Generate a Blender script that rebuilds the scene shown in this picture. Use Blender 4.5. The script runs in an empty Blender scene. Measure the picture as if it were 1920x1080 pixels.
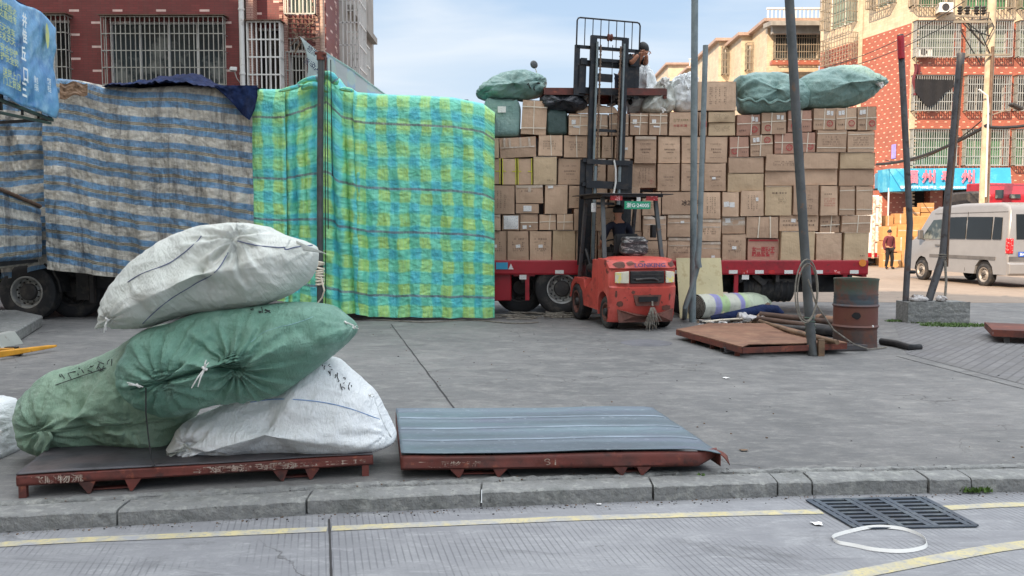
import bpy, bmesh, math, random
import numpy as np
from mathutils import Vector, Matrix, noise
R = math.radians; PI = math.pi
random.seed(11)
sc = bpy.context.scene
# ---------------------------------------------------------------- camera
F = 1600.0; HC = 1.68; PIT = math.atan(108/F)
cd = bpy.data.cameras.new("camera"); cam = bpy.data.objects.new("camera", cd); sc.collection.objects.link(cam)
cam.location = (0, 0, HC); cam.rotation_euler = (PI/2-PIT, 0, 0)
cd.sensor_width = 36; cd.lens = 36*F/1920; cd.clip_start = .05; cd.clip_end = 3000
sc.camera = cam
# ---------------------------------------------------------------- light
SUNV = Vector((.6, .8, -.66)).normalized()
w = bpy.data.worlds.new("World"); sc.world = w; w.use_nodes = True
nt = w.node_tree; bg = nt.nodes["Background"]
sky = nt.nodes.new("ShaderNodeTexSky"); sky.sky_type = 'NISHITA'; sky.sun_disc = False
sky.sun_elevation = math.asin(-SUNV.z); sky.sun_rotation = math.atan2(-SUNV.x, -SUNV.y)
sky.air_density = 1.0; sky.dust_density = 3.2; sky.ozone_density = 1.0
# thin high cloud: procedural, part of the sky light itself
tc = nt.nodes.new("ShaderNodeTexCoord"); mp = nt.nodes.new("ShaderNodeMapping"); mp.inputs['Scale'].default_value = (1, 1, 4)
nz = nt.nodes.new("ShaderNodeTexNoise"); nz.inputs['Scale'].default_value = 1.6; nz.inputs['Detail'].default_value = 5
rp = nt.nodes.new("ShaderNodeMapRange"); rp.inputs['From Min'].default_value = .25; rp.inputs['From Max'].default_value = .78
rp.inputs['To Min'].default_value = .65; rp.inputs['To Max'].default_value = .96
mx = nt.nodes.new("ShaderNodeMixRGB"); mx.inputs[2].default_value = (3.0, 3.75, 4.7, 1)
sx_ = nt.nodes.new("ShaderNodeSeparateXYZ"); zr = nt.nodes.new("ShaderNodeMapRange"); zr.interpolation_type = 'SMOOTHSTEP'
zr.inputs['From Min'].default_value = .36; zr.inputs['From Max'].default_value = .80
hz = nt.nodes.new("ShaderNodeMapRange"); hz.inputs['From Min'].default_value = .0; hz.inputs['From Max'].default_value = .30
lo_ = nt.nodes.new("ShaderNodeMixRGB"); lo_.inputs[1].default_value = (4.2, 4.7, 5.1, 1); lo_.inputs[2].default_value = (2.5, 3.45, 4.7, 1)   # haze near the horizon to clearer blue
n2_ = nt.nodes.new("ShaderNodeTexNoise"); n2_.inputs['Scale'].default_value = 2.1; n2_.inputs['Detail'].default_value = 6; n2_.inputs['Distortion'].default_value = .8
r2_ = nt.nodes.new("ShaderNodeMapRange"); r2_.inputs['From Min'].default_value = .44; r2_.inputs['From Max'].default_value = .66; r2_.inputs['To Max'].default_value = .75
c2_ = nt.nodes.new("ShaderNodeMixRGB"); c2_.inputs[2].default_value = (4.9, 5.15, 5.4, 1); nt.links.new(mp.outputs[0], n2_.inputs['Vector'])
hi = nt.nodes.new("ShaderNodeMixRGB"); hi.inputs[2].default_value = (12.5, 13.2, 14, 1)   # overhead brightening, out of view, added as fill for the shaded yard
L = nt.links.new
L(tc.outputs['Generated'], mp.inputs[0]); L(mp.outputs[0], nz.inputs['Vector']); L(nz.outputs['Fac'], rp.inputs[0])
L(tc.outputs['Generated'], sx_.inputs[0]); L(sx_.outputs[2], zr.inputs[0]); L(sx_.outputs[2], hz.inputs[0]); L(hz.outputs[0], lo_.inputs[0]); L(lo_.outputs[0], c2_.inputs[1]); L(n2_.outputs['Fac'], r2_.inputs[0]); L(r2_.outputs[0], c2_.inputs[0]); L(c2_.outputs[0], mx.inputs[2])
L(rp.outputs[0], mx.inputs[0]); L(sky.outputs[0], mx.inputs[1]); L(mx.outputs[0], hi.inputs[1]); L(zr.outputs[0], hi.inputs[0]); L(hi.outputs[0], bg.inputs[0])
bg.inputs[1].default_value = .11
sd = bpy.data.lights.new("sun", 'SUN'); sd.energy = 4.4; sd.angle = R(.5); sd.color = (1, .79, .57)
sun = bpy.data.objects.new("sun", sd); sc.collection.objects.link(sun); sun.location = (-20, -30, 40)
sun.rotation_euler = SUNV.to_track_quat('-Z', 'Y').to_euler()
sc.view_settings.view_transform = 'Standard'; sc.view_settings.look = 'None'; sc.view_settings.gamma = 1
sc.view_settings.exposure = .84
C = sc.collection
# ---------------------------------------------------------------- helpers
UP = Vector((0, math.sin(PIT), math.cos(PIT))); FW = Vector((0, math.cos(PIT), -math.sin(PIT)))
def ray(px, py): return FW + Vector((1, 0, 0))*((px-960)/F) + UP*((540-py)/F)
def at(px, py, Y):
    d = ray(px, py); return Vector((0, 0, HC)) + d*(Y/d.y)
def gp(px, py, z=0.0):
    d = ray(px, py); return Vector((0, 0, HC)) + d*((z-HC)/d.z)
def S(r, g, b, k=1.0):
    f = lambda c: (c/255/12.92 if c/255 <= .04045 else ((c/255+.055)/1.055)**2.4)*k
    return (f(r), f(g), f(b), 1)
def V(*a): return Vector(a)
class NT:
    def __init__(s, name):
        s.m = bpy.data.materials.new(name); s.m.use_nodes = True; s.t = s.m.node_tree
        s.b = s.t.nodes["Principled BSDF"]; s._c = {}
    def set(s, sock, v):
        if v is None: return
        if hasattr(v, 'is_output') or isinstance(v, bpy.types.NodeSocket): s.t.links.new(v, sock)
        else:
            sock.default_value = v
    def coord(s, kind='Object', scale=(1, 1, 1), rnd=True):
        k = (kind, tuple(scale), rnd)
        if k in s._c: return s._c[k]
        tc = s.t.nodes.new("ShaderNodeTexCoord"); o = tc.outputs[kind]
        if rnd and kind == 'Object':
            oi = s.t.nodes.new("ShaderNodeObjectInfo"); mu = s.t.nodes.new("ShaderNodeMath"); mu.operation = 'MULTIPLY'
            s.t.links.new(oi.outputs['Random'], mu.inputs[0]); mu.inputs[1].default_value = 41
            ad = s.t.nodes.new("ShaderNodeVectorMath"); ad.operation = 'ADD'
            s.t.links.new(o, ad.inputs[0]); s.t.links.new(mu.outputs[0], ad.inputs[1]); o = ad.outputs[0]
        if tuple(scale) != (1, 1, 1):
            m = s.t.nodes.new("ShaderNodeMapping"); m.inputs['Scale'].default_value = scale
            s.t.links.new(o, m.inputs[0]); o = m.outputs[0]
        s._c[k] = o; return o
    def noise(s, vec, scale, detail=4, rough=.55, dist=0):
        n = s.t.nodes.new("ShaderNodeTexNoise"); s.t.links.new(vec, n.inputs['Vector'])
        n.inputs['Scale'].default_value = scale; n.inputs['Detail'].default_value = detail
        n.inputs['Roughness'].default_value = rough; n.inputs['Distortion'].default_value = dist
        return n.outputs['Fac']
    def rng(s, v, a, b, c=0., d=1.):
        n = s.t.nodes.new("ShaderNodeMapRange"); n.clamp = True; s.set(n.inputs[0], v)
        for i, x in zip((1, 2, 3, 4), (a, b, c, d)): n.inputs[i].default_value = x
        return n.outputs[0]
    def math(s, op, a, b=None, c=None):
        n = s.t.nodes.new("ShaderNodeMath"); n.operation = op
        for i, x in enumerate((a, b, c)): s.set(n.inputs[i], x)
        return n.outputs[0]
    def mix(s, f, a, b, mode='MIX'):
        n = s.t.nodes.new("ShaderNodeMixRGB"); n.blend_type = mode
        s.set(n.inputs[0], f); s.set(n.inputs[1], a); s.set(n.inputs[2], b); return n.outputs[0]
    def xyz(s, v):
        n = s.t.nodes.new("ShaderNodeSeparateXYZ"); s.t.links.new(v, n.inputs[0]); return n.outputs
    def crumple(s, vec, scale, dist=.35):
        nz = s.t.nodes.new("ShaderNodeTexNoise"); nz.inputs['Scale'].default_value = scale*.6; nz.inputs['Detail'].default_value = 4; s.t.links.new(vec, nz.inputs['Vector'])
        sc_ = s.t.nodes.new("ShaderNodeVectorMath"); sc_.operation = 'SCALE'; sc_.inputs['Scale'].default_value = dist*2/scale*2; s.t.links.new(nz.outputs['Color'], sc_.inputs[0])
        ad = s.t.nodes.new("ShaderNodeVectorMath"); ad.operation = 'ADD'; s.t.links.new(vec, ad.inputs[0]); s.t.links.new(sc_.outputs[0], ad.inputs[1])
        v = s.t.nodes.new("ShaderNodeTexVoronoi"); v.feature = 'F1'; v.inputs['Scale'].default_value = scale; s.t.links.new(ad.outputs[0], v.inputs['Vector']); return v.outputs['Distance']
    def rnd(s):
        return s.t.nodes.new("ShaderNodeObjectInfo").outputs['Random']
    def out(s, col, rough=.6, metal=0, bump=None, bstr=.3, bdist=.01, spec=.5, bump2=None):
        s.set(s.b.inputs['Base Color'], col); s.set(s.b.inputs['Roughness'], rough); s.set(s.b.inputs['Metallic'], metal)
        s.b.inputs['Specular IOR Level'].default_value = spec
        if bump is not None:
            b = s.t.nodes.new("ShaderNodeBump"); b.inputs['Strength'].default_value = bstr; b.inputs['Distance'].default_value = bdist
            s.t.links.new(bump, b.inputs['Height']); s.t.links.new(b.outputs[0], s.b.inputs['Normal'])
        return s.m
def pm(name, col, rough=.6, metal=0, layers=(), bump=None, var=.25, vs=3., rv=0., coord='Object', scale=(1, 1, 1), spec=.5):
    """general material: base colour with tonal noise, masked layers (color, scale, lo, hi), noise bump (scale, strength, dist)"""
    n = NT(name); co = n.coord(coord, scale)
    c = n.mix(n.rng(n.noise(co, vs, 6), .3, .7), tuple(x*(1-var) for x in col[:3])+(1,), tuple(min(1, x*(1+var)) for x in col[:3])+(1,))
    if rv:
        c = n.mix(n.rng(n.rnd(), 0, 1, 0, rv), c, (0.02, .015, .01, 1))
    for (lc, ls, lo, hi) in layers: c = n.mix(n.rng(n.noise(co, ls, 6, .62), lo, hi), c, lc)
    bb = None; st = .3; bd = .01
    if bump: bb = n.noise(co, bump[0], 5); st = bump[1]; bd = bump[2] if len(bump) > 2 else .01
    return n.out(c, rough, metal, bb, st, bd, spec)
SPLIT = {'pier', 'post', 'front_pillar', 'rear_pillar', 'rear_indicator_bar', 'mast_bracket', 'insulator', 'foot', 'crossarm', 'guard_post', 'white_tag', 'lift_cylinder', 'fork_shank_hook', 'side_body', 'eye', 'ear', 'cord', 'shipping_label', 'edge_channel', 'side_channel', 'air_tanks', 'chassis_beams', 'cross_members', 'wheel_well', 'rain_hood'}
class MB:
    def __init__(s): s.v = []; s.f = []; s.m = []; s.uv = []
    def quad(s, a, b, c, d, mi=0, uv=None):
        i = len(s.v); s.v += [Vector(a), Vector(b), Vector(c), Vector(d)]; s.f.append((i, i+1, i+2, i+3)); s.m.append(mi)
        s.uv.append(uv or [(0, 0), (1, 0), (1, 1), (0, 1)]); return s
    def box(s, c, size, rot=None, mi=0, M=None):
        c = Vector(c); h = Vector(size)/2; i = len(s.v)
        P = [Vector((sx*h.x, sy*h.y, sz*h.z)) for sx in (-1, 1) for sy in (-1, 1) for sz in (-1, 1)]
        if rot is not None:
            Rm = rot if isinstance(rot, Matrix) else Matrix.Rotation(rot, 3, 'Z')
            Q = [Rm @ p for p in P]
        else: Q = P
        s.v += [c+q for q in Q]
        L0 = [c+p for p in P]
        for f in ((0, 1, 3, 2), (4, 6, 7, 5), (0, 4, 5, 1), (2, 3, 7, 6), (0, 2, 6, 4), (1, 5, 7, 3)):
            s.f.append(tuple(i+k for k in f)); s.m.append(mi)
            n = (L0[f[1]]-L0[f[0]]).cross(L0[f[2]]-L0[f[0]]); ax = max(range(3), key=lambda k: abs(n[k]))
            s.uv.append([((L0[k].y, L0[k].z), (L0[k].x, L0[k].z), (L0[k].x, L0[k].y))[ax] for k in f])
        return s
    def bb(s, x0, x1, y0, y1, z0, z1, mi=0): return s.box(((x0+x1)/2, (y0+y1)/2, (z0+z1)/2), (x1-x0, y1-y0, z1-z0), mi=mi)
    def bar(s, p, q, w, h=None, mi=0, up=(0, 0, 1)):
        p = Vector(p); q = Vector(q); h = h or w; d = q-p; Ln = d.length
        if Ln < 1e-6: return s
        y = d/Ln; u = Vector(up)
        if abs(y.dot(u)) > .98: u = Vector((1, 0, 0))
        x = y.cross(u).normalized(); z = x.cross(y)
        return s.box((p+q)/2, (w, Ln, h), rot=Matrix((x, y, z)).transposed(), mi=mi)
    def tube(s, pts, r, seg=8, mi=0, cap=True):
        pts = [Vector(p) for p in pts]; n = len(pts); rs = r if isinstance(r, (list, tuple)) else [r]*n
        base = len(s.v); t0 = (pts[1]-pts[0]).normalized()
        u = t0.orthogonal().normalized(); dl = 0
        for i, p in enumerate(pts):
            t = (pts[min(i+1, n-1)]-pts[max(i-1, 0)]).normalized()
            u = (u-t*u.dot(t)); u = u.normalized() if u.length > 1e-6 else t.orthogonal().normalized()
            w_ = t.cross(u)
            for k in range(seg):
                a = 2*PI*k/seg; s.v.append(p+(u*math.cos(a)+w_*math.sin(a))*rs[i])
        for i in range(n-1):
            d2 = dl+(pts[i+1]-pts[i]).length
            for k in range(seg):
                k2 = (k+1) % seg
                s.f.append((base+i*seg+k, base+i*seg+k2, base+(i+1)*seg+k2, base+(i+1)*seg+k)); s.m.append(mi)
                s.uv.append([(k/seg, dl), ((k+1)/seg, dl), ((k+1)/seg, d2), (k/seg, d2)])
            dl = d2
        if cap:
            s.f.append(tuple(base+k for k in range(seg))[::-1]); s.m.append(mi); s.uv.append([(0, 0)]*seg)
            s.f.append(tuple(base+(n-1)*seg+k for k in range(seg))); s.m.append(mi); s.uv.append([(0, 0)]*seg)
        return s
    def lathe(s, prof, c=(0, 0, 0), axis=(0, 0, 1), seg=24, mi=0):
        """prof: list of (radius, height along axis)"""
        a = Vector(axis).normalized(); u = a.orthogonal().normalized(); w_ = a.cross(u); c = Vector(c); base = len(s.v)
        for (r, h) in prof:
            for k in range(seg):
                t = 2*PI*k/seg; s.v.append(c+a*h+(u*math.cos(t)+w_*math.sin(t))*max(r, 1e-4))
        for i in range(len(prof)-1):
            for k in range(seg):
                k2 = (k+1) % seg
                s.f.append((base+i*seg+k, base+i*seg+k2, base+(i+1)*seg+k2, base+(i+1)*seg+k)); s.m.append(mi)
                s.uv.append([(k/seg, i), ((k+1)/seg, i), ((k+1)/seg, i+1), (k/seg, i+1)])
        return s
    def grid(s, fn, nu, nv, mi=0, uvfn=None, closed=False):
        base = len(s.v)
        for j in range(nv+1):
            for i in range(nu+1): s.v.append(Vector(fn(i/nu, j/nv)))
        for j in range(nv):
            for i in range(nu):
                a = base+j*(nu+1)+i
                s.f.append((a, a+1, a+nu+2, a+nu+1)); s.m.append(mi)
                q = [(i/nu, j/nv), ((i+1)/nu, j/nv), ((i+1)/nu, (j+1)/nv), (i/nu, (j+1)/nv)]
                s.uv.append([uvfn(*p) for p in q] if uvfn else q)
        return s
    def slices(s, profs, mi=0):
        """closed loft through equal-length closed profiles (lists of Vectors), capped"""
        base = len(s.v); n = len(profs[0])
        for p in profs: s.v += [Vector(q) for q in p]
        for i in range(len(profs)-1):
            for k in range(n):
                k2 = (k+1) % n
                s.f.append((base+i*n+k, base+i*n+k2, base+(i+1)*n+k2, base+(i+1)*n+k)); s.m.append(mi); s.uv.append([(0, 0), (1, 0), (1, 1), (0, 1)])
        s.f.append(tuple(base+k for k in range(n))[::-1]); s.m.append(mi); s.uv.append([(0, 0)]*n)
        s.f.append(tuple(base+(len(profs)-1)*n+k for k in range(n))); s.m.append(mi); s.uv.append([(0, 0)]*n)
        return s
    def disc(s, c, r, axis, th=.01, seg=20, mi=0):
        return s.lathe([(0, 0), (r, 0), (r, th), (0, th)], c, axis, seg, mi)
    def build(s, name, mats, parent=None, world=False, smooth=False, bevel=0, bseg=1, merge=False, sub=0, solid=0, _one=False):
        if not isinstance(mats, (list, tuple)): mats = [mats]
        if name in SPLIT and parent is not None and not _one:
            par = list(range(len(s.v)))
            def fd(a):
                while par[a] != a: par[a] = par[par[a]]; a = par[a]
                return a
            for f in s.f:
                for k in f[1:]: par[fd(k)] = fd(f[0])
            gr = {}
            for i, f in enumerate(s.f): gr.setdefault(fd(f[0]), []).append(i)
            if len(gr) > 1:
                o = None
                for ids in gr.values():
                    m2 = MB(); mp_ = {}
                    for i in ids:
                        for k in s.f[i]:
                            if k not in mp_: mp_[k] = len(m2.v); m2.v.append(s.v[k])
                        m2.f.append(tuple(mp_[k] for k in s.f[i])); m2.m.append(s.m[i]); m2.uv.append(s.uv[i])
                    o = m2.build(name, mats, parent, world, smooth, bevel, bseg, merge, sub, solid, True)
                return o
        off = Vector((0, 0, 0)); top = parent is None
        if top:
            xs = [v.x for v in s.v]; ys = [v.y for v in s.v]; zs = [v.z for v in s.v]
            off = Vector(((min(xs)+max(xs))/2, (min(ys)+max(ys))/2, min(zs)))
        elif world: off = root_loc(parent)
        me = bpy.data.meshes.new(name); me.from_pydata([tuple(v-off) for v in s.v], [], s.f)
        for m in mats: me.materials.append(m)
        me.polygons.foreach_set('material_index', s.m)
        ul = me.uv_layers.new(name="UVMap"); flat = [c for f in s.uv for p in f for c in p]
        if len(flat) == 2*len(me.loops): ul.data.foreach_set('uv', flat)
        if bevel or merge or True:
            bm = bmesh.new(); bm.from_mesh(me)
            if merge or bevel: bmesh.ops.remove_doubles(bm, verts=bm.verts, dist=1e-5)
            if bevel:
                try: bmesh.ops.bevel(bm, geom=list(bm.edges), offset=bevel, segments=bseg, affect='EDGES', clamp_overlap=True)
                except Exception: pass
            bmesh.ops.recalc_face_normals(bm, faces=bm.faces); bm.to_mesh(me); bm.free()
        if smooth:
            me.polygons.foreach_set('use_smooth', [True]*len(me.polygons))
            try: me.set_sharp_from_angle(angle=R(smooth if smooth is not True else 40))
            except Exception: pass
        me.update()
        o = bpy.data.objects.new(name, me); C.objects.link(o)
        if top: o.location = off
        else: o.parent = parent
        if solid:
            md = o.modifiers.new('solid', 'SOLIDIFY'); md.thickness = solid; md.offset = 0
        if sub:
            md = o.modifiers.new('sub', 'SUBSURF'); md.levels = sub; md.render_levels = sub
        return o
def root_loc(o):
    l = Vector(o.location)
    while o.parent: o = o.parent; l += Vector(o.location)
    return l
def tag(o, label=None, cat=None, group=None, kind=None):
    if label: o['label'] = label
    if cat: o['category'] = cat
    if group: o['group'] = group
    if kind: o['kind'] = kind
    return o
def thing(name, label, cat, loc=(0, 0, 0), rz=0, group=None):
    o = bpy.data.objects.new(name, None); C.objects.link(o); o.location = loc; o.rotation_euler = (0, 0, rz); o.empty_display_size = .2
    return tag(o, label, cat, group)
def struct(name, mb, mat, **k):
    o = mb.build(name, mat, **k); o['kind'] = 'structure'; return o
def copytree(o, loc, rz=None, label=None, parent=None):
    c = o.copy(); C.objects.link(c)
    if parent is None:
        c.location = loc
        if rz is not None: c.rotation_euler = (0, 0, rz)
        if label: c['label'] = label
    else: c.parent = parent
    for ch in [x for x in C.objects if x.parent == o and x != c]: copytree(ch, None, parent=c)
    return c
def text(name, body, mat, parent, loc, width=None, height=None, rot=(PI/2, 0, 0), ext=.001, bold=0., M=None, world=False):
    cu = bpy.data.curves.new(name, 'FONT'); cu.body = body; cu.size = 1; cu.extrude = 0; cu.align_x = 'CENTER'; cu.align_y = 'CENTER'; cu.offset = bold
    cu.resolution_u = 2
    t = bpy.data.objects.new(name, cu); C.objects.link(t); bpy.context.view_layer.update()
    me = bpy.data.meshes.new_from_object(t.evaluated_get(bpy.context.evaluated_depsgraph_get()))
    bpy.data.objects.remove(t)
    co = [v.co for v in me.vertices]
    if not co: return None
    x0 = min(c.x for c in co); x1 = max(c.x for c in co); y0 = min(c.y for c in co); y1 = max(c.y for c in co)
    sx = (width/(x1-x0)) if width else None; sy = (height/(y1-y0)) if height else None
    sx = sx or sy; sy = sy or sx
    Rm = Matrix.Identity(3)
    from mathutils import Euler
    Rm = Euler(rot).to_matrix() if M is None else M
    off = root_loc(parent) if world else Vector((0, 0, 0))
    for v in me.vertices:
        v.co = Rm @ Vector(((v.co.x-(x0+x1)/2)*sx, (v.co.y-(y0+y1)/2)*sy, 0))+Vector(loc)-off
    me.materials.clear(); me.materials.append(mat)
    o = bpy.data.objects.new(name, me); C.objects.link(o); o.parent = parent
    return o
def catmull(pts, n, closed=True):
    pts = [Vector(p) for p in pts]; m = len(pts); out = []
    segs = m if closed else m-1
    for i in range(n if closed else n+1):
        t = i/n*segs; k = min(int(t), segs-1); f = t-k
        g = (lambda j: pts[j % m]) if closed else (lambda j: pts[max(0, min(m-1, j))])
        p0, p1, p2, p3 = g(k-1), g(k), g(k+1), g(k+2)
        out.append(.5*((2*p1)+(p2-p0)*f+(2*p0-5*p1+4*p2-p3)*f*f+(3*p1-p0-3*p2+p3)*f**3))
    return out
def catenary(a, b, sag, n=12):
    a = Vector(a); b = Vector(b)
    return [a.lerp(b, i/n)-Vector((0, 0, sag*4*(i/n)*(1-i/n))) for i in range(n+1)]
def fn(p, s=1., o=0.): return noise.noise(Vector((p[0]*s+o, p[1]*s+o*1.7, p[2]*s-o)))
# ---------------------------------------------------------------- materials
def mat_concrete(name, base, dark, light, seam=None):
    n = NT(name); co = n.coord('Object', rnd=False)
    c = n.mix(n.rng(n.noise(co, .35, 6, .6), .3, .7), base, dark)
    st = n.coord('Object', (.42, 1.3, 1), rnd=False)
    c = n.mix(n.rng(n.noise(co, 2.3, 9, .72), .48, .78, 0, .6), c, light)
    c = n.mix(n.rng(n.noise(st, 3.2, 9, .78, .9), .46, .70, 0, .6), c, dark)
    c = n.mix(n.rng(n.noise(st, 9, 9, .78, .8), .52, .70, 0, .6), c, light)
    c = n.mix(n.rng(n.noise(n.coord('Object', (.5, 2.6, 1), rnd=False), .8, 9, .8, 2.), .56, .66, 0, .45), c, S(84, 84, 86))
    c = n.mix(n.rng(n.noise(co, 60, 3), .35, .75, 0, .4), c, dark)
    c = n.mix(n.rng(n.noise(co, 1.1, 7, .7, .6), .62, .72, 0, .5), c, S(62, 61, 60))
    c = n.mix(n.rng(n.noise(co, 7, 4, .6), .70, .74, 0, .6), c, S(66, 64, 62))
    vo = n.t.nodes.new('ShaderNodeTexVoronoi'); vo.feature = 'DISTANCE_TO_EDGE'; vo.inputs['Scale'].default_value = .32; wv_ = n.t.nodes.new('ShaderNodeVectorMath'); wv_.operation = 'ADD'; nz_ = n.t.nodes.new('ShaderNodeTexNoise'); nz_.inputs['Scale'].default_value = 1.4; nz_.inputs['Detail'].default_value = 6; n.t.links.new(co, nz_.inputs['Vector']); n.t.links.new(co, wv_.inputs[0]); n.t.links.new(nz_.outputs['Color'], wv_.inputs[1]); n.t.links.new(wv_.outputs[0], vo.inputs['Vector'])
    crk = n.math('MULTIPLY', n.rng(vo.outputs['Distance'], .0, .0035, 1, 0), n.rng(n.noise(co, .5, 3), .5, .56))
    c = n.mix(n.math('MULTIPLY', crk, .8), c, S(60, 58, 56))
    return n, c, co
def make_ground():
    n, c, co = mat_concrete("yard_concrete", S(127, 125, 123), S(90, 90, 90), S(164, 161, 155))
    h = n.noise(co, 25, 8, .7)
    return n.out(c, n.rng(n.noise(co, 3, 4), .3, .7, .62, .9), 0, h, .5, .012, .35)
def make_road():
    n, c, co = mat_concrete("road_concrete", S(150, 150, 152), S(122, 122, 125), S(176, 176, 176))
    x = n.xyz(co)
    u = n.math('ADD', n.math('MULTIPLY', x[0], .975), n.math('MULTIPLY', x[1], .222))     # across the grooves
    vv = n.math('SUBTRACT', n.math('MULTIPLY', x[1], .975), n.math('MULTIPLY', x[0], .222))
    fr = n.math('FRACT', n.math('DIVIDE', u, .038))
    ln = n.rng(n.math('ABSOLUTE', n.math('SUBTRACT', fr, .5)), .0, .17, 1, 0)
    # grooves cut in rows of passes about 0.45 m wide, worn away in patches
    cx = n.t.nodes.new("ShaderNodeCombineXYZ"); n.set(cx.inputs[0], n.math('MULTIPLY', u, .9)); n.set(cx.inputs[1], n.math('MULTIPLY', vv, 1.5))
    pt = n.rng(n.noise(cx.outputs[0], 1.3, 4, .6), .44, .56)
    g = n.math('MULTIPLY', ln, pt)
    c = n.mix(n.math('MULTIPLY', g, .6), c, S(88, 88, 92))
    h = n.math('SUBTRACT', n.math('MULTIPLY', n.noise(co, 40, 6, .7), .5), n.math('MULTIPLY', g, .5))
    return n.out(c, .8, 0, h, .45, .006, .3)
def wall_mat(name, tile, mortar, white, tw=.24, th=.06, pitch=1.1, rowp=.30, dash=True, ww=.25, off=0., lean=False):
    n = NT(name); uv = n.coord('UV'); x = n.xyz(uv)
    b = n.t.nodes.new("ShaderNodeTexBrick"); n.t.links.new(uv, b.inputs['Vector'])
    b.inputs['Scale'].default_value = 1; b.inputs['Brick Width'].default_value = tw; b.inputs['Row Height'].default_value = th
    b.inputs['Mortar Size'].default_value = .006; b.inputs['Mortar Smooth'].default_value = .2; b.inputs['Bias'].default_value = 0
    b.inputs['Color1'].default_value = tile; b.inputs['Color2'].default_value = tuple(v*.8 for v in tile[:3])+(1,); b.inputs['Mortar'].default_value = mortar
    c = b.outputs['Color']
    if dash:
        r = n.math('DIVIDE', x[1], rowp); fl = n.math('FLOOR', r)
        du = n.math('FRACT', n.math('ADD', n.math('DIVIDE', x[0], pitch), n.math('MULTIPLY', n.math('FLOORED_MODULO', fl, 2.), .5)))
        m = n.math('MULTIPLY', n.math('LESS_THAN', du, ww/pitch), n.math('LESS_THAN', n.math('FRACT', r), th*.92/rowp))
        c = n.mix(m, c, white)
    c = n.mix(n.rng(n.noise(uv, .8, 6, .65), .45, .8, 0, .35), c, S(70, 62, 60))
    sv = n.coord('UV', (5, .35, 1))
    c = n.mix(n.rng(n.noise(sv, 1.5, 5, .6), .5, .8, 0, .3), c, S(95, 85, 78))
    return n.out(c, .45, 0, b.outputs['Fac'], -.4, .006, .4)
def tarp_blue():
    n = NT("striped_tarpaulin"); uv = n.coord('UV'); x = n.xyz(uv)
    wob = n.math('MULTIPLY', n.math('SUBTRACT', n.noise(uv, 1.6, 3), .5), .10)
    v = n.math('FRACT', n.math('DIVIDE', n.math('ADD', n.math('ADD', x[1], wob), n.math('MULTIPLY', x[0], .075)), .56))
    cr = n.t.nodes.new("ShaderNodeValToRGB"); cr.color_ramp.interpolation = 'LINEAR'; n.t.links.new(v, cr.inputs[0])
    be = S(214, 208, 194); bl = S(108, 154, 192); dk = S(110, 98, 92); cm = S(196, 190, 162)
    stops = [(0, be), (.34, be), (.37, bl), (.57, bl), (.59, cm), (.63, dk), (.65, cm), (.69, dk), (.71, cm), (.73, bl), (.95, bl), (.98, be)]
    el = cr.color_ramp.elements
    el[0].position = 0; el[0].color = be; el[1].position = 1; el[1].color = be
    for p, cc in stops[1:]:
        e = el.new(p); e.color = cc
    c = cr.outputs[0]
    c = n.mix(n.rng(n.noise(uv, 9, 8, .75), .42, .66, 0, .6), c, S(126, 120, 116))
    sv = n.coord('UV', (4, .5, 1))
    c = n.mix(n.rng(n.noise(sv, 1.2, 6, .65), .50, .74, 0, .62), c, S(70, 66, 64))
    c = n.mix(n.rng(n.noise(n.coord('UV', (1.9, .28, 1)), 1.25, 7, .7, .6), .53, .63, 0, .55), c, S(58, 56, 60))  # broad dark vertical streaks: fold shadows and stains put into the colour
    c = n.mix(n.rng(n.noise(uv, 22, 6, .7), .55, .7, 0, .5), c, S(190, 188, 180))
    c = n.mix(n.rng(x[1], .35, -.35, 0, .0), c, S(60, 56, 56))
    h = n.math('ADD', n.math('ADD', n.noise(uv, 6, 9, .72, 1.2), n.noise(sv, 3, 6)), n.math('MULTIPLY', n.crumple(uv, 7), .6))
    return n.out(c, .5, 0, h, 1, .06, .4)
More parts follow.
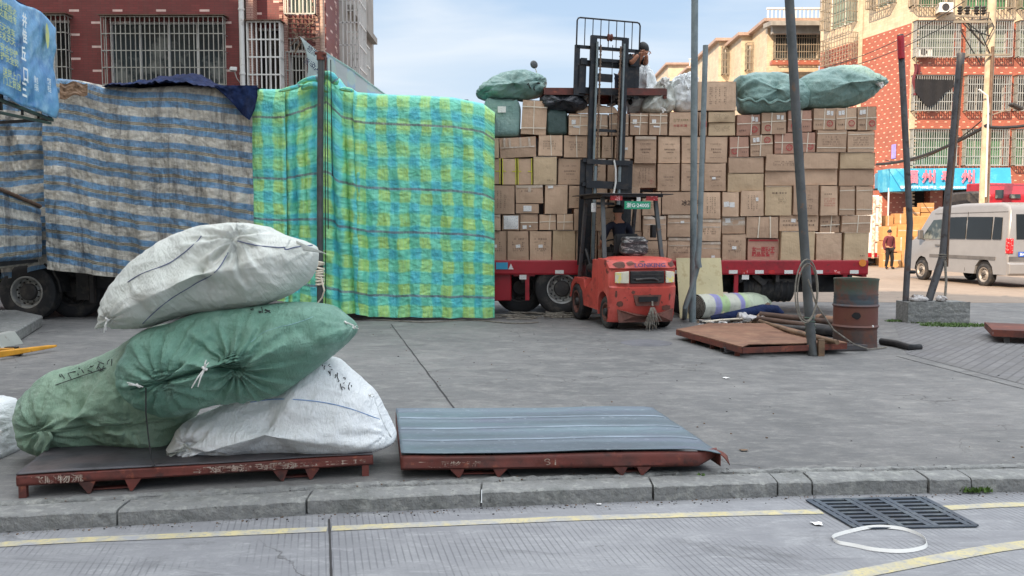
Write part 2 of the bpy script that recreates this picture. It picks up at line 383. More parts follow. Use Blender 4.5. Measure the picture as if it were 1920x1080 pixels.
def tarp_green():
    n = NT("plaid_tarpaulin"); uv = n.coord('UV'); x = n.xyz(uv)
    wx = n.math('ADD', x[0], n.math('MULTIPLY', n.math('SUBTRACT', n.noise(uv, 1.5, 3), .5), .22))
    wy = n.math('ADD', x[1], n.math('MULTIPLY', n.math('SUBTRACT', n.noise(uv, 1.1, 3), .5), .2))
    sx = n.math('SINE', n.math('MULTIPLY', wx, 2*PI/.42)); sy = n.math('SINE', n.math('MULTIPLY', wy, 2*PI/.46))
    sx2 = n.math('SINE', n.math('MULTIPLY', wx, 2*PI/1.3)); 
    bx = n.rng(n.math('ADD', sx, n.math('MULTIPLY', n.math('SINE', n.math('MULTIPLY', wx, 2*PI/.14)), .35)), -.5, .45); by = n.rng(n.math('ADD', sy, n.math('MULTIPLY', n.math('SINE', n.math('MULTIPLY', wy, 2*PI/.15)), .3)), -.45, .4)
    c = n.mix(n.rng(n.math('ADD', n.math('MULTIPLY', bx, .55), n.math('MULTIPLY', by, .6)), 0, 1), S(92, 204, 206), S(128, 214, 156))
    ye = n.math('MULTIPLY', by, bx)
    c = n.mix(n.math('MULTIPLY', ye, n.rng(n.noise(uv, 1.7, 4), .3, .55, .25, .7)), c, S(190, 220, 112))
    c = n.mix(n.math('MULTIPLY', n.rng(n.math('MULTIPLY', sx, -1.), .2, .6), n.rng(sy, -.8, .2, .4, .0)), c, S(70, 168, 200))
    l1 = n.math('FRACT', n.math('DIVIDE', n.math('ADD', x[1], .635), 2.13)); l2 = n.math('FRACT', n.math('DIVIDE', n.math('ADD', x[1], 1.495), 2.13))
    ln = n.math('MAXIMUM', n.rng(n.math('ABSOLUTE', n.math('SUBTRACT', l1, .5)), .009, .013, 1, 0), n.rng(n.math('ABSOLUTE', n.math('SUBTRACT', l2, .5)), .009, .013, 1, 0))
    c = n.mix(n.math('MULTIPLY', ln, .75), c, S(118, 104, 118))
    # fine weave lines both ways
    lx = n.rng(n.math('SINE', n.math('MULTIPLY', x[0], 2*PI/.06)), .6, 1, 0, .18)
    c = n.mix(lx, c, S(120, 220, 200))
    c = n.mix(n.rng(n.noise(uv, 11, 8, .8), .52, .74, 0, .45), c, S(60, 140, 136))
    c = n.mix(n.rng(n.noise(uv, 18, 6, .7), .56, .75, 0, .45), c, S(150, 215, 190))
    sv = n.coord('UV', (2.2, 6, 1))
    h = n.math('ADD', n.math('MULTIPLY', n.noise(uv, 5, 9, .7, 1.5), 1.0), n.math('ADD', n.math('MULTIPLY', n.noise(n.coord('UV', (2.5, .8, 1)), 2.2, 6, .6, 1.), .9), n.math('MULTIPLY', n.crumple(n.coord('UV', (1, 1.7, 1)), 7), .6)))
    n.b.inputs['Sheen Weight'].default_value = .0
    return n.out(c, .34, 0, h, .7, .05, .5)
def bag_mat(name, base, dark, light, stripe=None, dirt=.3, stripes=()):
    n = NT(name); uv = n.coord('UV'); co = n.coord('Object', rnd=True)
    c = n.mix(n.rng(n.noise(co, 2.2, 6, .6), .3, .7), base, dark)
    c = n.mix(n.rng(n.noise(co, 6, 6, .65), .5, .75, 0, .6), c, light)
    x = n.xyz(uv)
    for (pos, wd) in stripes:
        m = n.rng(n.math('ABSOLUTE', n.math('SUBTRACT', n.math('ADD', x[1], n.math('MULTIPLY', n.math('SUBTRACT', n.noise(uv, 2.5, 2), .5), .10)), pos)), wd*.6, wd, .8, 0)
        c = n.mix(m, c, stripe)
    c = n.mix(n.rng(n.noise(co, 1.3, 8, .7), .52, .8, 0, dirt), c, S(120, 116, 98))
    wv = n.math('ADD', n.math('MULTIPLY', n.math('SINE', n.math('MULTIPLY', x[0], 2*PI/.009)), .02), n.math('MULTIPLY', n.math('SINE', n.math('MULTIPLY', x[1], 2*PI/.009)), .02))
    h = n.math('ADD', n.math('ADD', n.math('ADD', n.noise(co, 7, 6, .6, .8), n.math('MULTIPLY', n.crumple(co, 4.), .3)), n.math('MULTIPLY', n.noise(n.coord('UV', (3, 1, 1)), 9, 6, .7, 1.), .8)), wv)
    return n.out(c, n.rng(n.noise(co, 4, 3), .3, .7, .36, .54), 0, h, .62, .045, .5)
M = {}
M['yard'] = make_ground(); M['road'] = make_road()
M['yellow'] = pm('worn_yellow_paint', S(192, 180, 138), .75, layers=[(S(158, 158, 160), 7, .42, .64), (S(150, 150, 150), 40, .5, .7)], bump=(40, .3), var=.08)
M['kerb'] = pm('kerb_concrete', S(128, 128, 126), .85, layers=[(S(96, 98, 94), 3, .5, .75), (S(160, 160, 154), 14, .5, .75), (S(66, 66, 64), 22, .62, .74)], bump=(18, .9, .03), var=.15)
M['brickL'] = wall_mat('maroon_tiles', S(130, 64, 62), S(96, 60, 58), S(220, 190, 180))
M['brickR'] = wall_mat('orange_red_tiles', S(176, 100, 80), S(150, 98, 82), S(226, 196, 170), .2, .05, .5, .27, True, .14)
M['cream'] = wall_mat('cream_tiles', S(214, 194, 166), S(186, 166, 140), S(200, 170, 140), .3, .16, dash=False)
M['pinktile'] = wall_mat('pinkish_tiles', S(186, 158, 142), S(140, 116, 104), S(200, 170, 140), .3, .08, dash=False)
M['quoin'] = wall_mat('quoin_tiles', S(190, 152, 138), S(120, 60, 56), S(200, 170, 140), .24, .06, dash=False)
M['greywall'] = pm('grey_render', S(150, 146, 140), .8, layers=[(S(100, 96, 92), 1.5, .5, .8)], bump=(12, .3))
M['white'] = pm('white_paint', S(215, 213, 208), .5, layers=[(S(150, 140, 128), 6, .58, .8)], var=.06)
M['steelbar'] = pm('galvanised_bar', S(176, 176, 170), .45, .5, layers=[(S(120, 100, 84), 9, .6, .8)], var=.12)
M['steeldim'] = pm('dull_steel_bar', S(146, 136, 120), .55, .3, layers=[(S(110, 86, 66), 6, .5, .8)])
M['rustbar'] = pm('rusty_bar', S(116, 96, 80), .7, .2, layers=[(S(90, 56, 40), 6, .45, .7)])
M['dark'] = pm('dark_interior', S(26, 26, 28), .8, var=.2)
M['black'] = pm('black_rubber_part', S(34, 34, 36), .6, layers=[(S(70, 66, 62), 8, .5, .8)], bump=(20, .3))
M['blacksteel'] = pm('oily_black_steel', S(40, 42, 46), .38, .4, layers=[(S(74, 66, 60), 7, .5, .75)], bump=(15, .2))
M['glass'] = pm('window_glass', S(52, 62, 66), .12, 0, var=.3, vs=1.2, layers=[(S(120, 124, 120), 1.6, .5, .62)])
M['glassd'] = pm('dark_glass', S(18, 21, 24), .08, 0, var=.3, vs=1.)
M['curtain'] = pm('curtain_cloth', S(126, 140, 128), .8, var=.3, vs=6, scale=(6, 1, .4))
M['greencloth'] = pm('green_blind', S(70, 120, 84), .7, var=.3, vs=6, scale=(8, 1, .6))
M['tyre'] = pm('tyre_rubber', S(38, 38, 40), .75, layers=[(S(86, 80, 74), 5, .5, .8)], bump=(30, .3))
M['rim'] = pm('dusty_steel_rim', S(168, 168, 165), .4, .55, layers=[(S(80, 74, 68), 7, .52, .72)])
M['rimdark'] = pm('grimy_rim', S(58, 56, 56), .6, .3, layers=[(S(90, 84, 78), 7, .5, .75)])
M['redtruck'] = pm('faded_red_paint', S(165, 28, 42), .42, 0, layers=[(S(110, 22, 30), 3, .5, .75), (S(80, 50, 44), 9, .62, .72)], bump=(9, .15), var=.12)
M['forkred'] = pm('chipped_orange_red_paint', S(196, 80, 70), .42, 0, layers=[(S(212, 112, 102), 2.4, .5, .75), (S(150, 62, 54), 5, .52, .75), (S(112, 62, 54), 4.2, .62, .645), (S(88, 54, 46), 14, .68, .70)], bump=(9, .2), var=.08)
M['forkrust'] = pm('bare_rusty_cast_iron', S(112, 72, 62), .75, .05, layers=[(S(82, 56, 50), 5, .45, .65)], bump=(20, .6))
M['rust'] = pm('rusty_steel', S(118, 62, 48), .75, .1, layers=[(S(84, 50, 44), 3, .4, .62), (S(146, 86, 66), 9, .55, .72), (S(60, 46, 44), 16, .55, .7)], bump=(24, .45), var=.15)
M['rustred'] = pm('red_oxide_steel', S(112, 56, 48), .62, .05, layers=[(S(88, 52, 46), 3.5, .42, .62), (S(60, 42, 40), 9, .55, .7), (S(150, 84, 62), 13, .6, .72)], bump=(20, .4))
M['platetop'] = pm('scuffed_steel_deck', S(86, 96, 104), .5, .15, layers=[(S(104, 122, 130), 1.2, .4, .62), (S(92, 94, 110), 2.4, .5, .72), (S(150, 160, 166), 30, .6, .75)], bump=(30, .25), var=.1, scale=(.5, 1.6, 1))
M['deckdark'] = pm('grimy_dark_deck', S(72, 70, 74), .5, .2, layers=[(S(92, 80, 78), 2.2, .45, .7), (S(50, 48, 50), 5, .5, .7)], bump=(20, .3))
M['brownplate'] = pm('rust_brown_plate', S(128, 92, 72), .7, .1, layers=[(S(104, 70, 54), 2, .45, .7), (S(150, 118, 92), 5, .5, .75)], bump=(20, .3))
M['carton'] = None
def carton_mat(name, col, rv):
    n = NT(name); co = n.coord('Object')
    c = n.mix(n.rng(n.noise(co, 2.5, 5), .3, .7), col, tuple(v*.84 for v in col[:3])+(1,))
    st = n.coord('Object', (9, 1, .5))
    c = n.mix(n.rng(n.noise(st, 3, 3), .5, .8, 0, .25), c, tuple(v*.7 for v in col[:3])+(1,))
    c = n.mix(n.rng(n.rnd(), 0, 1, 0, rv), c, S(120, 92, 76))
    c = n.mix(n.rng(n.noise(co, 5, 7, .7), .6, .8, 0, .35), c, S(96, 76, 62))
    h = n.math('ADD', n.noise(co, 3.5, 3), n.math('MULTIPLY', n.noise(st, 9, 2), .12))
    return n.out(c, .72, 0, h, .7, .05, .3)
M['carton'] = carton_mat('corrugated_carton', S(212, 180, 152), .42)
M['cartonlt'] = carton_mat('light_carton', S(210, 184, 150), .25)
M['cartonor'] = carton_mat('orange_brown_carton', S(206, 152, 96), .3)
M['cartonred'] = carton_mat('reddish_carton', S(190, 148, 128), .2)
M['tape'] = pm('clear_tape', S(186, 166, 146), .22, layers=[(S(214, 204, 192), 7, .5, .7)], var=.1)
M['strap'] = pm('white_strap', S(220, 208, 188), .5, var=.06)
M['ystrap'] = pm('yellow_strap', S(206, 202, 50), .5, var=.06)
M['label'] = pm('white_label_paper', S(226, 224, 220), .6, var=.04, layers=[(S(168, 168, 172), 60, .56, .62)])
M['ink'] = pm('dark_print_ink', S(88, 72, 62), .8, var=.2, vs=20, layers=[(S(140, 114, 94), 40, .6, .7)])
M['redink'] = pm('red_print_ink', S(178, 62, 66), .8, var=.12, layers=[(S(176, 128, 108), 40, .62, .7)])
M['greenink'] = pm('green_print_ink', S(90, 100, 50), .8)
M['bagW'] = bag_mat('white_woven_plastic', S(236, 238, 238), S(220, 223, 223), S(244, 245, 246), None, .15)
M['bagC'] = bag_mat('dirty_white_woven_plastic', S(216, 218, 210), S(196, 199, 190), S(230, 231, 226), None, .4)
M['bagG'] = bag_mat('green_woven_plastic', S(112, 154, 136), S(90, 132, 114), S(150, 184, 168), None, .15)
M['bagG2'] = bag_mat('faded_green_woven_plastic', S(142, 168, 144), S(116, 146, 124), S(172, 190, 168), None, .4)
M['bagT'] = bag_mat('grey_green_woven_plastic', S(134, 164, 156), S(114, 146, 140), S(164, 186, 176), None, .25)
M['bagK'] = pm('black_plastic_film', S(48, 50, 56), .35, layers=[(S(90, 92, 98), 7, .55, .7)], bump=(8, .9, .05))
M['bluebag'] = pm('navy_tarpaulin', S(22, 36, 72), .75, spec=.2, layers=[(S(38, 60, 104), 4, .5, .75), (S(20, 28, 50), 3, .5, .7)], bump=(7, .9, .05), var=.2)
M['tblue'] = tarp_blue(); M['tgreen'] = tarp_green()
M['galv'] = pm('galvanised_pole', S(124, 134, 136), .48, .2, layers=[(S(96, 108, 112), 5, .45, .7)], var=.1)
M['pole'] = pm('grey_painted_pole', S(78, 80, 80), .5, .1, layers=[(S(60, 64, 66), 5, .5, .7), (S(110, 84, 66), 9, .6, .72)])
M['polerust'] = pm('rust_streaked_pole', S(82, 82, 84), .55, .2, layers=[(S(88, 64, 54), 4, .55, .70), (S(46, 44, 46), 8, .55, .7)], bump=(20, .3))
M['concpole'] = pm('concrete_pole', S(190, 172, 146), .8, layers=[(S(150, 134, 112), 4, .5, .8)], bump=(20, .3))
M['ply'] = pm('stained_plywood', S(204, 192, 152), .75, layers=[(S(168, 146, 104), 6, .55, .75), (S(120, 100, 78), 14, .66, .74)], bump=(20, .2), var=.1)
M['wood'] = pm('weathered_wood', S(122, 98, 76), .8, layers=[(S(78, 62, 50), 4, .45, .7)], bump=(20, .4), scale=(1, 1, 3))
M['silver'] = pm('silver_car_paint', S(150, 148, 148), .3, .35, var=.05)
M['plastic'] = pm('grey_bumper_plastic', S(92, 90, 90), .6)
M['taill'] = pm('tail_lamp_red', S(180, 30, 34), .2, layers=[(S(226, 150, 150), 20, .55, .6)])
M['amber'] = pm('amber_lens', S(228, 140, 60), .25, var=.1)
M['clear'] = pm('clear_lens', S(216, 210, 190), .15, var=.1, layers=[(S(235, 220, 120), 9, .55, .6)])
M['plateG'] = pm('green_number_plate', S(30, 148, 110), .4, var=.05); M['plateB'] = pm('blue_number_plate', S(38, 84, 178), .4, var=.05)
M['ltext'] = pm('white_lettering', S(226, 232, 230), .5, var=.03)
M['signblue'] = pm('printed_blue_vinyl', S(58, 158, 196), .45, layers=[(S(116, 196, 212), 1.2, .5, .7)], var=.08, bump=(3, .2, .03))
M['banner'] = pm('faded_blue_banner', S(110, 164, 204), .42, layers=[(S(52, 108, 164), 1.4, .45, .62), (S(156, 196, 214), 2.6, .52, .7)], var=.1, bump=(6, .5, .04))
M['pinktext'] = pm('faded_pink_lettering', S(224, 120, 138), .6, var=.08)
M['yeltext'] = pm('faded_yellow_lettering', S(196, 204, 128), .6, var=.1, layers=[(S(120, 160, 170), 30, .55, .65)])
M['asphalt2'] = None
M['rope'] = pm('frayed_rope', S(128, 122, 112), .9, layers=[(S(80, 74, 68), 20, .5, .7)])
M['wire'] = pm('black_cable', S(34, 34, 36), .6)
M['skin'] = pm('skin', S(176, 122, 96), .55, var=.06); M['hair'] = pm('black_hair', S(20, 18, 18), .6)
M['clothN'] = pm('dark_navy_cloth', S(20, 24, 42), .85, var=.2, bump=(12, .5, .02)); M['clothM'] = pm('maroon_cloth', S(92, 36, 44), .85, bump=(12, .5, .02))
M['clothG'] = pm('grey_cloth', S(128, 128, 134), .85, bump=(12, .5, .02)); M['clothK'] = pm('black_cloth', S(22, 22, 26), .85, bump=(12, .5, .02))
M['drumg'] = None
M['yjack'] = pm('scuffed_yellow_paint', S(214, 150, 40), .45, layers=[(S(150, 100, 50), 9, .58, .7)])
M['grass'] = pm('weeds', S(78, 104, 46), .7, var=.35, vs=9)
M['rubble'] = pm('grey_rags', S(190, 186, 184), .8, layers=[(S(110, 96, 88), 9, .5, .65)], bump=(14, .8, .04))
# ================================================================ SETTING
KB = [(-300, -46), (-30, .4), (-12, 3.42), (-6, 4.42), (-2.96, 4.94), (-2.38, 5.04), (-1.29, 5.24), (-.2, 5.38), (.95, 5.52), (1.82, 5.62), (2.75, 5.67), (3.43, 5.71), (6, 5.86), (12, 6.1), (30, 6.6), (300, 10)]
def ky(x):
    for (a, b), (c, d) in zip(KB, KB[1:]):
        if a <= x <= c: return b+(d-b)*(x-a)/(c-a)
    return KB[-1][1]
KW = .21
mb = MB()
for (a, b), (c, d) in zip(KB, KB[1:]):
    mb.quad((a, b+KW+.04, 0), (c, d+KW+.04, 0), (c, 500, 0), (a, 500, 0))
struct('yard_ground', mb, M['yard'])
mb = MB()
for (a, b), (c, d) in zip(KB, KB[1:]):
    mb.quad((a, -120, -.1), (c, -120, -.1), (c, d+.1, -.1), (a, b+.1, -.1))
struct('road', mb, M['road'])
n_s, c_s, co_s = mat_concrete("sun_tinted_concrete", S(150, 134, 120), S(128, 114, 102), S(170, 154, 138))  # tan base colour carries the warm sunlight on the far ground
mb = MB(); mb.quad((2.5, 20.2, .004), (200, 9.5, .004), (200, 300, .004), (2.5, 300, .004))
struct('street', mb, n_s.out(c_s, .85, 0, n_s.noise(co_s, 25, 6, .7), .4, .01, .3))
# kerb: separate stones, chipped and settled, read as one structure
mb = MB(); rk = random.Random(4)
xj = [-9.2, -8.1, -7.05, -6, -4.95, -3.95, -2.38, -1.29, -.2, .93, 1.78, 2.02, 2.82, 3.12, 4.2, 5.3, 6.4, 7.5, 8.6, 10.6, 12.6]
for i in range(len(xj)-1):
    xa, xb = xj[i]+.007, xj[i+1]-.007; n = max(4, int((xb-xa)/.03)); dz = rk.uniform(-.006, .004); dy = rk.uniform(-.008, .008)
    def prof(x, e):
        y = ky(x)+dy
        ch = max(0, fn((x*3, y*3, 1), 1.)-.1)*.05+max(0, fn((x*14, 2, 3), 1.)-.1)*.02 + .010
        bk = KW -.01+ .02*fn((x*2.2, 5, 5), 1) + .01*fn((x*14, 5, 9), 1)
        z = dz+.004*fn((x*9, 1, 7))
        return [V(x, y, -.12), V(x, y+.002, -.05), V(x, y+.004, z-ch), V(x, y+ch*1.1, z-.004), V(x, y+ch*1.1+.03, z), V(x, y+bk*.6, z+.003), V(x, y+bk, z+.002), V(x, y+bk+.02, -.12)]
    mb.slices([prof(xa+(xb-xa)*k/n, 0) for k in range(n+1)])
struct('kerb', mb, M['kerb'], smooth=35)
# broken slab edge behind the kerb
mb = MB()
def edge(u, v):
    x = -10+23*u; y = ky(x)+KW+.016+.012*fn((x*5, 3, 3))+v*(.10+.05*fn((x*1.3, 0, 4)))
    bump = .016*max(0, fn((x*11, y*9, 2)))+.010*fn((x*30, y*30, 1))
    return (x, y, -.05+(.056+bump)*min(1, v*5) if v < .8 else (.004+bump)*(1-v)/.2-.002)
mb.grid(edge, 900, 7)
struct('slab_edge', mb, M['kerb'], smooth=50)
# painted lines on the road (offset from the kerb), sheet 4 mm above it
def strip(pts, wd, z, seg=6):
    m = MB(); P = catmull([(a, b, z) for a, b in pts], seg*(len(pts)-1), closed=False)
    for i in range(len(P)-1):
        t = (P[i+1]-P[i]).normalized(); nrm = V(-t.y, t.x, 0)*wd/2
        j0 = .012*fn(P[i], 3.); j1 = .012*fn(P[i+1], 3.)
        m.quad(P[i]-nrm*(1+j0*8), P[i+1]-nrm*(1+j1*8), P[i+1]+nrm*(1-j1*6), P[i]+nrm*(1-j0*6))
    return m
ya = [gp(x, y, -.1) for x, y in ((-400, 1060), (0, 1022), (300, 1007), (613, 993))]
yb = [gp(x, y, -.1) for x, y in ((622, 992), (900, 980), (1130, 971), (1540, 960))]
yc = [gp(x, y, -.1) for x, y in ((1775, 953), (1920, 946), (2300, 933))]
m = strip([(p.x, p.y) for p in ya], .085, -.096); m2 = strip([(p.x, p.y) for p in yb], .085, -.096); m3 = strip([(p.x, p.y) for p in yc], .085, -.096)
for q in (m2, m3):
    o_ = len(m.v); m.v += q.v; m.f += [tuple(i+o_ for i in f) for f in q.f]; m.m += q.m; m.uv += q.uv
struct('kerbside_yellow_line', m, M['yellow'])
yd = [gp(x, y, -.1) for x, y in ((1380, 1120), (1600, 1079), (1770, 1046), (1925, 1021), (2300, 978))]
struct('lane_yellow_line', strip([(p.x, p.y) for p in yd], .1, -.096), M['yellow'])
# joints in the concrete (thin dark sealed grooves)
M['joint'] = pm('joint_filler', S(52, 50, 50), .9)
mb = MB()
def joint(p, q, w_, z, wig=.01):
    m = MB(); n = 40; p = Vector(p); q = Vector(q)
    for i in range(n):
        a = p.lerp(q, i/n); b = p.lerp(q, (i+1)/n); d = (q-p).normalized(); s_ = V(-d.y, d.x, 0)
        a += s_*wig*fn(a, 2.); b += s_*wig*fn(b, 2.)
        wa = w_*(1+.5*fn(a, 9.)); wb = w_*(1+.5*fn(b, 9.))
        m.quad((a.x-s_.x*wa, a.y-s_.y*wa, z), (b.x-s_.x*wb, b.y-s_.y*wb, z), (b.x+s_.x*wb, b.y+s_.y*wb, z), (a.x+s_.x*wa, a.y+s_.y*wa, z))
    return m
def cat(*ms):
    r = MB()
    for q in ms:
        o_ = len(r.v); r.v += q.v; r.f += [tuple(i+o_ for i in f) for f in q.f]; r.m += q.m; r.uv += q.uv
    return r
struct('yard_joint_lines', cat(joint(gp(733, 608), gp(852, 766), .009, .004), joint(gp(852, 766), gp(962, 900), .009, .004),
       joint(gp(650, 594), gp(1060, 590), .01, .004), joint(gp(1680, 668), gp(1990, 748), .008, .004)), M['joint'])
struct('road_joint_line', joint(gp(617, 974, -.1), gp(623, 1130, -.1), .007, -.0955, .002), M['joint'])
# paved strip at the right: rows of small pavers running away
n = NT('grooved_pavers'); co = n.coord('Object', rnd=False); mpn = n.t.nodes.new("ShaderNodeMapping"); mpn.inputs['Rotation'].default_value = (0, 0, R(-50)); n.t.links.new(co, mpn.inputs[0])
b = n.t.nodes.new("ShaderNodeTexBrick"); n.t.links.new(mpn.outputs[0], b.inputs['Vector']); b.inputs['Scale'].default_value = 1; b.inputs['Brick Width'].default_value = .42; b.inputs['Row Height'].default_value = .12
b.inputs['Mortar Size'].default_value = .012; b.inputs['Color1'].default_value = S(124, 122, 122); b.inputs['Color2'].default_value = S(112, 110, 111); b.inputs['Mortar'].default_value = S(92, 91, 91)
c = n.mix(n.rng(n.noise(co, 1.5, 7, .65), .4, .65, 0, .75), b.outputs['Color'], S(104, 102, 100))
pav = n.out(c, .85, 0, b.outputs['Fac'], -.5, .01, .3)
mb = MB(); P = [gp(*p) for p in ((1672, 600), (1990, 622), (2000, 742), (1800, 690), (1700, 664))]
i0 = len(mb.v); mb.v += [V(p.x, p.y, .004) for p in P]; mb.f.append((0, 1, 2, 3, 4)); mb.m.append(0); mb.uv.append([(0, 0)]*5)
struct('paver_strip', mb, pav)
# manhole cover in the yard
c0 = gp(1212, 643); mb = MB(); mb.lathe([(0, .008), (.36, .008), (.385, .002), (.385, .0)], (c0.x, c0.y, 0), seg=40)
tag(mb.build('manhole_cover', pm('grey_manhole_iron', S(98, 98, 102), .7, .1, bump=(30, .4))), 'round dark manhole cover set flat in the yard concrete', 'manhole cover')
# drain grate in the road
g = [gp(1515, 940, -.1), gp(1730, 935, -.1), gp(1830, 988, -.1), gp(1605, 992, -.1)]
t = thing('drain_grate', 'dark cast iron drain grate with three columns of slots beside the kerb', 'drain grate', (g[3].x, g[3].y, -.1))
def gb(u, v, z=0): # bilinear on the grate
    return g[3].lerp(g[2], u).lerp(g[0].lerp(g[1], u), v)+V(0, 0, z)
mb = MB(); mb.quad(gb(.0, .0, .003), gb(1, 0, .003), gb(1, 1, .003), gb(0, 1, .003)); mb.build('sump', M['dark'], t, world=True)
mb = MB(); T0 = .008
for v in [k/8 for k in range(9)]: mb.bar(gb(0, v, T0), gb(1, v, T0), .026 if 0 < v < 1 else .03, .008)
for u in (0, .06, .33, .385, .62, .675, .94, 1): mb.bar(gb(u, 0, T0+.0015), gb(u, 1, T0+.0015), .035, .008)
M['iron'] = pm('worn_cast_iron', S(74, 82, 92), .5, .4, layers=[(S(104, 112, 116), 7, .5, .7)], bump=(30, .3)); mb.build('grid', M['iron'], t, world=True)
# white plastic strap loop lying on the road
P = catmull([gp(x, y, -.088) for x, y in ((1562, 1006), (1590, 996), (1640, 988), (1690, 991), (1727, 1004), (1738, 1018), (1728, 1027), (1690, 1033), (1640, 1030), (1600, 1022), (1570, 1016))], 80)
mb = MB()
for i in range(80):
    a, b_ = P[i], P[(i+1) % 80]; r1 = V(0, 0, .006*fn(a, 3.)); h_ = V(.0, .008, .008)
    mb.quad(a-h_+r1, b_-h_+r1, b_+h_+r1, a+h_+r1)
tag(mb.build('plastic_strap', M['white'], solid=.0015), 'loop of white plastic strapping lying on the road beside the drain grate', 'strap')
# small litter: single scraps
for (px, py, z, s, nm, lab) in ((1362, 710, 0, .035, 'paper_scrap', 'small white paper scrap alone in mid yard, in front of the rusty plates'), (1395, 846, 0, .03, 'leaf', 'small brown dry leaf beside the right corner of the blue grey pallet'), (1533, 984, -.1, .03, 'flattened_wrapper', 'pale flattened wrapper on the road left of the strap loop'), (1123, 947, -.1, .015, 'cigarette_butt', 'tiny white cigarette butt on the road at the kerb foot')):
    p = gp(px, py, z); mb = MB(); rr = random.Random(px)
    mb.grid(lambda u, v: (p.x+(u-.5)*s*2+rr.uniform(-.3, .3)*s, p.y+(v-.5)*s*1.6+rr.uniform(-.3, .3)*s, z+.006+rr.uniform(0, .3)*s), 3, 3)
    tag(mb.build(nm, M['wood'] if nm == 'leaf' else M['label'], solid=.001), lab, 'litter')
# grit and crumbs in the gutter and yard
mb = MB(); rg = random.Random(21)
for k in range(900):
    if k < 520: x = rg.uniform(-4, 5); y = ky(x)-abs(rg.gauss(0, .05))-.004; z = -.1
    elif k < 680: x = rg.uniform(-4, 5); y = ky(x)+KW+rg.gauss(.03, .05)+.03; z = .002
    else: y = rg.uniform(6, 15.5); x = rg.uniform(-.6, .62)*y; z = 0
    s = rg.uniform(.002, .008)*(1.6 if k >= 680 else 1); mb.box((x, y, z+s*.3), (s*1.5, s, s*.8), rot=rg.uniform(0, 3), mi=k % 3)
tag(mb.build('grit', [M['kerb'], M['joint'], M['wood']]), 'scattered grit and crumbs in the gutter and over the yard', 'grit', kind='stuff')
# weeds
def weeds(name, spots, label):
    mb = MB(); rr = random.Random(hash(name) % 99 if False else len(spots))
    for (cx, cy, cz, rx, ry, cnt, hh) in spots:
        for _ in range(cnt):
            a = rr.uniform(0, 2*PI); q = math.sqrt(rr.random()); x = cx+rx*q*math.cos(a); y = cy+ry*q*math.sin(a); h_ = hh*rr.uniform(.4, 1); d = rr.uniform(0, 2*PI); wd = .006+.004*rr.random()
            l = V(math.cos(d)*h_*.5, math.sin(d)*h_*.5, h_); s_ = V(-math.sin(d), math.cos(d), 0)*wd
            mb.quad(V(x, y, cz)-s_, V(x, y, cz)+s_, V(x, y, cz)+l*.6+s_*.9, V(x, y, cz)+l*.6-s_*.9)
            mb.quad(V(x, y, cz)+l*.6-s_*.9, V(x, y, cz)+l*.6+s_*.9, V(x, y, cz)+l+s_*.1, V(x, y, cz)+l-s_*.1)
    o = mb.build(name, M['grass']); tag(o, label, 'weeds', kind='stuff')
p = gp(1790, 611); q = gp(1680, 603); q2 = gp(1850, 914, -.02); q3 = gp(1735, 606)
weeds('weeds', [(p.x, p.y, 0, .62, .25, 900, .05), (q.x, q.y, 0, .2, .1, 160, .05), (q3.x, q3.y, 0, .3, .1, 160, .04)], 'low green weeds around the foot of the concrete block')
weeds('kerb_weeds', [(q2.x+.0, ky(q2.x)-.01, -.09, .11, .02, 70, .045), (1.30, ky(1.3)+.19, -.0, .03, .02, 10, .02)], 'tuft of small weeds growing from the kerb joint at right')

# ================================================================ BUILDINGS
def wallgrid(mb, O, X, W, Hh, holes, depth=.18, mi=0):
    """front wall from O along unit X (width W, height Hh) with rectangular holes (x0,x1,z0,z1) and their reveals"""
    O = Vector(O); X = Vector(X).normalized(); N = V(X.y, -X.x, 0)   # outward
    xs = sorted({0, W, *[h[0] for h in holes], *[h[1] for h in holes]}); zs = sorted({0, Hh, *[h[2] for h in holes], *[h[3] for h in holes]})
    xs = [x for x in xs if 0 <= x <= W]; zs = [z for z in zs if 0 <= z <= Hh]
    P = lambda x, z, d=0: O+X*x+V(0, 0, z)-N*d
    for a, b in zip(xs, xs[1:]):
        for c, d in zip(zs, zs[1:]):
            mx_, mz = (a+b)/2, (c+d)/2
            if any(h[0] < mx_ < h[1] and h[2] < mz < h[3] for h in holes): continue
            mb.quad(P(a, c), P(b, c), P(b, d), P(a, d), mi, [(a, c), (b, c), (b, d), (a, d)])
    for (a, b, c, d) in holes:
        for q in ((P(a, c), P(a, d), P(a, d, depth), P(a, c, depth)), (P(b, d), P(b, c), P(b, c, depth), P(b, d, depth)), (P(a, d), P(b, d), P(b, d, depth), P(a, d, depth)), (P(b, c), P(a, c), P(a, c, depth), P(b, c, depth))):
            mb.quad(*q, mi, [(0, 0), (0, .3), (.2, .3), (.2, 0)])
    return P
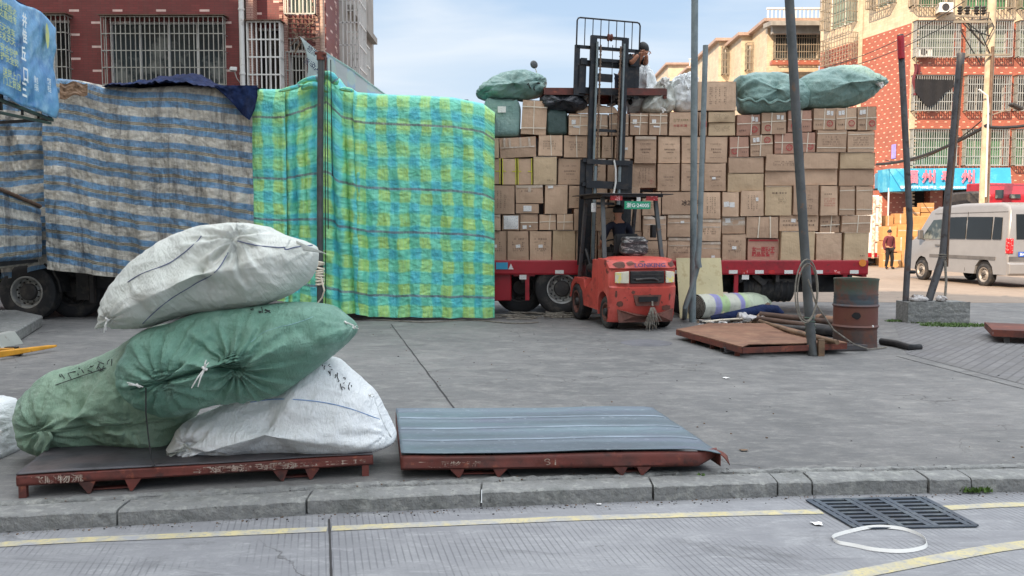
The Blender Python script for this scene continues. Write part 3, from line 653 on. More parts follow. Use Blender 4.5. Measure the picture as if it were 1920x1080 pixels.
def window(parent, P, a, b, c, d, cage=.0, bars=20, rails=4, mat='steelbar', backs='glass', barw=.018, mull=2, gmat=None, topplate=None, bottom=True, label=None):
    """window in the hole a..b, c..d of wall P(x,z,depth): frame + glass, with a barred cage standing `cage` m proud"""
    f = MB(); fw = .05
    for z in (c+fw/2, d-fw/2): f.bar(P(a, z, .12), P(b, z, .12), .06, fw)
    for k in range(mull+1):
        x = a+fw/2+(b-a-fw)*k/mull; f.bar(P(x, c+fw, .12), P(x, d-fw, .12), .06, fw)
    w_ = f.build('window', M['white'], parent, world=True)
    if label: w_['label'] = label
    g_ = MB(); g_.quad(P(a, c, .15), P(b, c, .15), P(b, d, .15), P(a, d, .15)); g_.build('pane', M[backs], w_, world=True)
    if bars:
        k_ = MB(); o = -cage
        a0, b0, c0, d0 = a-.04, b+.04, c-.04, d+.04
        for i in range(bars+1):
            x = a0+(b0-a0)*i/bars; k_.bar(P(x, c0, o), P(x, d0, o), barw)
        for j in range(rails+1):
            z = c0+(d0-c0)*j/rails; k_.bar(P(a0, z, o-.001), P(b0, z, o-.001), barw*1.15)
            if cage > .1:
                for x in (a0, b0): k_.bar(P(x, z, o), P(x, z, -.002), barw)
        if cage > .1:
            ns = max(2, int(cage/.11))
            for i in range(1, ns):
                for x in (a0, b0): k_.bar(P(x, c0, o*i/ns), P(x, d0, o*i/ns), barw)
            if bottom:
                for i in range(0, bars+1, 2): x = a0+(b0-a0)*i/bars; k_.bar(P(x, c0, o), P(x, c0, -.002), barw)
        k_.build('window_cage', M[mat], w_, world=True)
        if topplate:
            p_ = MB(); q0, q1, q2, q3 = P(a0-.05, d0+.03, o-.08), P(b0+.05, d0+.03, o-.08), P(b0+.05, d0+.06, -.003), P(a0-.05, d0+.06, -.003)
            p_.quad(q0, q1, q2, q3); p_.build('rain_hood', M[topplate], w_, world=True, solid=.02)
    return w_
# ---- left: maroon tiled apartment block, 22 m away
BL = thing('apartment_building', 'maroon tiled apartment block with white tile dashes and barred windows behind the blue tarpaulin', 'building', (-12, 22, 0))
Y0 = 22.0
def zx(px, py, Y=Y0): p = at(px, py, Y); return p.x, p.z
O = V(-20, Y0, 0)
def hole(x0, y0, x1, y1, Ox=-20, Y=Y0): a, z1 = zx(x0, y0, Y); b, z0 = zx(x1, y1, Y); return (a-Ox, b-Ox, z0, z1)
h1 = hole(203, 40, 426, 190); h2 = hole(60, 37, 136, 190); h3 = hole(-140, 37, -20, 190); hu = hole(203, -330, 426, -130)
mb = MB(); xe = at(452, 200, Y0).x+20
P = wallgrid(mb, O, (1, 0, 0), xe, 14, [h1, h2, h3, hu]); mb.build('front_wall', M['brickL'], BL, world=True)
for k, h in enumerate((h1, h2, h3, hu)): window(BL, P, *h, cage=.32, bars=25 if k in (0, 3) else 9, rails=5, mat='steelbar', backs='glassd' if k else 'glass', mull=4 if k in (0, 3) else 2, topplate='rustbar', bottom=False)
# pipe, quoin columns, recessed bay, second maroon face
def vstrip(name, x0, x1, Y, mat, dep=.3, z1=14, par=None):
    a = at(x0, 100, Y).x; b = at(x1, 100, Y).x; mb = MB(); mb.bb(a, b, Y, Y+dep, 0, z1); return mb.build(name, mat, par or BL, world=True)
mb = MB(); px_ = at(455, 100, 21.9).x; mb.tube([V(px_, 21.86, 0), V(px_, 21.86, 14)], .065, 12)
for z in (2, 4, 5.6, 7.2, 9): mb.lathe([(.065, 0), (.08, 0), (.08, .05), (.065, .05)], (px_, 21.86, z), seg=12)
mb.build('drain_pipe', M['white'], BL, world=True, smooth=True)
vstrip('quoin_column', 463, 476, 21.95, M['quoin'], 1.5)
Y1 = 22.3; Ox1 = at(474, 100, Y1).x
def hole1(x0, y0, x1, y1, Y=Y1): a, z1 = zx(x0, y0, Y); b, z0 = zx(x1, y1, Y); return (a-Ox1, b-Ox1, z0, z1)
hs = [hole1(476, 52, 532, 175), hole1(540, -60, 592, 28), hole1(541, 76, 572, 96), hole1(541, 102, 574, 165)]
mb = MB(); P = wallgrid(mb, (Ox1, Y1, 0), (1, 0, 0), at(612, 100, Y1).x-Ox1, 14, hs); mb.build('side_bay_wall', M['brickL'], BL, world=True)
window(BL, P, *hs[0], cage=.45, bars=7, rails=4, mat='white', backs='glassd', barw=.03, mull=2, topplate='rustbar', bottom=False)
window(BL, P, *hs[1], cage=.3, bars=8, rails=3, mat='steelbar', backs='curtain', barw=.025, topplate=None)
window(BL, P, *hs[2], cage=.05, bars=5, rails=1, mat='steelbar', backs='glassd', barw=.02, mull=1)
window(BL, P, *hs[3], cage=.12, bars=6, rails=2, mat='steelbar', backs='glassd', barw=.02, mull=1)
vstrip('quoin_column', 533, 540, 22.2, M['quoin'], .2); vstrip('quoin_column', 592, 599, 22.2, M['quoin'], .2)
def teeth(name, x, Y, face='y', n_=60, dx=.13, par=BL):
    mb = MB()
    for i in range(n_):
        z = .3+i*.2
        if face == 'y': mb.bb(x, x+dx*(1 if i % 2 else .6), Y-.004, Y+.05, z, z+.1)
        else: mb.bb(x-.05, x+.004, Y, Y+dx*(1 if i % 2 else .6), z, z+.1)
    mb.build(name, M['quoin'], par, world=True)
teeth('quoin_teeth', at(524, 60, 22.28).x, 22.28); teeth('quoin_teeth', at(586, 60, 22.28).x, 22.28)
mb = MB(); px_ = at(606, 100, 22.1).x; mb.tube([V(px_, 22.05, 3), V(px_, 22.05, 14)], .06, 10); mb.build('drain_pipe', M['pinktile'], BL, world=True, smooth=True)
# receding side: X const, from Y 22.3 to 25.2
XS = at(612, 100, Y1).x
mb = MB(); P = wallgrid(mb, (XS, Y1, 0), (0, 1, 0), 2.9, 14, [(1.7, 2.75, 5.6, 9.2), (1.9, 2.8, 3.0, 4.6)]); mb.build('receding_side_wall', M['brickL'], BL, world=True)
window(BL, P, 1.7, 2.75, 5.6, 9.2, cage=.55, bars=5, rails=6, mat='white', backs='curtain', barw=.03)
window(BL, P, 1.9, 2.8, 3.0, 4.6, cage=.35, bars=5, rails=3, mat='white', backs='glassd', barw=.03)
teeth('quoin_teeth', XS, 23.5, 'x', 60, .22)
mb = MB(); mb.bb(-20, XS-.01, 22.6, 30, 0, 14); mb.build('building_body', M['greywall'], BL, world=True)
# twisted bars of the unused awning bracket against the wall
mb = MB()
for i in range(6): a, z = zx(541+i*8, 33, 22.1); mb.bar((a, 22.05, z), (a, 22.05, z-.5), .02)
for k in range(4): a, z = zx(541, 36+k*9, 22.1); b, _ = zx(590, 36, 22.1); mb.bar((a, 22.03, z), (b, 22.03, z-.02), .02)
for s_ in ((545, 75, 600, 30), (560, 62, 590, 78), (541, 90, 575, 58)):
    a, z = zx(s_[0], s_[1], 22); b, z2 = zx(s_[2], s_[3], 22); mb.bar((a, 21.98, z), (b, 21.98, z2), .02)
mb.build('rusty_bracket', M['rustbar'], BL, world=True)
# cctv camera beside the pipe
t = thing('security_camera', 'small white security camera beside the white drain pipe on the maroon wall', 'camera', at(437, 130, 21.6))
mb = MB(); mb.box((0, 0, 0), (.16, .22, .09), rot=R(25)); mb.build('camera_body', M['white'], t, bevel=.01)
mb = MB(); mb.tube([V(0, .1, -.03), V(.03, .2, -.2), V(.08, .38, -.3)], .015, 6); mb.build('bracket', M['white'], t)
# ---- next building along, pinkish
B2 = thing('apartment_building', 'narrow pinkish tiled apartment block with white caged bays beside the open sky', 'building', (-5.5, 27, 0))
mb = MB(); xa = at(640, 60, 25.4).x; xb = at(683, 60, 27).x
P = wallgrid(mb, (xa-1.5, 25.4, 0), (1, 0, 0), xb-xa+1.2, 8.0, []); mb.build('front_wall', M['pinktile'], B2, world=True)
XE = xb-.3
mb = MB(); P = wallgrid(mb, (XE, 25.4, 0), (0, 1, 0), 4, 8.0, [(.7, 2.2, 5.0, 7.4), (.7, 2.2, 2.6, 4.3)]); mb.build('side_wall', M['pinktile'], B2, world=True)
window(B2, P, .7, 2.2, 5.0, 7.4, cage=.35, bars=6, rails=4, mat='white', backs='curtain', barw=.03)
window(B2, P, .7, 2.2, 2.6, 4.3, cage=.35, bars=6, rails=3, mat='white', backs='glass', barw=.03)
mb = MB(); mb.bb(xa-1.5, XE+.3, 25.2, 29.6, 8.0, 8.2); mb.build('roof_slab', M['greywall'], B2, world=True)
mb = MB(); mb.bb(xa-1.4, XE-.02, 25.55, 29.4, 0, 7.9); mb.build('building_body', M['greywall'], B2, world=True)

# ---- right: cream over orange-red tiled block, sunlit
YR = 48.0; X0 = 22.07
BR = thing('apartment_building', 'sunlit cream and orange red tiled apartment block with caged windows above the blue shop sign', 'building', (X0+5, YR, 0))
zR = lambda py: at(960, py, YR).z
ZB = zR(43)
cols = [(1711, 1790), (1810, 1887), (1903, 1980), (2000, 2075)]; rows = [(45, 108), (146, 208), (246, 310)]
xR = lambda px: at(px, 100, YR).x-X0
holes = [(xR(a), xR(b), zR(y1), zR(y0)) for (a, b) in cols for (y0, y1) in rows]
mb = MB(); P = wallgrid(mb, (X0, YR, 0), (1, 0, 0), 13, ZB-3.9, [(a, b, c-3.9, d-3.9) for a, b, c, d in holes], mi=0)
for i, v in enumerate(mb.v): v.z += 3.9
mb.build('red_tiled_wall', M['brickR'], BR, world=True)
P = lambda x, z, d=0: V(X0+x, YR+d, z)
rb = random.Random(3)
for i, h in enumerate(holes):
    window(BR, P, *h, cage=.5, bars=19, rails=4, mat='steelbar', backs=('curtain', 'greencloth', 'glassd')[(i*2) % 3], barw=.035, mull=3, topplate='rustbar')
toph = [(xR(1703), xR(1770)-.0, zR(13), zR(-40)), (xR(1800), xR(1885), zR(18), zR(-40)), (xR(1903), xR(1980), zR(18), zR(-40))]
mb = MB(); wallgrid(mb, (X0, YR, 0), (1, 0, 0), 13, 20-ZB, [(a, b, c-ZB, d-ZB) for a, b, c, d in toph])
for v in mb.v: v.z += ZB
mb.build('cream_tiled_wall', M['cream'], BR, world=True)
for h in toph: window(BR, P, *h, cage=.6, bars=16, rails=3, mat='steeldim', backs='greencloth', barw=.035, mull=3)
# left receding flank
FX = V(19.9-X0, 56-48, 0).normalized()*-1     # direction from far end to corner
Of = V(X0, YR, 0)-FX*8.3; FW_ = 8.3
def fpos(px, Y=None):
    # distance along flank (from the far end) seen at pixel column px
    u = (px-960)/F/ (ray(px, 300).y)
    # solve X0 - FX*s : point = Of+FX*s ; x/y = u
    s_ = (Of.x-u*Of.y)/(u*FX.y-FX.x); return s_
def fz(px, py): s_ = fpos(px); q = Of+FX*s_; return at(px, py, q.y).z
fh = [(fpos(1550), fpos(1600), fz(1575, 48), fz(1575, -40)), (fpos(1552), fpos(1603), fz(1575, 118), fz(1575, 72)), (fpos(1635), fpos(1672), fz(1650, 12), fz(1650, -60))]
mb = MB(); wallgrid(mb, Of, FX, FW_, ZB, []); mb.build('red_flank_wall', M['brickR'], BR, world=True)
mb = MB(); wallgrid(mb, Of, FX, FW_, 20-ZB, [(a, b, c-ZB, d-ZB) for a, b, c, d in (fh[0], fh[2])])
for v in mb.v: v.z += ZB
mb.build('cream_flank_wall', M['cream'], BR, world=True)
Nf = V(FX.y, -FX.x, 0); P = lambda x, z, d=0: Of+FX*x+V(0, 0, z)-Nf*d
for h in fh: window(BR, P, *h, cage=.7, bars=10, rails=5, mat='steeldim', backs='curtain', barw=.035)
mb = MB(); wallgrid(mb, Of+Nf*.03+FX*(fpos(1604)), FX, fpos(1612)-fpos(1604), 20, []); mb.build('cream_band', M['cream'], BR, world=True)
mb = MB(); mb.bb(X0+.003, X0+.32, YR-.05, YR-.002, 0, 20); mb.build('corner_strip', M['cream'], BR, world=True)
mb = MB()
for i in range(64): mb.bb(X0+.33, X0+.33+.12, YR-.03, YR-.002, .4+i*.2, .5+i*.2)
mb.build('quoin_teeth', M['cream'], BR, world=True)
mb = MB(); mb.bb(X0+.1, X0+13, YR+.3, YR+12, 6, 19.8); mb.build('building_body', M['greywall'], BR, world=True)
mb = MB()
q = [Of, V(X0, YR, 0), V(X0+13, YR, 0), V(X0+13, YR+12, 0), Of+V(0, 4, 0)]
mb.slices([[p_+V(0, 0, 19.9) for p_ in q], [p_+V(0, 0, 20.2) for p_ in q]]); mb.build('roof', M['greywall'], BR, world=True)
# ground floor: dark shops between red piers
mb = MB()
for px in (1650, 1753, 1862): x = at(px, 400, YR-.2).x; mb.bb(x-.35, x+.35, YR-.3, YR+.4, 0, 3.9)
mb.bb(X0-1.9, X0-1.2, YR+2, YR+2.5, 0, 3.9)
mb.build('pier', M['brickR'], BR, world=True)
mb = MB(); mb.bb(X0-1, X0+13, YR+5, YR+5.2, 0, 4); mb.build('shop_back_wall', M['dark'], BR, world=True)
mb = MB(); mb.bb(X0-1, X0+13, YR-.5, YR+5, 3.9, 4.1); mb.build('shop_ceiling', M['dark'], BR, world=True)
# AC unit, dark net, purple address plate
t = thing('air_conditioner', 'white air conditioner unit on a bracket high on the cream wall near the utility pole', 'air conditioner', at(1772, 24, YR-.5))
mb = MB(); mb.bb(-.38, .38, -.15, .35, 0, .52); mb.build('casing', M['white'], t, bevel=.02)
mb = MB(); mb.lathe([(.2, -.16), (.2, -.17), (.17, -.175), (.17, -.16)], (-.05, 0, .27), (0, 1, 0), 20); mb.lathe([(0, -.16), (.17, -.165)], (-.05, 0, .27), (0, 1, 0), 20); mb.build('fan_grille', M['rimdark'], t)
mb = MB(); mb.bar((-.3, .4, -.02), (-.3, -.1, -.02), .04); mb.bar((.3, .4, -.02), (.3, -.1, -.02), .04); mb.build('bracket', M['rustbar'], t)
t = thing('air_conditioner', 'air conditioner unit standing inside the top left window cage of the red wall', 'air conditioner', at(1733, 107, YR-.32))
mb = MB(); mb.bb(-.38, .38, -.12, .2, 0, .5); mb.build('casing', M['white'], t, bevel=.02)
mb = MB(); mb.lathe([(.18, -.13), (.18, -.14), (.15, -.14), (.0, -.135)], (-.1, 0, .25), (0, 1, 0), 20); mb.build('fan_grille', M['rimdark'], t)
mb = MB(); a = at(1716, 148, YR-.6); b_ = at(1788, 150, YR-.6)
mb.grid(lambda u, v: a.lerp(b_, u)+V(0, -.02*math.sin(u*20), -v*(.7+.75*math.sin(PI*min(1, u*1.25))**1.2 if u < .8 else .7-(u-.8)*1.5)), 24, 8)
tag(mb.build('shade_net', M['clothK'], solid=.01), 'dark grey shade net sagging over the middle left window cage', 'net')
mb = MB(); a = at(1671, 275, YR-.0); s_ = fpos(1676); q = Of+FX*s_+Nf*.03; mb.box((q.x, q.y, at(1676, 284, q.y).z), (.02, .35, .8), rot=math.atan2(-FX.x, FX.y)); tag(mb.build('address_plate', pm('purple_plate', S(150, 140, 214), .5)), 'small lilac address plate on the red tiled flank wall', 'sign')
mb = MB(); a = at(1719, 120, YR-.45); mb.grid(lambda u, v: (a.x+(u-.5)*.35+.06*math.sin(v*9), a.y-.1*math.sin(u*6), a.z-v*1.7), 8, 12); tag(mb.build('hanging_cloth', M['clothM'], solid=.02), 'dark cloth hanging from the corner of the top left cage', 'cloth')
# ---- blue shop fascia wrapping the corner
YS = 46.4; SG = thing('shop_sign', 'long blue shop fascia with large pink characters under the red tiled wall', 'sign', at(1780, 340, YS))
a0, a1 = at(1668, 316, YS), at(1668, 359, YS); b0, b1 = at(1897, 314, YS), at(1897, 352, YS)
mb = MB(); mb.slices([[a1, V(a0.x, a0.y+.12, a0.z), V(a0.x, a0.y+1.5, a0.z), V(a1.x, a1.y+1.5, a1.z)], [b1, V(b0.x, b0.y+.12, b0.z), V(b0.x, b0.y+1.5, b0.z), V(b1.x, b1.y+1.5, b1.z)]])
mb.build('fascia_board', M['signblue'], SG, world=True)
c0, c1 = at(1640, 326, 50.5), at(1640, 360, 50.5)
mb = MB(); mb.slices([[a1-V(.01, 0, 0), a0-V(.01, 0, 0), a0+V(.5, .6, 0), a1+V(.5, .6, 0)], [c1, c0, c0+V(.5, .3, 0), c1+V(.5, .3, 0)]]); mb.build('side_fascia_board', M['signblue'], SG, world=True)
for px, ch in ((1709, '福'), (1741, '州'), (1777, '泰'), (1815, '州')): text('lettering', ch, M['pinktext'], SG, at(px, 331, YS-.09), width=.72, height=.72, bold=.03, world=True)
text('lettering', '福州市远洋村100幢1层之 · 电话 13003858100 83562563', M['ltext'], SG, at(1762, 351, YS-.14), width=4.3, height=.16, bold=.03, world=True)
mb = MB()
for px in (1668, 1896): p_ = at(px, 352, YS); mb.bar(V(p_.x, p_.y+.1, 0), V(p_.x, p_.y+.1, p_.z), .06)
mb.bar(at(1668, 360, YS+.15), at(1692, 362, YS+1.2), .05); mb.build('post', M['white'], SG, world=True)
# ---- cream houses further back
def cream_house(label, x0, x1, Y, ztop, dep, holes, par_label=None, rail=None, extra=None):
    a = at(x0, 200, Y).x; b = at(x1, 200, Y).x
    t = thing('house', label, 'house', ((a+b)/2, Y, 0))
    hs_ = [(at(h[0], 200, Y).x-a, at(h[2], 200, Y).x-a, at(960, h[3], Y).z, at(960, h[1], Y).z) for h in holes]
    zt = at(960, ztop, Y).z
    mb = MB(); P = wallgrid(mb, (a, Y, 0), (1, 0, 0), b-a, zt, hs_); 
    mb.quad(V(a, Y, 0), V(a, Y+dep, 0), V(a, Y+dep, zt), V(a, Y, zt), 0, [(0, 0), (dep, 0), (dep, zt), (0, zt)])
    mb.quad(V(b, Y, 0), V(b, Y+dep, 0), V(b, Y+dep, zt), V(b, Y, zt), 0, [(0, 0), (dep, 0), (dep, zt), (0, zt)])
    mb.build('wall', M['cream'], t, world=True)
    mb = MB(); mb.bb(a-.35, b+.35, Y-.4, Y+dep, zt, zt+.22); mb.build('cornice', M['pinktile'], t, world=True)
    mb = MB(); mb.bb(a+.02, b-.02, Y+.6, Y+dep-.1, 0, zt-.05); mb.build('building_body', M['cream'], t, world=True)
    for h in hs_: window(t, P, *h, cage=.6, bars=max(6, int((h[1]-h[0])/.16)), rails=4, mat='steeldim', backs='glass', barw=.04)
    if rail:
        z1 = at(960, rail, Y).z; mb = MB(); n_ = int((b-a)/.28)
        for i in range(n_+1): x = a+(b-a)*i/n_; mb.bb(x-.05, x+.05, Y-.1, Y, zt+.222, z1)
        mb.bb(a-.1, b+.1, Y-.15, Y+.05, z1, z1+.12); mb.build('balustrade', M['white'], t, world=True)
    return t, a, b, zt
t, a, b, zt = cream_house('cream house with an enclosed grey rooftop balcony and white balustrade beside the red tiled block', 1436, 1533, 62, 42, 10, [(1448, 62, 1530, 112)], rail=18)
mb = MB(); z0 = at(960, 60, 61).z; z1 = at(960, 44, 61).z
mb.slices([[V(a-.3, 60.2, z1-.3), V(a-.3, 60.2, z1), V(a-.3, 62, z1+.2), V(a-.3, 62, z1-.1)], [V(b, 60.2, z1-.3), V(b, 60.2, z1), V(b, 62, z1+.2), V(b, 62, z1-.1)]]); mb.build('balcony_roof', M['greywall'], t, world=True)
mb = MB(); mb.bb(a, b, 60.8, 61.2, at(960, 64, 61).z, z1-.2); mb.build('upper_panel', M['greywall'], t, world=True)
mb = MB(); mb.bb(a, b, 60.8, 61.3, at(960, 122, 61).z, at(960, 114, 61).z); mb.build('sill', M['brickR'], t, world=True)
cream_house('cream flat roofed house between the grey balcony and the tall grey poles', 1388, 1446, 66, 68, 9, [(1396, 84, 1414, 132), (1419, 84, 1440, 132)])
cream_house('cream house with a tall caged corner window, left of the flat roofed one', 1346, 1396, 70, 78, 9, [(1352, 90, 1366, 140), (1371, 86, 1392, 150)])
cream_house('small distant cream house with white roof railing low on the skyline', 1292, 1350, 92, 129, 10, [(1318, 142, 1345, 152)], rail=112)
cream_house('tiny cream house just left of the grey poles on the skyline', 1252, 1296, 100, 122, 10, [])
# ---- unseen block added behind the camera, sized to throw shade over the yard
sd_ = V(.6, .8, 0); td = V(.8, -.6, 0)
BK = thing('apartment_building', 'unseen tall plain block behind the camera, added to shade the yard', 'building', sd_*-16+td*-17)
mb = MB(); hs_ = [(2+i*3.4, 3.6+i*3.4, 1.2+j*3.2, 2.8+j*3.2) for i in range(14) for j in range(8)]
P = wallgrid(mb, sd_*-16+td*9.1, -td, 50, 27.0, hs_, depth=.3); mb.build('front_wall', M['cream'], BK, world=True)
mb = MB(); mb.box(sd_*-22+td*-15.9+V(0, 0, 13.45), (49.9, 11.3, 26.9), rot=math.atan2(td.y, td.x)); mb.build('building_body', M['greywall'], BK, world=True)
mb = MB()
for k, (a, b, c, d) in enumerate(hs_):
    mb = MB(); mb.quad(P(a, c, .25), P(b, c, .25), P(b, d, .25), P(a, d, .25)); mb.build('window', M['glass'], BK, world=True) if k < 100 else None
BK2 = None
# ================================================================ TRUCKS
def wheel(parent, c, r, wd, axis=(0, -1, 0), rimr=None, name='wheel', rimm='rim', holes=10, hubr=.16, depth=.05):
    """wheel centred at c (parent coords), outer side along axis; tyre + rim > lugs"""
    a = Vector(axis).normalized(); c = Vector(c); rimr = rimr or r*.56
    w_ = bpy.data.objects.new(name, None); C.objects.link(w_); w_.parent = parent; w_.location = c
    mb = MB(); h = wd/2
    pr = [(rimr, -h*.8), (rimr+.03, -h), (r-.05, -h), (r-.01, -h*.8), (r, -h*.5)]
    for k in range(5):
        z = -h*.5+h*k/4; pr += [(r, z), (r-.012, z+.004), (r-.012, z+.014), (r, z+.018)]
    pr += [(r, h*.5), (r-.01, h*.8), (r-.05, h), (r-.10 if r > .4 else r-.07, h+.006), (rimr+.04, h+.002), (rimr+.015, h-.01), (rimr, h*.8)]
    mb.lathe(pr, (0, 0, 0), a, 48); mb.build('tyre', M['tyre'], w_, smooth=35)
    mb = MB(); e = h-.01
    mb.lathe([(rimr+.004, -h*.5), (rimr+.004, e-.03), (rimr+.016, e), (rimr+.012, e+.008), (rimr-.012, e+.004), (rimr-.03, e-.03), (rimr-.04, e-depth), (rimr*.78, e-depth-.01), (rimr*.62, e-depth+.025), (hubr*1.05, e-depth+.028), (hubr*1.05, e-depth-.01), (0.0, e-depth-.01)], (0, 0, 0), a, 40)
    rim = mb.build('rim', M[rimm], w_, smooth=35)
    u = a.orthogonal().normalized(); v = a.cross(u); mb = MB()
    for k in range(holes):
        t_ = 2*PI*(k+.5)/holes; mb.disc((u*math.cos(t_)+v*math.sin(t_))*rimr*.86+a*(e-depth-.004), rimr*.085, a, .012, 10)
    if holes: mb.build('vent_hole', M['dark'], rim)
    mb = MB()
    for k in range(holes):
        t_ = 2*PI*k/max(1, holes); mb.disc((u*math.cos(t_)+v*math.sin(t_))*(hubr+.035)+a*(e-depth+.015), .016, a, .03, 6)
    mb.build('lug_nuts', M['rimdark'], rim) if holes else None
    mb = MB(); mb.lathe([(hubr, e-depth-.01), (hubr, e-depth+.06), (hubr*.86, e-depth+.085), (hubr*.4, e-depth+.09), (0, e-depth+.092)], (0, 0, 0), a, 24); mb.build('hub', M['rimdark'], w_, smooth=35)
    return w_
YT = 16.8
T = thing('flatbed_trailer', 'long red flatbed trailer loaded high with cartons behind the forklift', 'trailer', (1.2, YT+1.25, 0))
def tx(px, Y=YT): return at(px, 480, Y).x
def tz(py, Y=YT): return at(960, py, Y).z
XL, XR = -10.2, tx(1628); ZD = tz(488); ZB_ = tz(515)
mb = MB(); mb.bb(XL, XR, YT+.05, YT+2.45, ZD-.12, ZD-.002); mb.build('deck', M['redtruck'], T, world=True)
mb = MB(); 
mb.slices([[V(x, YT, ZB_), V(x, YT-.01, ZB_+.03), V(x, YT-.01, ZD-.02), V(x, YT, ZD), V(x, YT+.05, ZD), V(x, YT+.05, ZB_)] for x in (XL, XR)]); mb.build('side_rail', M['redtruck'], T, world=True)
mb = MB(); mb.bb(XR-.1, XR, YT+.051, YT+2.45, ZB_-.05, ZD-.125); mb.build('rear_beam', M['redtruck'], T, world=True)
mb = MB(); mb.bb(XL, XR-.3, YT+.75, YT+.9, .55, ZD-.13); mb.bb(XL, XR-.3, YT+1.6, YT+1.75, .55, ZD-.13); mb.build('chassis_beams', M['blacksteel'], T, world=True)
mb = MB()
x = XL+.3
while x < XR-.2: mb.bb(x, x+.07, YT+.06, YT+2.4, ZB_-.14, ZD-.13); mb.bar((x+.03, YT+.1, ZB_-.14), (x+.03, YT+.7, .6), .05); x += .72
mb.build('cross_members', M['rimdark'], T, world=True)
for px in (1049, 1262, 1375, 1424, 1479, 1535, 1602, 700, 560):
    mb = MB(); x = tx(px); mb.bb(x-.085, x+.085, YT-.018, YT-.0105, ZB_+.02, ZB_+.09); mb.build('reflector', M['label'], T, world=True)
for px in (1396, 1447, 1503, 1570):
    mb = MB(); x = tx(px); mb.bb(x-.06, x+.06, YT-.017, YT-.0105, ZB_+.02, ZB_+.09); mb.build('reflector', M['taill'], T, world=True)
mb = MB(); mb.disc((tx(1617), YT-.01, tz(493)), .07, (0, -1, 0), .02); mb.build('marker_lamp', M['amber'], T, world=True)
mb = MB(); mb.bb(tx(930), tx(952), YT-.02, YT-.011, tz(505), tz(492)); mb.build('marking_plate', M['signblue'], T, world=True)
mb = MB(); mb.slices([[V(tx(953), y, tz(505)), V(tx(963), y, tz(505)), V(tx(958), y, tz(494))] for y in (YT-.02, YT-.011)]); mb.build('warning_triangle', M['label'], T, world=True)
mb = MB(); mb.bb(tx(974), tx(987), YT+.0, YT+.03, tz(514.5)-.1, tz(514.5)-.01); mb.bb(tx(1392), tx(1405), YT+.0, YT+.03, tz(514.5)-.1, tz(514.5)-.01); mb.build('white_tag', M['label'], T, world=True)
mb = MB(); mb.bb(tx(860), tx(959), YT+.08, YT+.6, tz(565), tz(512)); mb.build('side_toolbox', M['redtruck'], T, world=True, bevel=.02)
mb = MB()
for px in (985, 1378, 1583): mb.bb(tx(px), tx(px)+.08, YT+.02, YT+.1, .3, ZB_)
mb.bb(tx(963), tx(1003), YT+.03, YT+.07, tz(518), tz(514)); mb.build('guard_post', M['redtruck'], T, world=True)
mb = MB(); mb.bar((tx(1590), YT+.15, ZB_), (tx(1596), YT+.12, .25), .05); mb.build('support_leg', M['rimdark'], T, world=True)
wheel(T, V(tx(1054), YT+.17, .53)-V(*T.location), .53, .30, (0, -1, 0), .285, depth=.09)
wheel(T, V(tx(1054), YT+2.2, .53)-V(*T.location), .53, .30, (0, 1, 0), .285, depth=.09)
wheel(T, V(tx(985)-.1, YT+.62, .53)-V(*T.location), .53, .30, (0, -1, 0), .285, rimm='rimdark', depth=.09)
wheel(T, V(tx(1258)+.35, YT+.17, .53)-V(*T.location), .53, .30, (0, -1, 0), .285, rimm='rimdark', depth=.09)
# spare tyre carrier / tank slung under the deck
mb = MB(); x0, x1 = tx(1398), tx(1500)
for k in range(2): mb.lathe([(.05, 0), (.22, 0), (.28, .04), (.28, x1-x0-.04), (.22, x1-x0), (.05, x1-x0)], (x0, YT+.5+k*.7, .52), (1, 0, 0), 28)
for k in range(7): mb.lathe([(.283, 0), (.292, .01), (.292, .04), (.283, .05)], (x0+.12+k*.13, YT+.5, .52), (1, 0, 0), 28)
mb.build('air_tanks', M['tyre'], T, world=True, smooth=35)
mb = MB(); mb.bb(tx(1350), tx(1600), YT+.9, YT+1.0, .40, .85); mb.build('underrun_guard', M['black'], T, world=True)
mb = MB(); mb.bb(tx(1430), tx(1500), YT+.25, YT+.5, ZB_-.32, ZB_-.1); mb.bar((tx(1418), YT+.2, ZB_), (tx(1440), YT+.2, ZB_-.2), .1); mb.build('brake_gear', M['rimdark'], T, world=True)
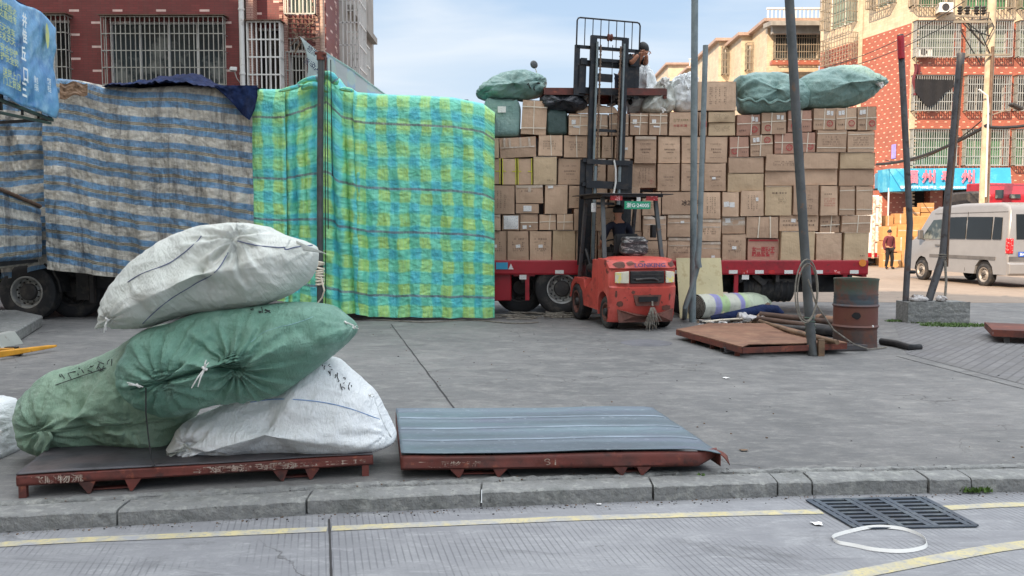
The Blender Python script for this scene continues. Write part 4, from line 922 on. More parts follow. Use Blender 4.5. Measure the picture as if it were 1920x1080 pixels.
# ---------------------------------------------------------------- cartons
YC = YT+.06
SPEC = {
 'A1': ('bottom layer', [(905, 433, 950, 488, 'ml'), (951, 433, 992, 488, 'ml'), (993, 433, 1034, 488, 'ml'), (1035, 432, 1079, 488, 'p'), (1080, 433, 1119, 488, 'p'), (1121, 434, 1158, 488, 'p'), (1160, 434, 1203, 488, 'p'), (1205, 451, 1250, 488, 'm'), (1251, 445, 1300, 488, 'tm'), (1302, 453, 1352, 488, 'tl'), (1354, 439, 1399, 488, 'ml'), (1401, 447, 1461, 488, 'R'), (1463, 434, 1528, 488, 'p'), (1530, 437, 1579, 488, 'p'), (1581, 436, 1629, 488, 'd')]),
 'A2': ('second layer up', [(905, 402, 939, 432, 't'), (941, 402, 974, 432, 'W'), (975, 401, 1009, 432, 'hl'), (1011, 402, 1043, 431, 's'), (1044, 401, 1075, 431, 's'), (1076, 391, 1112, 432, 'i'), (1114, 390, 1156, 433, 'm'), (1160, 388, 1203, 433, 'm'), (1205, 405, 1250, 450, 'tm'), (1251, 403, 1300, 444, 'tl'), (1302, 411, 1352, 452, 'tm'), (1353, 407, 1398, 438, 'lt'), (1399, 406, 1460, 446, 'S'), (1461, 403, 1535, 433, 'bl'), (1537, 404, 1575, 436, 'bs'), (1577, 404, 1633, 436, 's')]),
 'A3': ('third layer up', [(905, 347, 965, 401, 'v'), (967, 382, 1011, 400, 'L'), (967, 347, 1019, 381, 'mt'), (1021, 347, 1064, 401, 'c'), (1066, 348, 1101, 390, 'i'), (1103, 349, 1140, 389, 'p'), (1142, 349, 1200, 387, 'p'), (1204, 360, 1240, 404, 'm'), (1241, 359, 1311, 402, 'ICE'), (1313, 360, 1352, 410, 'v'), (1354, 360, 1386, 406, 'LL'), (1388, 357, 1433, 405, 'vl'), (1434, 349, 1485, 404, 'B'), (1487, 347, 1536, 403, 'V'), (1538, 348, 1572, 404, 'B2'), (1573, 349, 1604, 403, 'SH'), (1605, 349, 1638, 403, 'SH')]),
 'A4': ('fourth layer up', [(905, 297, 939, 345, 'Y'), (941, 297, 969, 346, 'Y'), (970, 297, 999, 346, 'Y'), (1000, 294, 1044, 346, 'd'), (1046, 297, 1091, 346, 'P'), (1093, 297, 1136, 348, 'tP'), (1138, 298, 1181, 348, 't'), (1183, 307, 1231, 352, 'vr'), (1233, 307, 1275, 358, 'P'), (1277, 307, 1318, 358, 'P'), (1320, 306, 1362, 358, 'Pl'), (1364, 325, 1432, 360, '2'), (1434, 321, 1506, 348, 'p'), (1507, 317, 1571, 347, 'p'), (1573, 317, 1640, 348, 'p')]),
 'A5': ('fifth layer up', [(905, 259, 936, 296, 'p'), (938, 257, 1006, 295, 'TT'), (1009, 253, 1055, 292, 'sm'), (1057, 254, 1103, 295, 'sm'), (1105, 256, 1126, 296, 'p'), (1128, 256, 1150, 296, 'm'), (1152, 256, 1187, 297, 'l'), (1189, 255, 1231, 306, 'tP'), (1234, 256, 1276, 306, 'P'), (1278, 256, 1320, 306, 'P'), (1322, 256, 1364, 305, 'P'), (1366, 295, 1433, 324, 'p'), (1435, 289, 1506, 320, 'm'), (1507, 286, 1572, 316, 'p'), (1575, 286, 1641, 316, 'p')]),
 'A6': ('sixth layer up', [(976, 188, 1024, 252, 'sH'), (1066, 213, 1102, 253, 'sL'), (1104, 214, 1140, 254, 's'), (1142, 213, 1179, 254, 's'), (1181, 212, 1215, 253, 'sl'), (1217, 212, 1252, 253, 'sl'), (1254, 210, 1309, 254, 'gr'), (1311, 210, 1326, 254, 'red'), (1328, 230, 1379, 254, 'yl'), (1328, 209, 1379, 229, 'yl'), (1368, 256, 1405, 294, 'cs'), (1407, 253, 1450, 293, 'cl'), (1452, 249, 1490, 288, 'cs'), (1492, 248, 1529, 285, 'cs'), (1531, 244, 1587, 285, 'h'), (1589, 246, 1641, 285, 'h')]),
 'A7': ('top layer', [(1308, 153, 1381, 207, 'V2'), (1381, 215, 1426, 254, 'cls'), (1428, 211, 1475, 251, 'cls'), (1477, 207, 1523, 247, 'cs'), (1525, 203, 1567, 243, 'cls'), (1568, 202, 1607, 243, 'cls'), (1608, 200, 1645, 244, 'cls')]),
}
DESC = {'p': 'plain brown carton', 'm': 'carton with faint dark print', 'ml': 'carton with dark print round a white label', 'tm': 'taped carton with faint print', 'tl': 'taped carton with a small white label', 'R': 'pinkish carton with red characters and red band', 'd': 'plain carton with one small mark', 't': 'carton with shiny tape', 'W': 'carton with a white bag strapped on its face', 'hl': 'carton with one level strap and white label', 's': 'carton crossed by white straps', 'i': 'carton with one small dark icon', 'lt': 'carton with white label and wide shiny tape', 'S': 'carton with two upright white straps', 'bl': 'wide carton with bold dark print and white label', 'bs': 'strapped carton with bold dark print', 'v': 'carton with upright columns of dark print', 'L': 'low carton with a big white label', 'mt': 'wide taped carton with dark print', 'c': 'smooth carton with a corner label', 'ICE': 'large carton marked with three bold characters', 'LL': 'carton with two white labels side by side', 'vl': 'carton with upright print and white label', 'B': 'pale carton with bold top line of print', 'V': 'carton printed with a tall grey panel', 'B2': 'carton with a block of reddish dark print', 'SH': 'carton with two level white straps', 'Y': 'carton bound with yellow straps', 'P': 'carton with centred dark print', 'tP': 'tape topped carton with centred dark print', 'vr': 'carton with upright print and red stamp', 'Pl': 'carton with centred print and tilted white label', '2': 'two toned low wide carton', 'TT': 'tilted carton with pale tape on its upper half', 'sm': 'printed carton with one upright strap', 'l': 'carton with one small white label', 'sH': 'tall tilted carton with double level straps', 'sL': 'dark strapped carton with torn label', 'sl': 'strapped carton with white label', 'gr': 'carton with green and red print', 'red': 'narrow carton with a red patch', 'yl': 'pale yellowish low carton with fine print', 'cs': 'strapped carton with round red stamp', 'cl': 'strapped carton with round red stamp and label', 'cls': 'strapped carton with red stamp and white labels', 'h': 'carton with two thin level straps', 'V2': 'big carton standing highest, with upright print'}
ORD = ['first', 'second', 'third', 'fourth', 'fifth', 'sixth', 'seventh', 'eighth', 'ninth', 'tenth', 'eleventh', 'twelfth', 'thirteenth', 'fourteenth', 'fifteenth', 'sixteenth', 'seventeenth', 'eighteenth']
def dashes(mb, x0, x1, z0, z1, rows_, rr, fill=.75, y=-.0035, gap=.012, ch=.03):
    """small illegible print: rows of character-sized strokes"""
    rh = (z1-z0)/rows_
    for r_ in range(rows_):
        zb = z1-rh*(r_+.85); zt = z1-rh*(r_+.25); x = x0
        while x < x1-.008:
            w_ = min(ch*rr.uniform(.6, 1.2), x1-x)
            if rr.random() < fill:
                h_ = zt-zb
                for k in range(2): zz = zb+h_*(.15+.6*k+rr.uniform(-.1, .1)); mb.quad((x, y, zz), (x+w_, y, zz), (x+w_, y, zz+h_*.16), (x, y, zz+h_*.16))
                for k in range(rr.choice((1, 2))): xx = x+w_*rr.uniform(.1, .8); mb.quad((xx, y-.0002, zb), (xx+w_*.17, y-.0002, zb), (xx+w_*.17, y-.0002, zt), (xx, y-.0002, zt))
            x += w_+gap
def carton(px0, py0, px1, py1, kd, label, rr):
    Y = YC+rr.uniform(-.035, .045)
    a = at(px0+.5, py1, Y); b = at(px1-.5, py0, Y); W = b.x-a.x; Hh = b.z-a.z; D = rr.uniform(.42, .6)
    t = thing('carton', label, 'carton', ((a.x+b.x)/2, Y, a.z), rr.uniform(-.03, .03), 'cartons stacked on the red trailer')
    tilt = rr.uniform(-.012, .012)
    if kd in ('TT',): tilt = -.05
    if kd in ('sH',): tilt = .06
    if kd in ('cls', 'cs', 'cl'): tilt = -.035*rr.random()
    t.rotation_euler = (0, tilt, t.rotation_euler[2])
    hw = W/2
    mat = M['carton']
    if kd in ('B', 'yl', '2', 'p', 'd') and rr.random() < .6: mat = M['cartonlt']
    if kd in ('R', 'cs', 'cl', 'cls', 'red'): mat = M['cartonred'] if kd == 'R' or rr.random() < .35 else M['carton']
    mb = MB()
    # bulging front face, slightly sagging top
    bl = rr.uniform(.0, .022); nu, nv = 6, 6
    j = [rr.uniform(-.011, .011) for _ in range(8)]
    def f(u, v):
        s_ = (1-(2*u-1)**2)*(1-(2*v-1)**2)
        return (-hw+W*u+j[0]*(1-u)*v+j[1]*u*v, -bl*s_+j[2]*u*v+j[3]*(1-u)*v, Hh*v-.006*rr.random()*0-(.008*(1-(2*u-1)**2) if v > .99 else 0))
    mb.grid(f, nu, nv)
    e = .008
    mb.quad((-hw, 0, 0), (-hw, D, 0), (-hw, D, Hh), (-hw, 0, Hh)); mb.quad((hw, D, 0), (hw, 0, 0), (hw, 0, Hh), (hw, D, Hh))
    mb.quad((-hw, D, Hh), (-hw, 0, Hh), (hw, 0, Hh), (hw, D, Hh)); mb.quad((-hw, 0, 0), (-hw, D, 0), (hw, D, 0), (hw, 0, 0)); mb.quad((hw, D, 0), (-hw, D, 0), (-hw, D, Hh), (hw, D, Hh))
    mb.build('box', mat, t)
    y = -bl-.003
    # flap line / tape seam
    if kd in ('t', 'tm', 'tl', 'tP', 'mt', 'lt'):
        m_ = MB(); m_.bb(-hw+.01, hw-.01, y-.0015, y, Hh*.93-.03, Hh*.985); 
        if kd in ('tm', 'lt', 'tl'): m_.bb(-hw+.008, hw-.008, y-.0012, y, Hh*(.5 if kd == 'lt' else .62), Hh*(.78 if kd == 'lt' else .67))
        if kd in ('t', 'mt'): m_.bb(-.025, .025, y-.0012, y, Hh*.6, Hh*.925)
        m_.build('packing_tape', M['tape'], t)
    if kd == 'TT':
        m_ = MB(); m_.bb(-hw+.01, hw-.01, y-.0015, y, Hh*.47, Hh*.53)
        for k in (.1, .25, .55, .8): m_.bb(-hw+W*k, -hw+W*k+.04, y-.0015, y, Hh*.535, Hh*.97)
        m_.build('packing_tape', M['tape'], t)
    if kd in ('p', 'd', 'c', 'B', '2') and rr.random() < .8:
        m_ = MB(); m_.bb(-hw+.005, hw-.005, y-.0006, y-.0001, Hh*(.44 if kd == '2' else .985), Hh*(.48 if kd == '2' else 1.0)); m_.build('flap_seam', M['tape'] if kd != '2' else M['cartonlt'], t)
    st = MB(); sw = .008
    ox = rr.uniform(-.12, .12)*W; oz = Hh*rr.uniform(.4, .6)
    if kd in ('s', 'cs', 'cl', 'cls', 'sl', 'sL', 'bs'):
        st.bar((ox-.01, y-.004, 0), (ox+.012, y-.004, Hh), .004, sw*2); st.bar((-hw, y-.006, oz), (hw, y-.006, oz+rr.uniform(-.02, .02)), .004, sw*2)
        if kd in ('sL', 'sl'): st.bar((-hw, y-.006, Hh*.9), (hw, y-.006, Hh*.88), .004, sw*2)
    if kd == 'sH':
        st.bar((0, y-.004, 0), (-.02, y-.004, Hh), .004, sw*2); st.bar((-hw, y-.006, Hh*.17), (hw, y-.006, Hh*.2), .004, sw*2.4); st.bar((-hw, y-.006, Hh*.8), (hw, y-.006, Hh*.8), .004, sw*2.4)
    if kd == 'sm': st.bar((.02, y-.004, 0), (0, y-.004, Hh), .004, sw*2)
    if kd == 'S': st.bar((-hw*.3, y-.004, 0), (-hw*.22, y-.004, Hh), .004, sw*2.5); st.bar((hw*.5, y-.004, 0), (hw*.45, y-.004, Hh), .004, sw*2.5)
    if kd in ('SH', 'h'): st.bar((-hw, y-.004, Hh*.2), (hw, y-.004, Hh*.19), .004, sw*1.8); st.bar((-hw, y-.004, Hh*.84), (hw, y-.004, Hh*.86), .004, sw*1.8)
    if kd == 'hl': st.bar((-hw, y-.004, Hh*.48), (hw, y-.004, Hh*.48), .004, sw*2.2)
    if st.v: st.build('strap', M['strap'], t)
    if kd == 'Y':
        m_ = MB(); m_.bar((-hw, y-.004, Hh*.52), (-hw*.5, y-.004, Hh*.5), .004, .016); m_.bar((hw*.4, y-.004, Hh*.5), (hw, y-.004, Hh*.5), .004, .016)
        m_.bar((-hw+.012, y-.004, 0), (-hw+.012, y-.004, Hh), .004, .016); m_.bar((hw-.012, y-.004, 0), (hw-.012, y-.004, Hh), .004, .016); m_.build('strap', M['ystrap'], t)
    lb = []
    if kd in ('ml',): lb.append((0, Hh*.48, .085, .06))
    if kd == 'L': lb.append((0, Hh*.5, .16, .11))
    if kd == 'LL': lb += [(-hw*.55, Hh*.5, .10, .10), (hw*.15, Hh*.48, .10, .10)]
    if kd == 'hl': lb += [(-hw*.5, Hh*.2, .08, .07), (hw*.1, Hh*.25, .04, .03)]
    if kd in ('lt', 'c'): lb.append((-hw*.5, Hh*.8 if kd == 'lt' else Hh*.93, .10, .09 if kd == 'lt' else .05))
    if kd in ('bl', 'vl'): lb.append((hw*(-.3 if kd == 'bl' else .4), Hh*.65, .09 if kd == 'bl' else .05, .07))
    if kd in ('Pl', 'tl', 'l'): lb.append((hw*rr.uniform(-.2, .5), Hh*rr.uniform(.12, .7), .07, .045))
    if kd in ('sl', 'sL'): lb.append((-hw*.5, Hh*.6, .08, .09)); lb.append((-hw*.2, Hh*.38, .12, .03))
    if kd in ('cls', 'cl'):
        s_ = rr.choice((-1, 1)); lb += [(s_*hw*.35, Hh*.78, .06, .085), (s_*hw*.68, Hh*.76, .05, .085)]
    for (lx, lz, lw, lh) in lb:
        m_ = MB(); m_.box((lx, y-.0025, lz), (lw, .001, lh), rot=Matrix.Rotation(rr.uniform(-.12, .12), 3, 'Y')); m_.build('shipping_label', M['label'], t)
    if kd == 'W':
        m_ = MB(); m_.grid(lambda u, v: (-hw*.8+hw*1.7*u, y-.01-.02*math.sin(PI*u)*math.sin(PI*v), Hh*(.08+.84*v)), 8, 8); m_.build('white_bag_cover', M['label'], t, solid=.002)
    ik = MB(); rk_ = MB()
    def blk(m, u0, u1, v0, v1, rows_, **k): dashes(m, -hw+W*u0, -hw+W*u1, Hh*v0, Hh*v1, rows_, rr, y=y-.001, **k)
    if kd == 'ml': blk(ik, .22, .8, .68, .78, 1, ch=.02); blk(ik, .25, .8, .3, .42, 2); blk(ik, .22, .35, .5, .66, 2); blk(ik, .68, .8, .44, .64, 3)
    if kd in ('m', 'tm', 'mt'): blk(ik, .2, .8, .3 if kd != 'mt' else .6, .6 if kd != 'mt' else .75, 3 if kd != 'mt' else 1, ch=.018, fill=.7)
    if kd in ('P', 'tP', 'Pl'): blk(ik, .22, .78, .68, .75, 1, ch=.012, gap=.006); blk(ik, .25, .75, .47, .56, 1, ch=.03, gap=.005, fill=1); blk(ik, .35, .7, .37, .44, 1, ch=.025, gap=.005, fill=1); blk(ik, .2, .8, .17, .22, 1, ch=.012, gap=.006)
    if kd in ('v', 'vr', 'vl', 'V2'):
        for u in ((.3, .38), (.45, .5), (.55, .6), (.68, .74)): blk(ik, u[0], u[1], .2, .82, 9, ch=.02, fill=.8)
    if kd == 'vr': blk(rk_, .75, .92, .15, .4, 4, ch=.02)
    if kd == 'i': blk(ik, .42, .58, .3, .45, 2, ch=.03, fill=1)
    if kd == 'd': blk(ik, .6, .85, .14, .2, 1, ch=.02)
    if kd in ('bl', 'bs'): blk(ik, .08, .8 if kd == 'bs' else .95, .56, .72, 1, ch=.05, gap=.02); blk(ik, .08, .95, .3, .46, 1, ch=.05, gap=.01, fill=.9)
    if kd == 'B': blk(ik, .25, .8, .72, .82, 1, ch=.055, gap=.012, fill=1); blk(ik, .3, .8, .66, .68, 1, ch=.02); blk(ik, .5, .8, .4, .62, 4, ch=.012)
    if kd == 'B2': blk(ik, .2, .65, .68, .76, 1, ch=.035, fill=1); blk(rk_, .2, .85, .3, .6, 4, ch=.015, fill=.9)
    if kd == 'V': blk(ik, .55, .75, .2, .7, 7, ch=.02, fill=.6)
    if kd in ('sm', 'yl', 'h'): blk(ik, .2, .8, .3, .75, 4, ch=.014, fill=.6)
    if kd == 'gr':
        g_ = MB(); blk(g_, .4, .65, .62, .72, 1, ch=.03, fill=1); blk(g_, .15, .35, .58, .72, 2, ch=.02); g_.build('printed_marks', M['greenink'], t); blk(rk_, .15, .65, .35, .5, 1, ch=.06, fill=1)
    if kd == 'red': rk_.bb(-hw+.01, hw-.01, y-.001, y, Hh*.35, Hh*.6)
    if kd == 'R': rk_.bb(-hw+.02, hw-.02, y-.001, y, Hh*.87, Hh*.95)
    if kd in ('cs', 'cls', 'cl'):
        sx_ = rr.choice((-1, 1))*hw*.5; sz_ = Hh*.28
        if kd in ('cl',): sz_ = Hh*.75
        rk_.lathe([(.058, 0), (.062, .001), (.05, .001), (.048, 0)], (sx_, y, sz_), (0, -1, 0), 16); blk(rk_, (sx_-.035+hw)/W, (sx_+.035+hw)/W, sz_/Hh-.1, sz_/Hh+.1, 2, ch=.03, fill=1)
        blk(ik, .08 if sx_ > 0 else .62, .4 if sx_ > 0 else .9, .18, .3, 1, ch=.03, fill=1)
    if ik.v: ik.build('printed_marks', M['ink'], t)
    if rk_.v: rk_.build('red_printed_marks', M['redink'], t)
    if kd == 'ICE': text('printed_marks', '冰凉贴', M['ink'], t, (hw*.55, y-.002, Hh*.5), width=.36, height=.12, bold=.03)
    if kd == 'R': text('printed_marks', '女一面孩子\n药品监督管', M['redink'], t, (0, y-.002, Hh*.4), width=.46, height=.2, bold=.03)
    return t
rc = random.Random(77)
for key in ('A1', 'A2', 'A3', 'A4', 'A5', 'A6', 'A7'):
    ln, rowc = SPEC[key]
    secs = {'left': [], 'mid': [], 'right': []}
    for b in rowc:
        cxp = (b[0]+b[2])/2; secs['left' if cxp < 1100 else ('mid' if cxp < 1353 or (key in ('A4', 'A5') and cxp < 1364) else 'right')].append(b)
    for sname, lst in secs.items():
        where = {'left': 'left stack beside green tarpaulin', 'mid': 'middle stack by the mast', 'right': 'right stack at trailer tail'}[sname]
        for i, b in enumerate(sorted(lst, key=lambda q: (q[0], -q[1]))):
            d_ = DESC[b[4]]; lab = f"{d_}, {ORD[i]} in {ln}, {where}"
            wl = lab.split()
            if len(wl) > 16: lab = f"{d_}, {ORD[i]} in {ln}, {sname if sname != 'mid' else 'middle'} stack"
            if len(lab.split()) > 16:
                lab = ' '.join(lab.split()[:16])
            carton(*b[:5], lab, rc)
# added dark sheet behind the cartons: keeps light out of the gaps
mb = MB(); mb.grid(lambda u, v: (tx(860)+(XR-.25-tx(860))*u, YT+2.3+.05*math.sin(u*40), ZD+(3.0-.5*abs(u-.5))*v), 60, 6)
tag(mb.build('gap_backing', M['clothK'], solid=.01), 'dark sheet added behind the carton load so its gaps stay dark', 'tarpaulin')
mb = MB(); rr = random.Random(5)
for (x0, x1, z1) in ((905, 1100, 255), (1100, 1355, 258), (1357, 1628, 290)):
    pass
# wrapped bales in the top left of the load
def bale(name, label, px0, py0, px1, py1, mat, D=.6, seed=0, wr=.02, grp=None):
    a = at(px0, py1, YC); b = at(px1, py0, YC); W = b.x-a.x; Hh = b.z-a.z; c = V((a.x+b.x)/2, YC+D/2, a.z)
    t = thing(name, label, 'bale', c, 0, grp)
    mb = MB(); n1, n2 = 48, 30
    def f(u, v):
        ph = 2*PI*u; th = PI*(v-.5); ex = .28
        cx = math.copysign(abs(math.cos(ph))**ex, math.cos(ph)); sx = math.copysign(abs(math.sin(ph))**ex, math.sin(ph))
        ct = abs(math.cos(th))**ex; st_ = math.copysign(abs(math.sin(th))**ex, math.sin(th))
        p = V(cx*ct*W/2, sx*ct*D/2, Hh/2+st_*Hh/2)
        nse = fn((p.x*4, p.y*4, p.z*2+seed), 1.)*wr + fn((p.x*14, p.y*14, p.z*3+seed), 1)*wr*.5+abs(fn((p.x*9, seed, p.z*9), 1))*wr*(1 if p.z > Hh*.6 else .2)
        return p*(1+nse/ max(.2, W))
    mb.grid(f, n1, n2); mb.build('wrapping', mat, t, smooth=True)
    return t
t = bale('wrapped_bale', 'grey green wrapped bale with a white label, top corner beside the green tarpaulin', 908, 186, 976, 256, M['bagT'], seed=1, wr=.04)
mb = MB(); mb.box((-.01, -.335, .52), (.16, .004, .12)); mb.build('shipping_label', M['label'], t)
bale('wrapped_bale', 'dark green wrapped bale between the tall strapped carton and the forklift mast', 1025, 205, 1065, 253, pm('dark_green_wrap', S(62, 82, 78), .5, bump=(9, .6, .03)), seed=3, wr=.03)
# open carton flaps / crushed brown paper on top of the layer behind the mast
mb = MB(); a = at(1080, 214, YC+.05); b = at(1160, 214, YC+.05)
mb.grid(lambda u, v: (a.x+(b.x-a.x)*u+.04*fn((u*5, v*5, 1)), a.y+.5*v, a.z+(.14+.18*abs(fn((u*4, v*3, 3))))*math.sin(PI*min(1, max(0, u*1.0)))**.5*(1-.3*v)+.02), 22, 10)
mb.grid(lambda u, v: (a.x+(b.x-a.x)*u, a.y-.02-.03*v, a.z+.01+(.13+.18*abs(fn((u*4, 0, 3))))*math.sin(PI*u)**.5*(1-v)), 22, 2)
tag(mb.build('crushed_carton', M['carton'], solid=.006), 'crushed flattened brown carton lying over the load behind the mast', 'carton')
# ---------------------------------------------------------------- tarpaulins
def fbm(x, y, s=0): return fn((x, y, s), 1.)+.5*fn((x*2.1, y*2.1, s+3), 1.)+.25*fn((x*4.3, y*4.3, s+7), 1.)
def lerp_tab(tab, x):
    if x <= tab[0][0]: return tab[0][1]
    for (a, b), (c, d) in zip(tab, tab[1:]):
        if x <= c: return b+(d-b)*(x-a)/(c-a)
    return tab[-1][1]
def drape(name, mat, top, bot, Y, x0, x1, folds, seed=0, amp=.03, nu=300, nv=130, back=1.2, uoff=0, Ytab=None, belly=None, smooth=True, tag_=None):
    """cloth hung over a load: top/bot are tables px->py of its upper and lower edges on the plane Y, then it runs back over the load"""
    mb = MB(); vb = .12
    def f(u, v):
        px = x0+(x1-x0)*u; Yl = lerp_tab(Ytab, px) if Ytab else Y
        zt = at(px, lerp_tab(top, px), Yl).z; zb = at(px, lerp_tab(bot, px), Yl).z; X = at(px, 300, Yl).x
        if v < vb:   # over the top
            k = 1-v/vb; return (X, Yl+.08+back*k, zt+.03+.10*fbm(X*1.6, k*2, seed)*k)
        t_ = (v-vb)/(1-vb); z = zt+(zb-zt)*t_
        d = 0; dx = 0
        for (fx, wd, am, dr, lo) in folds:   # pleat centre px, width px, amplitude m, drift px down, grows from lo
            q = (px-(fx+dr*t_))/wd; g_ = min(1, max(0, (t_-lo)*3+.15)); e = math.exp(-q*q)
            d += -am*g_*e; dx += .5*am*g_*q*e
        d += amp*1.5*(abs(fn((X*1.7+.5*z, z*.55, seed), 1.))*2-.7)+amp*.9*(abs(fn((X*3.4-.9*z, z*2.1, seed+2), 1.))*2-.7)
        d += amp*fbm(X*2.2, z*.9, seed)+amp*.8*fbm(X*7, z*2.0, seed+5)*(.5+t_)+.3*amp*fbm(X*16, z*9, seed+9)
        rnd = .08*(1-math.exp(-t_*30))
        bz = .02*fn((X*3, seed, 1))*(1 if t_ > .98 else t_)
        return (X+dx, Yl+.08-rnd+d+(belly(px, t_) if belly else 0), z+bz)
    Wm = (x1-x0)/95.; Hm = 4.4
    mb.grid(f, nu, nv, uvfn=lambda u, v: (u*Wm+uoff, (1-v)*Hm/(1-vb)))
    return mb.build(name, mat, smooth=60)
TBtop = [(60, 152), (110, 148), (150, 152), (200, 163), (260, 166), (330, 161), (400, 163), (470, 167)]
TBbot = [(60, 500), (85, 505), (220, 521), (300, 530), (470, 548)]
o = drape('striped_tarpaulin', M['tblue'], TBtop, TBbot, 15.75, 82, 474, [(250, 12, .16, 30, .1), (395, 11, .16, 16, .25), (448, 9, .14, 2, .3), (112, 12, .10, 8, .2), (322, 12, .08, 22, .2), (170, 9, .07, 6, .4), (215, 8, .06, 10, .2)], seed=2, amp=.03)
tag(o, 'weathered blue and beige striped tarpaulin hanging over a tall truck load', 'tarpaulin')
o = drape('striped_tarpaulin', M['tblue'], [(-160, 150), (90, 152)], [(-160, 560), (20, 520), (90, 500)], 16.1, -160, 86, [(40, 25, .15, 30, .1), (0, 16, .1, 10, .1), (-60, 20, .12, 0, .1)], seed=6, amp=.05, nu=160, uoff=3.3)
tag(o, 'dirty dark striped tarpaulin in the shadow left of the main sheet, under the blue banner', 'tarpaulin')
GTt = [(455, 168), (470, 168), (530, 168), (560, 158), (596, 140), (615, 134), (632, 150), (640, 163), (664, 170), (668, 174), (730, 178), (800, 181), (850, 184), (905, 195), (928, 212)]
GTb = [(455, 560), (560, 568), (600, 580), (640, 585), (670, 588), (690, 594), (930, 596)]
o = drape('plaid_tarpaulin', M['tgreen'], [(455, 168), (535, 168)], [(455, 556), (535, 566)], 15.8, 462, 536, [(500, 20, .03, 0, .2), (532, 5, .05, 0, 0)], seed=12, amp=.02, nu=90, uoff=.3)
tag(o, 'narrow green and yellow plaid tarpaulin hanging at the left, beside the striped one', 'tarpaulin')
o = drape('plaid_tarpaulin', M['tgreen'], GTt, GTb, 15.95, 528, 676, [(545, 8, .10, 0, 0), (562, 8, .14, 12, .05), (580, 7, .12, 8, 0), (612, 9, .12, 10, .05), (633, 9, .16, 16, .0), (655, 8, .14, 20, 0), (668, 5, .12, 18, .1)], seed=21, amp=.03, nu=220, uoff=1.3, belly=lambda px, t_: -.12*math.exp(-((px-600)/45)**2)*t_)
tag(o, 'green plaid tarpaulin bunched in deep pleats around the middle of the load', 'tarpaulin')
o = drape('plaid_tarpaulin', M['tgreen'], GTt, GTb, 15.9, 664, 928, [(672, 6, .12, 4, 0), (700, 10, .06, 6, .2), (747, 9, .06, 4, .1), (790, 12, .05, -6, .3), (842, 10, .07, 6, .1), (884, 9, .08, -4, .1), (905, 7, .05, 4, .3), (922, 8, -.05, 0, 0)], seed=33, amp=.022, nu=260, uoff=2.9)
tag(o, 'broad smooth green and yellow plaid tarpaulin reaching the ground beside the red trailer', 'tarpaulin')
# bundled folds on the crest by the pole
mb = MB()
for k, (pts, r) in enumerate((([(555, 160), (575, 150), (598, 146), (612, 152)], .07), ([(565, 168), (580, 158), (600, 160), (618, 172)], .08), ([(598, 150), (610, 138), (622, 142), (634, 160)], .10), ([(520, 170), (545, 166), (570, 158)], .05), ([(636, 168), (650, 166), (664, 172)], .06))):
    mb.tube([at(x, y, 15.8-.03*k) for x, y in pts], [r*.5]+[r]*(len(pts)-2)+[r*.6], 12)
for v in mb.v: v += V(fn(v, 9.), fn(v, 8., 4), fn(v, 9., 7))*.03
tag(mb.build('tarpaulin_bundle', M['tgreen'], smooth=60, sub=1), 'bundled turquoise folds of tarpaulin gathered on the crest beside the thin pole', 'tarpaulin')
# hidden load body under the sheets so nothing is hollow
mb = MB(); mb.bb(at(-160, 300, 16.3).x, tx(905)-.25, 16.35, 18.9, 1.1, 4.15); tag(mb.build('covered_load', M['clothK']), 'tall covered truck load hidden under the striped and plaid tarpaulins', 'load')
# navy tarpaulin heaped on top
mb = MB(); tabN = [(195, 156), (225, 148), (262, 146), (275, 138), (320, 134), (345, 132), (360, 142), (400, 158), (440, 160), (485, 163)]
def fnv(u, v):
    px = 190+290*u; Yl = 15.6+2.0*(1-v); yt = lerp_tab(tabN, px); z0 = at(px, 166, 15.7).z; hh = at(px, yt, 15.7).z-z0
    b_ = math.sin(PI*min(1, v*1.05))**.5 if v < .95 else .25
    return (at(px, 160, 15.7).x, Yl-.0, z0-.02+max(0, hh)*b_*1.25+.07*abs(fbm(px*.03, v*3, 4))+.05*abs(fn((px*.09, v*7, 2))))
mb.grid(fnv, 120, 40, uvfn=lambda u, v: (u*3, v*2))
cs = [(400, 158), (483, 160), (482, 190), (468, 226), (455, 215), (440, 192), (420, 172)]
def fc(u, v):
    # hanging corner
    px = 402+81*u; yb = lerp_tab([(402, 163), (420, 178), (440, 198), (455, 216), (468, 226), (478, 205), (483, 180)], px); y_ = 160+(yb-160)*v
    return at(px, y_, 15.6-.05*math.sin(px*.22)-.04*fbm(px*.05, v*2, 3)-.03)
mb.grid(fc, 40, 20)
tag(mb.build('navy_tarpaulin', M['bluebag'], smooth=60), 'crumpled navy blue tarpaulin heaped on the load, one corner hanging down', 'tarpaulin')
# stained patch sheet at the tarp's top left corner
mb = MB(); mb.grid(lambda u, v: at(112+52*u, 155+(30-8*u)*v+3*math.sin(u*9), 15.58+.02*fn((u*5, v*5, 2))), 12, 8)
tag(mb.build('brown_rag', pm('brown_stained_plastic', S(136, 108, 84), .5, layers=[(S(90, 66, 48), 9, .5, .65)], bump=(14, .8, .03)), solid=.01), 'brown stained plastic rag on the top left corner of the striped tarpaulin', 'rag')
